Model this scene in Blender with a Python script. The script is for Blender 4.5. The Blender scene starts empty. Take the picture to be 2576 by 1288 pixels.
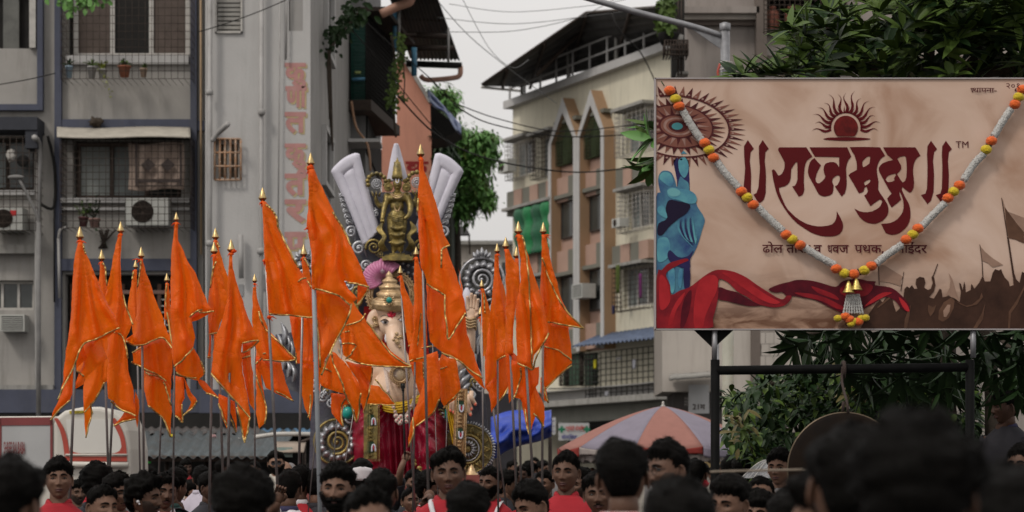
import bpy, bmesh, math, random
from mathutils import Vector, Matrix, noise
from mathutils.geometry import delaunay_2d_cdt
R = math.radians
rnd = random.Random(7)
scene = bpy.context.scene
COL = scene.collection

# ---------------------------------------------------------------- camera, world, sun, exposure
PXF = 2576 * 85 / 36.0           # focal length in picture units (picture 2576 wide)
CX, HY, CZ = 1288.0, 1215.0, 1.55
cam = bpy.data.cameras.new('camera'); cam.lens = 85; cam.sensor_width = 36; cam.clip_end = 2000
cam.shift_y = (HY - 644) / 2576
cam.dof.use_dof = True; cam.dof.focus_distance = 19; cam.dof.aperture_fstop = 3.6
camo = bpy.data.objects.new('camera', cam); COL.objects.link(camo)
camo.location = (0, 0, CZ); camo.rotation_euler = (R(90), 0, 0); scene.camera = camo

SUN_EL, SUN_AZ = R(48), R(222)    # soft overcast sun, behind and left of the camera
world = bpy.data.worlds.new('World'); scene.world = world; world.use_nodes = True
nt = world.node_tree; nt.nodes.clear()
def N(nt, t, **k):
    n = nt.nodes.new(t)
    for a, b in k.items(): setattr(n, a, b)
    return n
sky = N(nt, 'ShaderNodeTexSky', sky_type='NISHITA'); sky.sun_disc = False
sky.sun_elevation = SUN_EL; sky.sun_rotation = SUN_AZ; sky.air_density = 2.0; sky.dust_density = 6.0
hsv = N(nt, 'ShaderNodeHueSaturation'); hsv.inputs['Saturation'].default_value = .22
nt.links.new(sky.outputs[0], hsv.inputs['Color'])
# overcast deck: grey, about three times brighter at the zenith than at the horizon
tc = N(nt, 'ShaderNodeTexCoord'); sep = N(nt, 'ShaderNodeSeparateXYZ'); nt.links.new(tc.outputs['Generated'], sep.inputs[0])
mr = N(nt, 'ShaderNodeMapRange'); mr.inputs['From Min'].default_value = 0; mr.inputs['From Max'].default_value = 1
mr.inputs['To Min'].default_value = 7.4; mr.inputs['To Max'].default_value = 13.0
nt.links.new(sep.outputs['Z'], mr.inputs['Value'])
cn = N(nt, 'ShaderNodeTexNoise'); cn.inputs['Scale'].default_value = 2.2; cn.inputs['Detail'].default_value = 5
cmap = N(nt, 'ShaderNodeMapping'); cmap.inputs['Scale'].default_value = (1, 1, 2.5); nt.links.new(tc.outputs['Generated'], cmap.inputs[0]); nt.links.new(cmap.outputs[0], cn.inputs['Vector'])
cr = N(nt, 'ShaderNodeMapRange'); cr.inputs['From Min'].default_value = .3; cr.inputs['From Max'].default_value = .7; cr.inputs['To Min'].default_value = .9; cr.inputs['To Max'].default_value = 1.1
nt.links.new(cn.outputs['Fac'], cr.inputs['Value'])
mul = N(nt, 'ShaderNodeMath', operation='MULTIPLY'); nt.links.new(mr.outputs[0], mul.inputs[0]); nt.links.new(cr.outputs[0], mul.inputs[1])
gc = N(nt, 'ShaderNodeVectorMath', operation='SCALE'); gc.inputs[0].default_value = (1.0, .968, .945); nt.links.new(mul.outputs[0], gc.inputs['Scale'])
mix = N(nt, 'ShaderNodeMix', data_type='RGBA'); mix.inputs[0].default_value = .85
nt.links.new(hsv.outputs[0], mix.inputs[6]); nt.links.new(gc.outputs[0], mix.inputs[7])
bg = N(nt, 'ShaderNodeBackground'); bg.inputs[1].default_value = .10
nt.links.new(mix.outputs[2], bg.inputs[0])
wo = N(nt, 'ShaderNodeOutputWorld'); nt.links.new(bg.outputs[0], wo.inputs[0])
sun = bpy.data.lights.new('sun', 'SUN'); sun.energy = 1.4; sun.angle = R(10); sun.color = (1, .94, .86)
suno = bpy.data.objects.new('sun', sun); COL.objects.link(suno)
sd = Vector((math.sin(SUN_AZ) * math.cos(SUN_EL), math.cos(SUN_AZ) * math.cos(SUN_EL), math.sin(SUN_EL)))  # towards the sun
suno.rotation_euler = sd.to_track_quat('Z', 'Y').to_euler()
vs = scene.view_settings; vs.view_transform = 'Standard'; vs.look = 'None'; vs.exposure = 0.0; vs.gamma = 1; vs.use_curve_mapping = False
scene.display_settings.display_device = 'sRGB'

# ---------------------------------------------------------------- helpers
def W(px, py, Y): return Vector(((px - CX) / PXF * Y, Y, CZ + (HY - py) / PXF * Y))
def S(n, Y): return n / PXF * Y     # picture length at distance Y in metres

def tag(o, label=None, cat=None, group=None, kind=None):
    if label: o['label'] = label
    if cat: o['category'] = cat
    if group: o['group'] = group
    if kind: o['kind'] = kind
    return o
WL = {}
def wl(o): return WL.get(o.name, Vector((0, 0, 0))) if o else Vector((0, 0, 0))
def thing(name, loc, label, cat, group=None, kind=None):
    o = bpy.data.objects.new(name, None); COL.objects.link(o); o.location = loc; o.empty_display_size = .2
    WL[o.name] = Vector(loc)
    return tag(o, label, cat, group, kind)

def ss(a, b, x):
    t = max(0, min(1, (x-a)/(b-a))); return t*t*(3-2*t)
class MB:
    def __init__(s): s.v = []; s.f = []; s.sm = []; s.mi = []; s.m = 0
    def add(s, vs, fs, smooth=False):
        b = len(s.v); s.v += [Vector(p) for p in vs]
        for f in fs: s.f.append([i + b for i in f]); s.sm.append(smooth); s.mi.append(s.m)
        return s
    def box(s, a, b):
        x0, y0, z0 = a; x1, y1, z1 = b
        return s.add([(x0,y0,z0),(x1,y0,z0),(x1,y1,z0),(x0,y1,z0),(x0,y0,z1),(x1,y0,z1),(x1,y1,z1),(x0,y1,z1)],
              [(0,3,2,1),(4,5,6,7),(0,1,5,4),(1,2,6,5),(2,3,7,6),(3,0,4,7)])
    def fbox(s, fr, u0, u1, z0, z1, d0, d1):     # box in a facade frame, d outwards
        P = fr.pt
        return s.add([P(u0,z0,d1),P(u1,z0,d1),P(u1,z0,d0),P(u0,z0,d0),P(u0,z1,d1),P(u1,z1,d1),P(u1,z1,d0),P(u0,z1,d0)],
              [(0,3,2,1),(4,5,6,7),(0,1,5,4),(1,2,6,5),(2,3,7,6),(3,0,4,7)])
    def fprism(s, fr, poly, d0, d1):             # poly of (u,z) extruded from d0 to d1
        n = len(poly)
        a = sum(poly[i][0]*poly[(i+1)%n][1]-poly[(i+1)%n][0]*poly[i][1] for i in range(n))
        if a < 0: poly = poly[::-1]
        vs = [fr.pt(u, z, d1) for u, z in poly] + [fr.pt(u, z, d0) for u, z in poly]
        fs = [tuple(range(n)), tuple(range(2*n-1, n-1, -1))] + [(i, i+n, (i+1)%n+n, (i+1)%n) for i in range(n)]
        return s.add(vs, fs)
    def tube(s, pts, r, n=8, cap=True, smooth=True):
        pts = [Vector(p) for p in pts]; rs = r if isinstance(r, (list, tuple)) else [r]*len(pts)
        vs = []; fs = []; up = None
        for i, p in enumerate(pts):
            t = (pts[min(i+1, len(pts)-1)] - pts[max(i-1, 0)])
            if t.length < 1e-9: t = Vector((0,0,1))
            t.normalize()
            if up is None:
                up = Vector((0,0,1)) if abs(t.z) < .9 else Vector((1,0,0))
            a = t.cross(up)
            if a.length < 1e-6: a = t.orthogonal()
            a.normalize(); b = a.cross(t); b.normalize(); up = b
            for k in range(n):
                an = 2*math.pi*k/n; vs.append(p + (a*math.cos(an) + b*math.sin(an))*rs[i])
        for i in range(len(pts)-1):
            for k in range(n):
                k2 = (k+1) % n; fs.append((i*n+k, i*n+k2, (i+1)*n+k2, (i+1)*n+k))
        if cap: fs.append(tuple(range(n-1, -1, -1))); fs.append(tuple(range((len(pts)-1)*n, len(pts)*n)))
        return s.add(vs, fs, smooth)
    def lathe(s, c, prof, n=20, axis='Z', smooth=True):
        vs = []; fs = []; c = Vector(c)
        for r, h in prof:
            for k in range(n):
                a = 2*math.pi*k/n; x = r*math.cos(a); y = r*math.sin(a)
                vs.append(c + (Vector((x, y, h)) if axis == 'Z' else Vector((x, -h, y)) if axis == 'Y' else Vector((h, x, y))))
        m = len(prof)
        for i in range(m-1):
            for k in range(n):
                k2 = (k+1) % n; fs.append((i*n+k, i*n+k2, (i+1)*n+k2, (i+1)*n+k))
        fs.append(tuple(range(n-1, -1, -1))); fs.append(tuple(range((m-1)*n, m*n)))
        return s.add(vs, fs, smooth)
    def ball(s, c, r, n=12, m=8, sc=(1,1,1), jit=0, rot=None):
        c = Vector(c); vs = []; fs = []
        for i in range(m+1):
            th = math.pi*i/m
            for k in range(n):
                a = 2*math.pi*k/n
                d = Vector((math.sin(th)*math.cos(a), math.sin(th)*math.sin(a), math.cos(th)))
                q = 1 + (noise.noise(d*4 + c*9)*jit if jit else 0)
                d = Vector((d.x*sc[0], d.y*sc[1], d.z*sc[2]))*r*q
                if rot: d = rot @ d
                vs.append(c + d)
        for i in range(m):
            for k in range(n):
                k2 = (k+1) % n; fs.append((i*n+k, (i+1)*n+k, (i+1)*n+k2, i*n+k2))
        return s.add(vs, fs, True)
    def grid(s, fn, nu, nv, smooth=True):
        vs = [fn(i/nu, j/nv) for j in range(nv+1) for i in range(nu+1)]
        fs = [(j*(nu+1)+i, j*(nu+1)+i+1, (j+1)*(nu+1)+i+1, (j+1)*(nu+1)+i) for j in range(nv) for i in range(nu)]
        return s.add(vs, fs, smooth)
    def build(s, name, mats, parent=None, solid=0, loc=None):
        if not isinstance(mats, (list, tuple)): mats = [mats]
        L = Vector(loc) if loc is not None else wl(parent)
        me = bpy.data.meshes.new(name); me.from_pydata([p - L for p in s.v], [], s.f)
        me.polygons.foreach_set('use_smooth', s.sm); me.polygons.foreach_set('material_index', s.mi)
        for m in mats: me.materials.append(m)
        me.update()
        o = bpy.data.objects.new(name, me); COL.objects.link(o)
        if parent: o.parent = parent; o.location = L - wl(parent)
        else: o.location = L
        WL[o.name] = L
        if solid:
            md = o.modifiers.new('thickness', 'SOLIDIFY'); md.thickness = solid; md.offset = 0
        return o

class Frame:
    def __init__(s, O, U):
        s.O = Vector(O); s.U = Vector(U).normalized(); s.N = Vector((s.U.y, -s.U.x, 0))
        if s.N.y > 0: s.N = s.N
    def pt(s, u, z, d=0):
        q = s.O + s.U*u + s.N*d; return Vector((q.x, q.y, z))
    def p(s, px, py, d=0):       # picture point -> (u, z) on the facade plane pushed out by d
        dr = Vector(((px-CX)/PXF, 1, (HY-py)/PXF)); C = Vector((0, 0, CZ)); O = s.O + s.N*d
        t = (Vector((O.x, O.y, 0)) - Vector((0, 0, 0))).dot(s.N) / Vector((dr.x, dr.y, 0)).dot(s.N)
        q = C + dr*t
        return ((Vector((q.x, q.y, 0)) - Vector((s.O.x, s.O.y, 0))).dot(s.U), q.z)
    def r(s, x0, y0, x1, y1, d=0):  # picture rect -> u0,u1,z0,z1
        xm = (x0+x1)/2; ym = (y0+y1)/2
        u0 = s.p(x0, ym, d)[0]; u1 = s.p(x1, ym, d)[0]; z1 = s.p(xm, y0, d)[1]; z0 = s.p(xm, y1, d)[1]
        return min(u0,u1), max(u0,u1), z0, z1
def front(Y): return Frame((0, Y, 0), (1, 0, 0))

def wall(fr, u0, u1, z0, z1, holes, depth=.25, back=.4):
    """wall face with real reveals round its openings"""
    mb = MB(); us = sorted({u0, u1, *[h[0] for h in holes], *[h[1] for h in holes]}); zs = sorted({z0, z1, *[h[2] for h in holes], *[h[3] for h in holes]})
    us = [u for u in us if u0 <= u <= u1]; zs = [z for z in zs if z0 <= z <= z1]
    for i in range(len(us)-1):
        for j in range(len(zs)-1):
            cu = (us[i]+us[i+1])/2; cz = (zs[j]+zs[j+1])/2
            if any(h[0] < cu < h[1] and h[2] < cz < h[3] for h in holes): continue
            mb.add([fr.pt(us[i], zs[j]), fr.pt(us[i+1], zs[j]), fr.pt(us[i+1], zs[j+1]), fr.pt(us[i], zs[j+1])], [(0,1,2,3)])
    for a, b, c, d in holes:
        a = max(a, u0); b = min(b, u1); c = max(c, z0); d = min(d, z1); q = -depth
        mb.add([fr.pt(a,c), fr.pt(a,d), fr.pt(a,d,q), fr.pt(a,c,q)], [(0,1,2,3)])
        mb.add([fr.pt(b,c), fr.pt(b,d), fr.pt(b,d,q), fr.pt(b,c,q)], [(0,3,2,1)])
        mb.add([fr.pt(a,c), fr.pt(b,c), fr.pt(b,c,q), fr.pt(a,c,q)], [(0,3,2,1)])
        mb.add([fr.pt(a,d), fr.pt(b,d), fr.pt(b,d,q), fr.pt(a,d,q)], [(0,1,2,3)])
    q = -back
    mb.add([fr.pt(u0,z0,q), fr.pt(u1,z0,q), fr.pt(u1,z1,q), fr.pt(u0,z1,q)], [(3,2,1,0)])
    mb.add([fr.pt(u0,z1,0), fr.pt(u1,z1,0), fr.pt(u1,z1,q), fr.pt(u0,z1,q)], [(0,1,2,3)])
    mb.add([fr.pt(u0,z0,0), fr.pt(u0,z1,0), fr.pt(u0,z1,q), fr.pt(u0,z0,q)], [(0,1,2,3)])
    mb.add([fr.pt(u1,z0,0), fr.pt(u1,z1,0), fr.pt(u1,z1,q), fr.pt(u1,z0,q)], [(3,2,1,0)])
    return mb

def catmull(pts, n=6, closed=False):
    pts = [Vector(p) for p in pts]; out = []; m = len(pts)
    for i in range(m if closed else m-1):
        p0 = pts[(i-1) % m] if closed or i > 0 else pts[0]; p1 = pts[i]; p2 = pts[(i+1) % m]; p3 = pts[(i+2) % m] if closed or i+2 < m else pts[-1]
        for k in range(n):
            t = k/n; out.append(.5*((2*p1) + (p2-p0)*t + (2*p0-5*p1+4*p2-p3)*t*t + (3*p1-p0-3*p2+p3)*t**3))
    if not closed: out.append(pts[-1])
    return out
def tri_poly(poly, step, holes=()):
    """triangulate a 2D outline with interior points about `step` apart"""
    vs = []; es = []
    def ring(pl):
        b = len(vs); pts = []
        for i in range(len(pl)):
            a = Vector(pl[i]); c = Vector(pl[(i+1) % len(pl)]); k = max(1, int((c-a).length/step))
            for j in range(k): pts.append(a.lerp(c, j/k))
        vs.extend(pts); es.extend([(b+i, b+(i+1) % len(pts)) for i in range(len(pts))])
    ring(poly)
    for h in holes: ring(h)
    nb = len(vs)
    def inside(p, pl):
        c = False; j = len(pl)-1
        for i in range(len(pl)):
            if (pl[i][1] > p[1]) != (pl[j][1] > p[1]) and p[0] < (pl[j][0]-pl[i][0])*(p[1]-pl[i][1])/(pl[j][1]-pl[i][1])+pl[i][0]: c = not c
            j = i
        return c
    xs = [p[0] for p in poly]; ys = [p[1] for p in poly]
    y = min(ys)+step*.5; row = 0; rim = vs[:]
    while y < max(ys):
        x = min(xs)+(step*.5 if row % 2 else 0)
        while x < max(xs):
            if inside((x, y), poly) and not any(inside((x, y), h) for h in holes):
                if all((p.x-x)**2+(p.y-y)**2 > (step*.45)**2 for p in rim if abs(p.x-x) < step): vs.append(Vector((x, y)))
            x += step
        y += step*.866; row += 1
    v, e, f, _, _, _ = delaunay_2d_cdt([Vector((p[0], p[1])) for p in vs], es, [], 1 if not holes else 2, 1e-5)
    if holes:
        g = []
        for t in f:
            c = (v[t[0]]+v[t[1]]+v[t[2]])/3
            if inside(c, poly) and not any(inside(c, h) for h in holes): g.append(t)
        f = g
    return v, f

# ---------------------------------------------------------------- materials
MATS = {}
def mat(name, col=(.5,.5,.5), rough=.75, metal=0., var=.12, scale=2., bump=0., bscale=30., grime=0., gcol=(.08,.07,.06), streak=False,
        spec=.4, col2=None, alpha=1., trans=0., sheen=0., wave=None, vor=0., vscale=8, cscale=None):
    if name in MATS: return MATS[name]
    m = bpy.data.materials.new(name); m.use_nodes = True; t = m.node_tree; t.nodes.clear(); L = t.links.new
    b = N(t, 'ShaderNodeBsdfPrincipled'); o = N(t, 'ShaderNodeOutputMaterial'); L(b.outputs[0], o.inputs[0])
    b.inputs['Roughness'].default_value = rough; b.inputs['Metallic'].default_value = metal; b.inputs['Specular IOR Level'].default_value = spec
    tc = N(t, 'ShaderNodeTexCoord'); ob = tc.outputs['Object']
    n1 = N(t, 'ShaderNodeTexNoise'); n1.inputs['Scale'].default_value = scale; n1.inputs['Detail'].default_value = 8; n1.inputs['Roughness'].default_value = .62; L(ob, n1.inputs['Vector'])
    r1 = N(t, 'ShaderNodeMapRange'); r1.inputs['From Min'].default_value = .3; r1.inputs['From Max'].default_value = .7; L(n1.outputs['Fac'], r1.inputs['Value'])
    mx = N(t, 'ShaderNodeMix', data_type='RGBA'); L(r1.outputs[0], mx.inputs[0])
    c2 = col2 or tuple(min(1, c*(1+var)) for c in col); c1 = col if col2 else tuple(c*(1-var) for c in col)
    mx.inputs[6].default_value = (*c1, 1); mx.inputs[7].default_value = (*c2, 1); out = mx.outputs[2]
    if grime:
        mp = N(t, 'ShaderNodeMapping'); mp.inputs['Scale'].default_value = (3.2, 3.2, .35) if streak else (1, 1, 1); L(ob, mp.inputs[0])
        n2 = N(t, 'ShaderNodeTexNoise'); n2.inputs['Scale'].default_value = 1.4 if streak else scale*.6; n2.inputs['Detail'].default_value = 9; n2.inputs['Roughness'].default_value = .7; L(mp.outputs[0], n2.inputs['Vector'])
        r2 = N(t, 'ShaderNodeMapRange'); r2.inputs['From Min'].default_value = .5; r2.inputs['From Max'].default_value = .78; r2.inputs['To Max'].default_value = grime; L(n2.outputs['Fac'], r2.inputs['Value'])
        mg = N(t, 'ShaderNodeMix', data_type='RGBA'); L(r2.outputs[0], mg.inputs[0]); L(out, mg.inputs[6]); mg.inputs[7].default_value = (*gcol, 1); out = mg.outputs[2]
    L(out, b.inputs['Base Color'])
    h = None
    if bump:
        n3 = N(t, 'ShaderNodeTexNoise'); n3.inputs['Scale'].default_value = bscale; n3.inputs['Detail'].default_value = 6; L(ob, n3.inputs['Vector'])
        bp = N(t, 'ShaderNodeBump'); bp.inputs['Strength'].default_value = 1; bp.inputs['Distance'].default_value = bump; L(n3.outputs['Fac'], bp.inputs['Height']); L(bp.outputs[0], b.inputs['Normal']); h = bp
    if vor:
        vn = N(t, 'ShaderNodeTexVoronoi'); vn.inputs['Scale'].default_value = vscale; vn.feature = 'DISTANCE_TO_EDGE'; L(ob, vn.inputs['Vector'])
        b2 = N(t, 'ShaderNodeBump'); b2.inputs['Distance'].default_value = vor; L(vn.outputs[0], b2.inputs['Height'])
        if h: L(h.outputs[0], b2.inputs['Normal'])
        L(b2.outputs[0], b.inputs['Normal'])
    if alpha < 1: b.inputs['Alpha'].default_value = alpha
    if trans: b.inputs['Transmission Weight'].default_value = trans
    if sheen: b.inputs['Sheen Weight'].default_value = sheen
    MATS[name] = m; return m
CONV = {'2': (644, 0, .5), '3': (1288, 0, .5), '4': (1932, 0, .5), '5': (0, 644, .5), '6': (644, 644, .5), '7': (1288, 644, .5), '8': (1932, 644, .5), '1': (0, 0, .5),
        'A': (503.1, 534.6, .293), 'B': (113.2, 534.6, .3174), 'C': (113.2, 880.5, .3165), 'D': (629, 440.3, .2442), 'E': (880.5, 629, .293),
        'F': (754.7, 880.5, .293), 'G': (1132, 534.6, .3907), 'H': (817.7, 352.2, .293), 'J': (1648, 465.5, .2931), 'K': (1648, 188.7, .2442),
        'L': (1824, 339.7, .2539), 'M': (1648, 629, .2686), 'N': (2201.5, 440.3, .3077), 'S': (2012.8, 201.3, .2188), '9': (1258, 1036.5, .1953), 'P': (0, 0, 1)}
def path(s):
    c = CONV['P']; out = []
    for w in s.split():
        if w in CONV: c = CONV[w]
        else:
            a, b = w.split(','); out.append((c[0]+float(a)*c[2], c[1]+float(b)*c[2]))
    return out
def cloth_mat(name, col, tcol):
    m = bpy.data.materials.new(name); m.use_nodes = True; t = m.node_tree; t.nodes.clear(); L = t.links.new
    o = N(t, 'ShaderNodeOutputMaterial'); b = N(t, 'ShaderNodeBsdfPrincipled'); tr = N(t, 'ShaderNodeBsdfTranslucent'); ms = N(t, 'ShaderNodeMixShader'); ms.inputs[0].default_value = .5
    tc = N(t, 'ShaderNodeTexCoord'); ob = tc.outputs['Object']; oi = N(t, 'ShaderNodeObjectInfo')
    off = N(t, 'ShaderNodeVectorMath', operation='SCALE'); off.inputs['Scale'].default_value = 40; cb = N(t, 'ShaderNodeCombineXYZ'); L(oi.outputs['Random'], cb.inputs[0]); L(oi.outputs['Random'], cb.inputs[2]); L(cb.outputs[0], off.inputs[0])
    ad = N(t, 'ShaderNodeVectorMath', operation='ADD'); L(ob, ad.inputs[0]); L(off.outputs[0], ad.inputs[1])
    n = N(t, 'ShaderNodeTexNoise'); n.inputs['Scale'].default_value = 5; n.inputs['Detail'].default_value = 4; L(ad.outputs[0], n.inputs['Vector'])
    mx = N(t, 'ShaderNodeMix', data_type='RGBA'); L(n.outputs['Fac'], mx.inputs[0]); mx.inputs[6].default_value = (*[c*.93 for c in col], 1); mx.inputs[7].default_value = (*[min(1, c*1.05) for c in col], 1)
    L(mx.outputs[2], b.inputs['Base Color']); b.inputs['Roughness'].default_value = .46; b.inputs['Specular IOR Level'].default_value = .3
    tr.inputs[0].default_value = (*tcol, 1)
    # creases left from folding: crossing ridged lines, and the weave's fine crumple
    wd = N(t, 'ShaderNodeTexNoise'); wd.inputs['Scale'].default_value = 3.5; wd.inputs['Detail'].default_value = 3; L(ad.outputs[0], wd.inputs['Vector'])
    sc = N(t, 'ShaderNodeVectorMath', operation='SCALE'); sc.inputs['Scale'].default_value = .5; L(wd.outputs['Color'], sc.inputs[0])
    a2 = N(t, 'ShaderNodeVectorMath', operation='ADD'); L(ad.outputs[0], a2.inputs[0]); L(sc.outputs[0], a2.inputs[1])
    v = N(t, 'ShaderNodeTexVoronoi', feature='DISTANCE_TO_EDGE'); v.inputs['Scale'].default_value = 5.5; L(a2.outputs[0], v.inputs['Vector'])
    vm = N(t, 'ShaderNodeMath', operation='MINIMUM'); vm.inputs[1].default_value = .055; L(v.outputs['Distance'], vm.inputs[0])
    vq = N(t, 'ShaderNodeTexNoise'); vq.inputs['Scale'].default_value = 9; vq.inputs['Detail'].default_value = 2; L(a2.outputs[0], vq.inputs['Vector'])
    vb = N(t, 'ShaderNodeMath', operation='MULTIPLY_ADD'); L(vq.outputs['Fac'], vb.inputs[0]); vb.inputs[1].default_value = .08; L(vm.outputs[0], vb.inputs[2])
    v2 = N(t, 'ShaderNodeTexVoronoi', feature='F1'); v2.inputs['Scale'].default_value = 13; L(a2.outputs[0], v2.inputs['Vector'])
    b1 = N(t, 'ShaderNodeBump'); b1.inputs['Distance'].default_value = .10; b1.inputs['Strength'].default_value = .34; L(vb.outputs[0], b1.inputs['Height'])
    b2 = N(t, 'ShaderNodeBump'); b2.inputs['Distance'].default_value = .012; b2.inputs['Strength'].default_value = .12; L(v2.outputs['Distance'], b2.inputs['Height']); L(b1.outputs[0], b2.inputs['Normal'])
    L(b2.outputs[0], b.inputs['Normal']); L(b2.outputs[0], tr.inputs['Normal'])
    L(b.outputs[0], ms.inputs[1]); L(tr.outputs[0], ms.inputs[2]); L(ms.outputs[0], o.inputs[0])
    return m
CL1 = cloth_mat('saffron_cloth', (.88, .150, .006), (.98, .21, .008))
CL2 = cloth_mat('saffron_cloth_warm', (.85, .125, .006), (.96, .175, .008))
GOLD = mat('gold_braid', (.60, .42, .14), .4, .6, scale=45, col2=(.32, .20, .07))
BRASS = mat('brushed_brass', (.40, .29, .135), .36, 1, scale=14, var=.25, bump=.0006, bscale=60)
STEEL = mat('steel_pole', (.22, .20, .195), .38, .8, scale=9, var=.2, bump=.0004, bscale=40)
PIPE = mat('grey_painted_pole', (.27, .29, .31), .5, .1, scale=9, var=.15)
RUST = mat('dark_brass_cup', (.30, .17, .07), .42, .9, scale=20, var=.25)

def fabric(name, c, r=.85, v=.12): return mat(name, c, r, 0, scale=8, var=v, bump=.004, bscale=14)
WHT = fabric('white_cotton', (.55, .53, .55))
# ---------------------------------------------------------------- ground
PL = mat('grey_plaster', (.29, .275, .255), .9, 0, scale=1.2, var=.10, grime=.55, gcol=(.10, .09, .075), streak=True, bump=.004, bscale=25)
PLW = mat('white_plaster', (.405, .395, .385), .9, 0, scale=.9, var=.07, grime=.32, gcol=(.15, .145, .13), streak=True, bump=.004, bscale=25)
BLU = mat('slate_blue_paint', (.060, .066, .095), .85, 0, scale=2, var=.15, grime=.5, gcol=(.09, .09, .09), streak=True, bump=.003, bscale=20)
BLK = mat('black_and_shade', (.010, .009, .008), .9, 0, scale=3, var=.4); IRON = mat('rusty_iron', (.045, .032, .025), .75, .3, scale=20, var=.5)  # black of wires and wheels, also paints the shade in rooms and gaps
GLS = mat('dusty_glass', (.035, .04, .038), .18, 0, scale=2, var=.3, spec=.6); GLL = mat('pale_frosted_glass', (.20, .23, .22), .35, 0, scale=2.5, col2=(.10, .11, .11))
WFR = mat('white_frame_paint', (.42, .40, .37), .6, 0, scale=6, var=.15, grime=.5); CURT = mat('grey_curtain', (.10, .09, .08), .9, 0, scale=6, var=.3)
PIPEP = mat('pvc_pipe', (.30, .29, .28), .5, 0, scale=3, var=.12, grime=.5); TERRA = mat('terracotta', (.25, .09, .05), .8, 0, scale=12, var=.25)
CONC = mat('concrete', (.26, .25, .23), .9, 0, scale=3, var=.15, grime=.8, gcol=(.07, .06, .05), streak=True, bump=.006, bscale=18)
ACW = mat('ac_white', (.40, .40, .37), .5, 0, scale=3, var=.08, grime=.4)
ASPH = mat('asphalt', (.05, .048, .045), .9, 0, scale=6, var=.3, bump=.01, bscale=40)
m = MB(); m.add([(-260, -60, 0), (260, -60, 0), (260, 600, 0), (-260, 600, 0)], [(0, 1, 2, 3)]); tag(m.build('ground', ASPH), 'dark asphalt street under the crowd', 'ground', kind='structure')

def leafmat(name, c, c2): 
    return mat(name, c, .5, 0, scale=.9, col2=c2, spec=.22)
LF = [leafmat('leaf_green', (.038, .070, .013), (.095, .145, .028)), leafmat('leaf_dark', (.008, .022, .006), (.02, .045, .011)), leafmat('leaf_yellow', (.16, .19, .03), (.26, .28, .05)), leafmat('leaf_bright', (.07, .18, .045), (.15, .30, .08))]
BARK = mat('bark', (.05, .038, .028), .9, 0, scale=12, var=.35, bump=.01, bscale=30)
def leaf(mb, p, d, up, L, w, n=3, droop=.25):
    d = d.normalized(); s = d.cross(up)
    if s.length < 1e-4: s = d.orthogonal()
    s.normalize(); u = s.cross(d); vs = []
    for i in range(n+1):
        t = i/n; ww = w*math.sin(math.pi*(.08+.92*t)) if i < n else w*.03
        c = p+d*(L*t)-Vector((0, 0, 1))*(droop*L*t*t)
        vs += [c-s*ww+u*ww*.35, c, c+s*ww+u*ww*.35]
    mb.add(vs, [(i*3+k, i*3+k+1, (i+1)*3+k+1, (i+1)*3+k) for i in range(n) for k in (0, 1)], True)
def rdir(rg, zb=0.0):
    v = Vector((rg.gauss(0, 1), rg.gauss(0, 1), rg.gauss(0, 1)+zb)); return v.normalized()
def tuft(mb, c, r, n, L, w, rg, sc=(1, 1, 1), zb=.2):
    for _ in range(n):
        d = rdir(rg); p = c+Vector((d.x*sc[0], d.y*sc[1], d.z*sc[2]))*r*rg.random()**.45
        leaf(mb, p, rdir(rg, zb-.3), Vector((0, 0, 1)), L*rg.uniform(.6, 1.2), w*rg.uniform(.7, 1.1), 2)
def pot_plant(x, y, Y, w, h, label, kind=0, pm=None, seed=1, lf=0, tall=1.0, trail=0):
    """x, y: foot of the pot"""
    b = W(x, y, Y); s = S(1, Y); T = thing('potted_plant', b, label, 'plant', 'pot plants on the window ledges')
    m = MB(); m.lathe(b, [(w*.36*s, 0), (w*.5*s, h*.85*s), (w*.56*s, h*.86*s), (w*.56*s, h*s), (w*.46*s, h*s)], 16); m.build('pot', pm or TERRA, T)
    rg = random.Random(seed); m = MB(); c = b+Vector((0, 0, h*s))
    for i in range(16):
        d = Vector((rg.gauss(0, .6), rg.gauss(0, .4), 1)).normalized()
        if kind == 0: leaf(m, c, d, Vector((0, -1, 0)), h*s*tall*rg.uniform(.7, 1.5), w*s*.07, 4, .5)
    if kind == 1:
        for i in range(9):
            d = Vector((rg.gauss(0, .5), rg.gauss(0, .4), 1)).normalized(); e = c+d*h*s*tall*rg.uniform(.4, 1.2); m.tube([c, c.lerp(e, .5), e], .006, 4)
            for j in range(7): leaf(m, c.lerp(e, .4+.6*j/6), rdir(rg, .2), Vector((0, 0, 1)), w*s*.34, w*s*.12, 2)
    for k in range(trail):
        p = c+Vector((rg.uniform(-.3, .3)*w*s, -.1, 0))
        for j in range(12): q_ = p+Vector((.02*j+rg.uniform(-.05, .05), -.02, -.05*j)); leaf(m, q_, rdir(rg), Vector((0, 0, 1)), w*s*.25, w*s*.11, 2)
    m.build('leaves', LF[lf], T); return T

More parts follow.
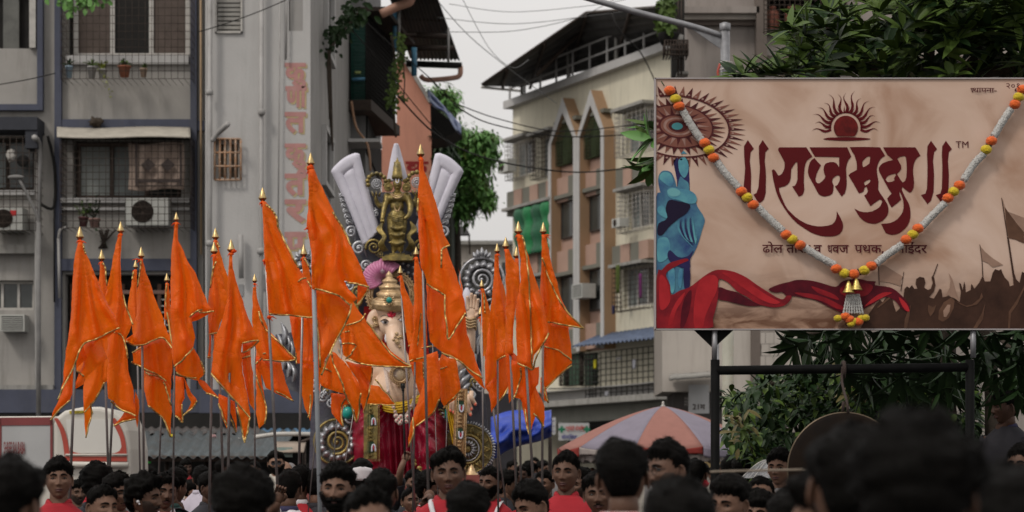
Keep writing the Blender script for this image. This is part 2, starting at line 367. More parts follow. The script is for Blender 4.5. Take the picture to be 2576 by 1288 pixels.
def grille(fr, u0, u1, z0, z1, d0, d1, nu, nz, mt, parent, rad=.012, sides=True, bottom=True):
    """projecting cage of bars in front of a window"""
    m = MB(); P = fr.pt
    for i in range(nu+1): u = u0+(u1-u0)*i/nu; m.tube([P(u, z0, d1), P(u, z1, d1)], rad, 4)
    for j in range(nz+1):
        z = z0+(z1-z0)*j/nz; m.tube([P(u0, z, d1), P(u1, z, d1)], rad, 4)
        if sides:
            for u in (u0, u1): m.tube([P(u, z, d0), P(u, z, d1)], rad, 4)
    if sides:
        for k in range(1, 4):
            d = d0+(d1-d0)*k/4
            for u in (u0, u1): m.tube([P(u, z0, d), P(u, z1, d)], rad, 4)
    if bottom:
        for i in range(nu+1): u = u0+(u1-u0)*i/nu; m.tube([P(u, z0, d0), P(u, z0, d1)], rad, 4)
    return m.build('window_grille', mt, parent)
def window(fr, u0, u1, z0, z1, depth, parent, panes=2, fm=None, gm=None, fw=.06, curtain=False, mid=None):
    m = MB(); fm = fm or WFR; a = -depth
    m.fbox(fr, u0, u1, z1-fw, z1, a, a+.07); m.fbox(fr, u0, u1, z0, z0+fw, a, a+.07)
    xs = [u0+(u1-u0)*i/panes for i in range(panes+1)]
    for i, u in enumerate(xs): uu = u0 if i == 0 else (u1-fw if i == panes else u-fw/2); m.fbox(fr, uu, uu+fw, z0+fw, z1-fw, a, a+.068)
    w_ = m.build('window', fm, parent)
    for i in range(panes):
        g = MB(); g.fbox(fr, xs[i]+fw*.5, xs[i+1]-fw*.5, z0+fw*.5, z1-fw*.5, a+.015, a+.03); g.build('pane', (gm[i % len(gm)] if isinstance(gm, list) else gm) or GLS, w_)
    return w_
def ac_unit(fr, u0, u1, z0, z1, d0, d1, label, split=True, badge=False):
    T = thing('air_conditioner', fr.pt((u0+u1)/2, z0, d0), label, 'air conditioner'); m = MB(); m.fbox(fr, u0, u1, z0, z1, d0, d1)
    m.build('casing', ACW, T); w = u1-u0; h = z1-z0
    if split:
        cu = u0+w*.40; cz = (z0+z1)/2; r = h*.40; m = MB()
        for k in range(9): rr = r*(k+1)/9; m.tube([fr.pt(cu+rr*math.cos(a), cz+rr*math.sin(a), d1+.012) for a in [2*math.pi*i/28 for i in range(29)]], .006, 4, cap=False)
        for k in range(10): a = 2*math.pi*k/10; m.tube([fr.pt(cu, cz, d1+.014), fr.pt(cu+r*math.cos(a), cz+r*math.sin(a), d1+.014)], .006, 4)
        m.build('fan_guard', IRON, T); m = MB(); m.fprism(fr, [(cu+r*math.cos(2*math.pi*i/28), cz+r*math.sin(2*math.pi*i/28)) for i in range(28)], d1, d1+.004); m.build('fan_opening', BLK, T)
        if badge: m = MB(); m.fbox(fr, u0+w*.62, u0+w*.80, z0+h*.62, z0+h*.86, d1, d1+.006); m.build('red_badge', mat('red_label', (.45, .02, .02), .6), T)
    else:
        for k in range(7): m = MB(); zz = z0+h*(.12+.11*k); m.fbox(fr, u0+w*.08, u1-w*.08, zz, zz+h*.05, d1, d1+.02); m.build('louvre', ACW, T)
        m = MB(); m.fbox(fr, u0+w*.07, u1-w*.07, z0+h*.09, z1-h*.09, d1-.01, d1+.004); m.build('vent_opening', BLK, T)
    return T
def rod(name, pts, r, mt, parent, n=8, k=None):
    m = MB(); m.tube(catmull(pts, 4) if k is None and len(pts) > 2 else pts, r, n); return m.build(name, mt, parent)
def corrugated(name, mt, parent, A, B, C, D, n, amp, th=.004):
    """sheet A-B (upper edge) to D-C (lower edge), n waves along A-B"""
    A, B, C, D = map(Vector, (A, B, C, D)); nr = (B-A).cross(D-A).normalized(); m = MB()
    m.grid(lambda u, v: A.lerp(B, u).lerp(D.lerp(C, u), v)+nr*amp*math.sin(u*n*2*math.pi), n*6, 3); return m.build(name, mt, parent, solid=th)

# ---------------------------------------------------------------- left apartment block (grey plaster, slate-blue bands)
YA = 48.0; FA = front(YA); sA = S(1, YA)
BA = thing('apartment_block', (W(250, 1000, YA).x, YA, 0), 'grey plaster apartment block with slate blue bands and caged windows', 'building')
def rA(x0, y0, x1, y1, d=0): return FA.r(x0, y0, x1, y1, d)
hA = [rA(168, -190, 476, 140), rA(185, 352, 456, 498), rA(164, 690, 470, 980), rA(-300, -60, 94, 122), rA(-300, 345, 86, 478), rA(-300, 705, 84, 780)]
u0 = rA(-320, 0, 497, 10); wall(FA, u0[0], rA(0, 0, 512, 1)[1], 0, rA(0, -420, 1, 0)[3], hA, .35, 6.0).build('wall', PL, BA)
for (x0, y0, x1, y1, d) in ((140, -420, 157, 988, .14), (481, -420, 497, 988, .14), (157, 302, 481, 329, .12), (157, 652, 481, 682, .12), (97, -420, 111, 265, .16), (-320, 265, 111, 280, .165), (497, 305, 516, 330, .1)):
    m = MB(); m.fbox(FA, *rA(x0, y0, x1, y1), .0, d); m.build('painted_band', BLU, BA)
for (x0, y0, x1, y1, d) in ((168, 140, 476, 163, .1), (157, 500, 479, 512, .16), (-320, 618, 100, 640, .25), (-320, 480, 90, 492, .12), (157, 522, 479, 530, .1)):
    m = MB(); m.fbox(FA, *rA(x0, y0, x1, y1), .0, d); m.build('sill', CONC if y0 > 600 else PLW, BA)
m = MB(); m.fbox(FA, *rA(-320, 308, 112, 340), 0, .75); m.fbox(FA, *rA(82, 340, 112, 385), .2, .72); m.build('sunshade', mat('slate_black_paint', (.03, .032, .04), .85, 0, scale=3, var=.3), BA)
m = MB(); m.fbox(FA, *rA(-320, 985, 800, 1042), 0, 1.1); m.build('plinth_canopy', BLU, BA)
m = MB(); m.fbox(FA, *rA(-320, 970, 140, 986), 0, .3); m.build('ledge', CONC, BA)
# windows and cages
w1 = window(FA, *rA(180, -80, 474, 140), .3, BA, 3, gm=[mat('brown_drape', (.085, .065, .055), .9, 0, scale=4, var=.2), BLK, mat('brown_drape', (0, 0, 0))], fw=.09)
u = rA(152, -60, 480, 198, .75); grille(FA, u[0], u[1], u[2], u[3], 0, .75, 20, 13, IRON, BA, .0052)
w2 = window(FA, *rA(188, 355, 452, 498), .3, BA, 3, fm=mat('brown_frame', (.06, .04, .03), .7), gm=[mat('bright_pane', (.30, .32, .30), .3, 0, scale=1.6, col2=(.14, .16, .15)), GLL, GLS], fw=.08)
u = rA(151, 346, 480, 573, .75); grille(FA, u[0], u[1], u[2], u[3], 0, .75, 20, 13, IRON, BA, .0065)
u = rA(-40, 345, 90, 580, .7); grille(FA, u[0], u[1], u[2], u[3], 0, .7, 8, 12, IRON, BA, .007)
window(FA, *rA(-60, 347, 84, 476), .3, BA, 2, fm=IRON, gm=[GLL, GLS]); window(FA, *rA(-40, 706, 83, 779), .25, BA, 3, gm=GLS, fw=.05)
m = MB(); m.fbox(FA, *rA(2, -60, 42, 122), -.3, -.22); m.build('window_leaf', mat('weathered_pane', (.10, .10, .09), .5, 0, scale=3, var=.3), BA); m = MB(); m.fbox(FA, *rA(76, -60, 92, 122), -.28, .1); m.build('window_leaf', WFR, BA)
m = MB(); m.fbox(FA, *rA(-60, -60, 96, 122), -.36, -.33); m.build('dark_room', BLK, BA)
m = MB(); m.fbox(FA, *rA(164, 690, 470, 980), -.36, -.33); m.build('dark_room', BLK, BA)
for x in (172, 300, 392, 440): m = MB(); m.fbox(FA, *rA(x, 712, x+9, 960), -.3, -.2); m.build('door_post', mat('orange_brown_wood', (.09, .045, .03), .8, scale=8, var=.3), BA)
m = MB(); m.fbox(FA, *rA(300, 728, 470, 737), -.31, -.19); m.build('lintel', mat('pink_timber', (.25, .15, .12), .8), BA)
for k in range(8): m = MB(); m.fbox(FA, *rA(395, 750+k*16, 440, 753+k*16), -.28, -.22); m.build('shutter_bar', WFR, BA)
m = MB(); m.grid(lambda u, v: W(143+u*336, 322+v*24-3*abs(u-.5)+2*math.sin(u*7), YA-.15-v*.8+.05*noise.noise(Vector((u*9, v*4, 0)))), 40, 6); m.build('awning', mat('cream_awning', (.36, .33, .28), .8, scale=4, var=.12, grime=.5), BA, solid=.03)
m = MB(); m.fbox(FA, *rA(157, 331, 479, 352), .02, .3); m.build('awning_shade', BLK, BA)  # black box paints the shade under the awning
# pipes and cables on the block
rod('drain_pipe', [W(86, 345, YA-.9), W(100, 380, YA-.5), W(94, 560, YA-.4), W(96, 1030, YA-.4)], .055, PIPEP, BA)
rod('wiring', [W(120, 342, YA-.3), W(137, 420, YA-.2), W(136, 520, YA-.2), W(104, 515, YA-.2)], .03, BLK, BA); rod('wiring', [W(136, 500, YA-.2), W(137, 760, YA-.2)], .018, BLK, BA)
rod('conduit', [W(147, 600, YA-.3), W(152, 578, YA-.3), W(170, 572, YA-.3)], .03, PIPEP, BA); rod('conduit', [W(147, 600, YA-.3), W(150, 750, YA-.3)], .03, PIPEP, BA)
rod('orange_pipe', [W(505, -100, YA-.2), W(506, 640, YA-.2)], .022, mat('orange_pvc', (.40, .28, .17), .6), BA, k=1); rod('corner_pipe', [W(519, -100, YA-.3), W(520, 980, YA-.3)], .014, IRON, BA, k=1)
for k in range(5): rod('bracket', [W(255+k*9-(k % 2)*14, 578, YA-.1), W(268-k*5, 625, YA-.05)], .018, IRON, BA, k=1)
# loose things on the cages
ac_unit(FA, *rA(318, 500, 425, 568, .5), .1, .62, 'split air conditioner outdoor unit behind the grille below the patterned rug', True)
ac_unit(FA, *rA(-20, 523, 60, 580, .5), .1, .62, 'outdoor air conditioner unit with a red badge at the left edge', True, True)
ac_unit(FA, *rA(2, 792, 64, 834, .3), .0, .4, 'small window air conditioner box in a wooden frame, lower left', False)
T = thing('rug', W(398, 358, YA-.6), 'beige rug with two dark diamonds hanging over the window cage', 'rug')
fr = front(YA-.62); m = MB(); m.grid(lambda u, v: W(322+u*140+3*math.sin(v*3), 360+v*118+3*math.sin(u*6.3), YA-.62+.05*math.sin(u*17+v*2)), 40, 24); m.build('rug_cloth', mat('rug_beige', (.25, .19, .155), .95, scale=20, var=.18), T, solid=.01)
RG = mat('rug_pattern', (.05, .038, .035), .95, scale=30, var=.4); fr = front(YA-.70)
for a in ((340, 362, 346, 466), (452, 362, 457, 466), (346, 452, 452, 459), (340, 466, 460, 469)): m = MB(); m.fbox(fr, *fr.r(*a), 0, .006); m.build('rug_stripe', RG, T)
for cx in (373, 422): m = MB(); m.fprism(fr, [fr.p(*p) for p in ((cx, 398), (cx+18, 415), (cx, 432), (cx-18, 415))], 0, .006); m.build('rug_diamond', RG, T)
YP = YA-.45
pot_plant(231, 197, YP, 22, 30, 'pale pot with arching leaves in the upper left window cage', 0, PIPEP, 3); pot_plant(313, 194, YP, 30, 28, 'terracotta pot with a small green plant in the upper cage', 1, TERRA, 5, 0, .6)
pot_plant(361, 194, YP, 18, 22, 'small buff pot with sparse twigs at the right of the upper cage', 1, mat('buff_clay', (.33, .24, .18), .8), 6, 0, .5); pot_plant(258, 196, YP, 22, 22, 'pot with yellow-green trailing leaves in the upper cage', 1, PIPEP, 8, 2, .9, 3)
pot_plant(174, 196, YP, 18, 30, 'bottle planter with drooping leaves at the upper left cage corner', 0, mat('pale_blue_plastic', (.2, .27, .33), .4), 9, 1)
pot_plant(210, 570, YP, 24, 24, 'maroon pot with bushy leaves in the lower window cage', 1, mat('maroon_pot', (.12, .05, .05), .8), 11, 0, 1.6); pot_plant(238, 572, YP, 28, 22, 'pink pot with tall leafy branches in the lower window cage', 1, mat('pink_pot', (.33, .2, .17), .8), 12, 1, 2.4, 1)
T = thing('plastic_bag', W(28, 392, YA-.55), 'white cloth bundle hanging inside the far left window cage', 'cloth'); m = MB(); m.ball(W(28, 392, YA-.55), .1, 12, 8, (1, .6, 1.2), .8); m.build('cloth_bundle', WFR, T)
T = thing('round_lid', W(58, 405, YA-.5), 'dark round lid hanging in the far left window cage', 'lid'); m = MB(); m.lathe(W(58, 405, YA-.5), [(.1, -.01), (.12, 0), (.1, .02)], 20, 'Y'); m.build('lid_disc', BLK, T)
T = thing('creeper', W(205, 5, YA-.6), 'bright green heart-leaved creeper hanging at the top left', 'plant'); m = MB(); rg = random.Random(2)
for _ in range(70): leaf(m, W(200+rg.gauss(0, 30), -5+abs(rg.gauss(0, 14)), YA-.7+rg.uniform(-.2, .2)), rdir(rg, -.3), Vector((0, -1, 0)), .12, .05, 3)
m.build('leaves', LF[3], T); rod('stem', [W(185, -40, YA-.7), W(195, 20, YA-.7), W(210, 60, YA-.75)], .008, BARK, T)
T = thing('nest_debris', W(241, 308, YA-.2), 'dark clump of dry stuff on the slate ledge', 'debris'); m = MB(); m.ball(W(241, 306, YA-.2), .09, 12, 8, (1.5, 1, .9), .9); m.build('clump', BARK, T)
T = thing('street_light', W(52, 445, YA-3), 'grey street light head on a slanting arm at the left', 'street light'); LMP = mat('lamp_grey', (.13, .125, .12), .6, 0, scale=5, var=.2); rod('arm', [W(48, 450, YA-3), W(92, 540, YA-3), W(97, 580, YA-3)], .028, LMP, T); m = MB(); m.ball(W(40, 446, YA-3), .12, 14, 8, (1.3, .6, .4)); m.build('lamp_head', LMP, T)
rod('post', [W(97, 560, YA-3), W(97, 1195, YA-3)], .045, LMP, T, k=1)

# ---------------------------------------------------------------- white block with painted letters
YB = 47.2; FB = front(YB); BB = thing('white_block', (W(650, 1000, YB).x, YB, 0), 'tall pale block with pink and yellow letters painted down its wall', 'building')
rB = lambda *a, **k: FB.r(*a, **k)
hB = [rB(545, -60, 607, 80), rB(727, -60, 762, 78), rB(541, 352, 605, 452)]
xr = rB(0, 0, 781, 1)[1]
wall(FB, rB(516, 0, 600, 1)[0], xr, 0, rB(0, -420, 1, 0)[3], hB, .25, .4).build('wall', PLW, BB)
FBs = Frame((xr+.003, YB, 0), (0, 1, 0)); ue = FBs.p(881, 400)[0]
hS = [FBs.r(817, -40, 832, 140), FBs.r(812, 345, 829, 470)]
wall(FBs, .015, ue, 0, rB(0, -420, 1, 0)[3], hS, .3, .4).build('side_wall', mat('shaded_side_plaster', (.26, .25, .238), .9, 0, scale=.8, var=.1, grime=.7, gcol=(.09, .085, .075), streak=True, bump=.004, bscale=25), BB)  # shading of the side face put into a darker plaster colour
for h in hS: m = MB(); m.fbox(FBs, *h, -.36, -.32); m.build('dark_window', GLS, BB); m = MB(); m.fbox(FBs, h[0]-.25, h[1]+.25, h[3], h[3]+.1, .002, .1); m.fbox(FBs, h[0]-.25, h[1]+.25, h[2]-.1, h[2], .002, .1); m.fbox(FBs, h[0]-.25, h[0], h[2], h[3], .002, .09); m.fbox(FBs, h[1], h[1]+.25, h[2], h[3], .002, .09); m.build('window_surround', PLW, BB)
m = MB(); m.fbox(FB, *rB(545, -60, 607, 80), -.3, -.26); m.build('dark_vent', BLK, BB)
for k in range(9): 
    m = MB(); a = rB(547, -14+k*11.2, 604, -6+k*11.2); m.fbox(FB, a[0], a[1], a[2], a[3], -.16, -.04); m.build('slat', CONC, BB)
m = MB()
for a in ((542, -60, 546, 84), (606, -60, 610, 84), (542, 80, 610, 84)): m.fbox(FB, *rB(*a), 0, .05)
m.build('vent_frame', WFR, BB)
window(FB, *rB(727, -60, 762, 78), .2, BB, 3, gm=GLS, fw=.04); window(FB, *rB(541, 352, 605, 452), .2, BB, 2, gm=mat('brown_dim_pane', (.07, .045, .025), .6, scale=5, var=.4))
u = rB(540, 350, 606, 453, .1); grille(FB, u[0], u[1], u[2], u[3], 0, .12, 5, 3, mat('pale_rusty_bars', (.38, .32, .26), .7, scale=20, col2=(.35, .14, .04)), BB, .022, False, False)
rod('drain_pipe', [W(528, -100, YB-.2), W(527, 985, YB-.2)], .048, PIPEP, BB, k=1); rod('drain_pipe', [W(658, -100, YB-.15), W(657, 640, YB-.15), W(656, 985, YB-.15)], .045, PIPEP, BB, k=1)
rod('vent_pipe', [W(533, 355, YB-.2), W(548, 335, YB-.25), W(574, 312, YB-.5)], .055, PIPEP, BB); rod('thin_pipe', [W(722, -100, YB-.1), W(719, 150, YB-.1)], .022, PIPEP, BB, k=1); rod('thin_pipe', [W(705, -100, YB-.1), W(699, 640, YB-.1)], .014, PIPEP, BB, k=1)
for x, y in ((658, 290), (527, 240), (656, 640), (527, 620)): m = MB(); m.lathe(W(x, y, YB-.2), [(.05, 0), (.075, .02), (.075, .10), (.05, .12)], 14); m.build('pipe_collar', PIPEP, BB)
rod('vent_stub', [W(605, 590, YB-.15), W(607, 700, YB-.15)], .05, PIPEP, BB, k=1)
m = MB(); m.fbox(FB, *rB(516, 985, 800, 1042), .01, .9); m.build('plinth_canopy', BLU, BB)
for a in ((655, 690, 680, 730), (600, 715, 612, 745)): m = MB(); m.fbox(FB, *rB(*a), 0, .02); m.build('patch', mat('cement_patch', (.24, .24, .24), .9), BB)

def lettering(s, fr, x, y, h, d, mt, parent, name='letter', w=None, bold=0.0, ext=.004, font_h=.62, clip=None, italic=0):
    """one line of writing laid flat on a facade; (x, y) picture point of the left end of the headline, h: headline-to-foot height in picture units"""
    c = bpy.data.curves.new(name, 'FONT'); c.body = s; c.size = 1; c.offset = bold; o = bpy.data.objects.new(name, c); COL.objects.link(o)
    dg = bpy.context.evaluated_depsgraph_get(); me = bpy.data.meshes.new_from_object(o.evaluated_get(dg)); bpy.data.objects.remove(o)
    xs = [v.co.x for v in me.vertices]; ys = [v.co.y for v in me.vertices]
    x0, x1 = min(xs), max(xs); a = fr.p(x, y); b = fr.p(x+(w or 10), y+h)
    k = (a[1]-b[1])/font_h; kx = ((b[0]-a[0])/(x1-x0)) if w else k
    par = list(range(len(me.vertices)))
    def fd(i):
        while par[i] != i: par[i] = par[par[i]]; i = par[i]
        return i
    for e in me.edges: par[fd(e.vertices[0])] = fd(e.vertices[1])
    ids = {}; dz = [ids.setdefault(fd(i), len(ids)) for i in range(len(par))]
    mb = MB(); mb.add([fr.pt(a[0]+(v.co.x-x0)*kx, a[1]+(v.co.y-font_h)*k, d+.0018*dz[i]) for i, v in enumerate(me.vertices)], [list(p.vertices) for p in me.polygons])
    bpy.data.meshes.remove(me); return mb.build(name, mt, parent)
PKP = mat('faded_pink_paint', (.39, .195, .18), .9, 0, scale=6, var=.12, grime=.5, gcol=(.33, .28, .26)); YLP = mat('faded_yellow_paint', (.40, .32, .17), .9, 0, scale=6, var=.12, grime=.5, gcol=(.33, .30, .26))
for s, y, h in (('कु', 161, 34), ('णा', 220, 60), ('ल', 285, 60), ('कु', 364, 34), ('र्त', 440, 55), ('र', 505, 55), ('ए', 587, 62)):
    if s == 'र्त': s = 'त'
    for k, (mt, dx) in enumerate(((YLP, 4), (PKP, 0))):
        hh = {'कु': 41, 'णा': 47, 'ल': 46, 'त': 48, 'र': 50, 'ए': 54}[s]
        lettering(s, FB, 718+dx-(2 if s != 'णा' else 0), y+dx, hh, .006+.004*k, mt, BB, 'painted_letter', w=54, bold=.042)
m = MB(); fr = FB; a = [(745, 437), (752, 424), (768, 424), (774, 436), (768, 446), (763, 436), (756, 434), (752, 444)]; m.fprism(FB, [FB.p(*p) for p in a], 0, .009); m.build('painted_letter', PKP, BB)
# fig tree rooted in the side wall
T = thing('wall_fig', FBs.pt(FBs.p(835, 130)[0], FBs.p(835, 130)[1], 0), 'leafy fig rooted in the pale wall, roots hanging down', 'plant'); rg = random.Random(4); m = MB()
for _ in range(200):
    t = rg.random(); x = 822+62*t**.8+rg.gauss(0, 9); y = 110-75*t+rg.gauss(0, 17); leaf(m, W(x, y, 50+rg.uniform(-.8, .8)), rdir(rg, -.3), Vector((0, -1, 0)), .125, .04, 3)
for _ in range(26): leaf(m, W(905+rg.gauss(0, 14), 30+rg.gauss(0, 14), 50), rdir(rg, .1), Vector((0, -1, 0)), .2, .06, 3)
m.build('leaves', LF[1], T)
for k in range(5): rod('root', [W(826+k, 125, 49.5), W(824+k*2, 180, 49.6), W(831+k*1.5-3, 260, 49.6), W(829+k*2, 300+k*20, 49.7)], .018, BARK, T)
rod('branch', [W(828, 128, 49.5), W(850, 95, 49.8), W(885, 50, 50), W(912, 25, 50)], .03, BARK, T)

# ---------------------------------------------------------------- narrow house with netted balcony, tin canopy and salmon gable
YC = 59.0; FC = front(YC); BC = thing('balcony_house', (W(930, 1000, YC).x, YC, 0), 'narrow grey house with a green netted balcony cage and black tin canopy', 'building')
rC = FC.r
hC = [rC(886, 60, 917, 248), rC(886, 392, 912, 470)]
wall(FC, rC(878, 0, 900, 1)[0], rC(900, 0, 919, 1)[1], 0, rC(0, -300, 1, 0)[3], hC, .4, .5).build('wall', mat('dim_grey_plaster', (.15, .148, .145), .9, scale=1.5, var=.15, grime=.7, streak=True), BC)
m = MB(); m.fbox(FC, *rC(886, 62, 917, 246), -.38, -.3); m.build('green_net', mat('green_net', (.010, .075, .05), .8, 0, scale=14, var=.5), BC)
u = rC(884, 62, 920, 250, .8); grille(FC, u[0], u[1], u[2], u[3], 0, .8, 10, 22, mat('green_mesh_wire', (.01, .06, .045), .7), BC, .012)
xs_ = W(920, 200, YC-.8).x; FCs = Frame((xs_, YC-.8, 0), (.49, 4.4, 0)); ue2 = FCs.p(990, 200)[0]; z0, z1 = FC.p(918, 252, .8)[1], FC.p(918, 30, .8)[1]
m = MB(); m.fbox(FCs, 0, ue2, z0, z1, -.5, -.42); m.build('cage_backing', BLK, BC); grille(FCs, 0, ue2, z0, z1, -.2, .0, 26, 20, BLK, BC, .018, False, False)
m = MB(); m.fbox(FCs, -.1, ue2+.1, z0-.25, z0, -1.2, .15); m.build('balcony_slab', IRON, BC); m = MB(); m.fbox(FCs, -.1, ue2+.3, z1, z1+.1, -1.2, .5); m.build('cage_roof', IRON, BC)  # dark slab colour carries the shade of the balcony's underside
m = MB(); m.fbox(FC, *rC(884, 366, 962, 374), 0, 1.2); m.build('awning', PLW, BC); m = MB(); m.fbox(FC, *rC(884, 388, 917, 470), -.38, -.3); m.build('dark_opening', BLK, BC); FCt = Frame((rC(900, 0, 919, 1)[1]+.002, YC+.01, 0), (0, 1, 0)); m = MB(); m.fbox(FCt, 0, 7, 0, rC(0, -300, 1, 0)[3], -.4, 0); m.build('side_wall', MATS['dim_grey_plaster'], BC); a = FCt.r(920, 388, 998, 470); m = MB(); m.fbox(FCt, .1, 6.5, a[2], a[3], 0, .05); m.build('dark_opening', BLK, BC)
rod('hose', [W(884, 255, YC-1), W(896, 320, YC-1), W(925, 365, YC-1.2), W(932, 430, YC-1.2)], .03, mat('brown_hose', (.30, .17, .1), .6), BC); rod('plank', [W(886, 200, YC-.9), W(918, 198, YC-.9)], .04, mat('blue_pipe', (.05, .16, .25), .5), BC, k=1)
for x in (905, 911): rod('jar', [W(x-8, 186, YC-.8), W(x-8, 180, YC-.8)], .05, mat('lime_jar', (.25, .3, .1), .5), BC, k=1)
TIN = mat('black_tin', (.014, .013, .013), .6, .3, scale=3, var=.4); SAL = mat('salmon_plaster', (.50, .23, .16), .9, 0, scale=1.2, var=.08, grime=.35, gcol=(.2, .1, .07), streak=True)
corrugated('tin_canopy', TIN, BC, W(958, -70, 56), W(1078, -70, 56), W(1157, 151, 68), W(1032, 149, 68), 13, .03)
for a, b in (((975, 40), (1110, 48)), ((985, 85), (1128, 92)), ((1000, 120), (1145, 122))): rod('rafter', [W(a[0], a[1], 62), W(b[0], b[1], 62)], .07, IRON, BC, k=1)
for pts, r, mt in (([(993, 15), (993, 130)], .06, 'blue_pipe'), ([(1005, 15), (1002, 120)], .04, 'pvc_pipe'), ([(1042, 120), (1042, 190)], .07, 'blue_pipe'), ([(965, 90), (1048, 86)], .04, 'rusty_iron'), ([(1128, 70), (1128, 155)], .03, 'pvc_pipe')):
    rod('strut', [W(x, y, 60) for x, y in pts], r, MATS[mt], BC, k=1)
rod('gutter', [W(1022, 160, 66), W(1162, 165, 66)], .09, BLK, BC, k=1); SALP = mat('salmon_pipe', (.45, .25, .18), .6)
rod('downpipe', [W(1158, 166, 66), W(1157, 188, 66), W(1140, 196, 66), W(1075, 201, 66), W(1058, 190, 66)], .07, SALP, BC); rod('eave_pipe', [W(958, 36, 58), W(1000, 16, 58), W(1031, 4, 58), W(1030, -15, 58)], .11, SALP, BC)
YD = 70.0; FD = front(YD); BD2 = thing('salmon_house', (W(1030, 1000, YD).x, YD, 0), 'salmon painted gable wall behind the balcony house, red letter on it', 'building')
m = MB(); m.fprism(FD, [FD.p(*p) for p in ((960, 322), (998, 322), (998, 140), (1014, 142), (1085, 258), (1085, 1200), (960, 1200))], -6, 0); m.build('wall', SAL, BD2)
m = MB(); m.fprism(FD, [FD.p(*p) for p in ((998, 136), (1014, 138), (1088, 258), (1080, 262), (1012, 150), (998, 146))], -6, .3); m.build('roof_edge', CONC, BD2)
lettering('क', FD, 1020, 408, 26, .01, mat('red_wall_paint', (.22, .012, .012), .8), BD2, 'painted_letter', w=58, bold=.05)
m = MB(); m.fbox(FD, *FD.r(1085, 300, 1130, 1200), -9, -3); m.build('side_wing', mat('greenish_dark', (.04, .05, .04), .9, scale=3, var=.3), BD2)
m = MB(); m.fbox(FD, *FD.r(1086, 340, 1096, 372), -2.9, -2.8); m.build('green_pane', mat('green_glass', (.03, .16, .09), .4), BD2)
T = thing('vine', W(985, 340, 57.5), 'green creeper climbing over the black balcony cage', 'plant'); m = MB(); rg = random.Random(9)
for _ in range(330):
    t = rg.random(); x = 990+10*math.sin(t*5)+rg.gauss(0, 7)+(12 if t < .3 else 0); y = 90+t*200+rg.gauss(0, 8)
    if t > .8: y = 250+rg.gauss(0, 14); x = 992+rg.gauss(0, 12)
    leaf(m, W(x, y, 57.6+rg.uniform(-.4, .4)), rdir(rg, -.5), Vector((0, -1, 0)), .10, .034, 2)
m.build('leaves', LF[0], T); rod('stem', [W(985, 90, 57.8), W(995, 170, 57.8), W(990, 260, 57.8), W(996, 345, 57.8)], .03, BARK, T); rod('stem', [W(1010, 130, 57.8), W(1018, 200, 57.8), W(1014, 260, 57.8)], .015, BARK, T)
T = thing('tarpaulin', W(1120, 280, 66), 'torn blue tarpaulin hanging over the dark eave beside the salmon wall', 'tarpaulin')
m = MB(); m.grid(lambda u, v: W(1076+u*84, 222+u*92+v*(22+8*math.sin(u*9)), 66-v*.5+.3*noise.noise(Vector((u*6, v*3, 1)))), 30, 8); m.build('sheet', mat('blue_tarpaulin', (.05, .08, .30), .6, 0, scale=5, col2=(.35, .40, .46)), T, solid=.01)
m = MB(); m.fprism(front(67), [front(67).p(*p) for p in ((1082, 262), (1160, 325), (1120, 345), (1085, 350))], -2, 0); m.build('dark_eave', BLK, T)
# low far houses in the gap
T = thing('far_house', (W(1220, 1000, 112).x, 112, 0), 'low cream house far down the street between the blocks', 'building'); fr = front(112)
m = MB(); m.fbox(fr, *fr.r(1090, 615, 1310, 1200), -6, 0); m.build('wall', mat('cream_plaster', (.50, .45, .40), .9, scale=.6, var=.08, grime=.4, streak=True), T); m = MB(); m.fbox(fr, *fr.r(1090, 608, 1310, 617), -6, .5); m.fbox(fr, *fr.r(1180, 600, 1250, 610), -6, -1); m.build('roof', CONC, T)
for x in (1125, 1165, 1262): m = MB(); m.fbox(fr, *fr.r(x, 660, x+18, 700), 0, .05); m.build('window', GLS, T)
T = thing('lattice_mast', W(1143, 720, 90), 'thin lattice mast with a small black awning behind the backdrop', 'mast')
for x in (1131, 1143, 1155): rod('leg', [W(x, 588, 90), W(x, 760, 90)], .03, IRON, T, k=1)
m = MB(); 
for k in range(16): m.tube([W(1131, 592+k*9, 90), W(1155, 592+k*9, 90)], .015, 4)
m.build('rungs', IRON, T); m = MB(); m.add([W(1138, 572, 89), W(1170, 570, 89), W(1183, 592, 87), W(1140, 592, 87)], [(0, 1, 2, 3)]); m.build('awning', BLK, T, solid=.05); rod('post', [W(1180, 590, 88), W(1182, 640, 88)], .03, IRON, T, k=1)
for x, y0, y1 in ((1090, 270, 560),): pass

# ---------------------------------------------------------------- pale five-storey block seen obliquely
E0 = Vector((.034, 104, 0)); E1 = Vector((6.39, 89, 0)); FE = Frame(E0, E1-E0); LE = (E1-E0).length; ZT = 17.75
BE = thing('pale_apartment_block', ((E0+E1)/2).to_tuple(), 'pale cream five-storey block with brown pointed fins and a tin roof shed', 'building')
CRMW = mat('pale_cream_plaster', (.56, .52, .41), .9, 0, scale=.5, var=.08, grime=.4, gcol=(.2, .18, .14), streak=True); BRN = mat('ochre_brown_paint', (.30, .19, .11), .9, 0, scale=1, var=.08, grime=.3, gcol=(.15, .1, .06), streak=True)
PCH = mat('peach_panel', (.34, .22, .17), .9, 0, scale=1, var=.08, grime=.4); OLV = mat('olive_grey_panel', (.14, .135, .11), .9, 0, scale=1, var=.1)
rE = FE.r
wins = [(1296, 352, 1318, 440), (1322, 350, 1345, 440), (1360, 338, 1410, 438), (1574, 278, 1600, 378), (1606, 272, 1648, 378), (1580, 480, 1600, 572), (1604, 478, 1645, 572), (1568, 672, 1592, 770), (1600, 668, 1645, 770),
        (1296, 520, 1410, 628), (1300, 720, 1350, 800), (1360, 716, 1410, 800), (1296, 890, 1410, 960)]
hE = [rE(*w) for w in wins if w[0] not in (1322, 1606, 1604, 1600)]
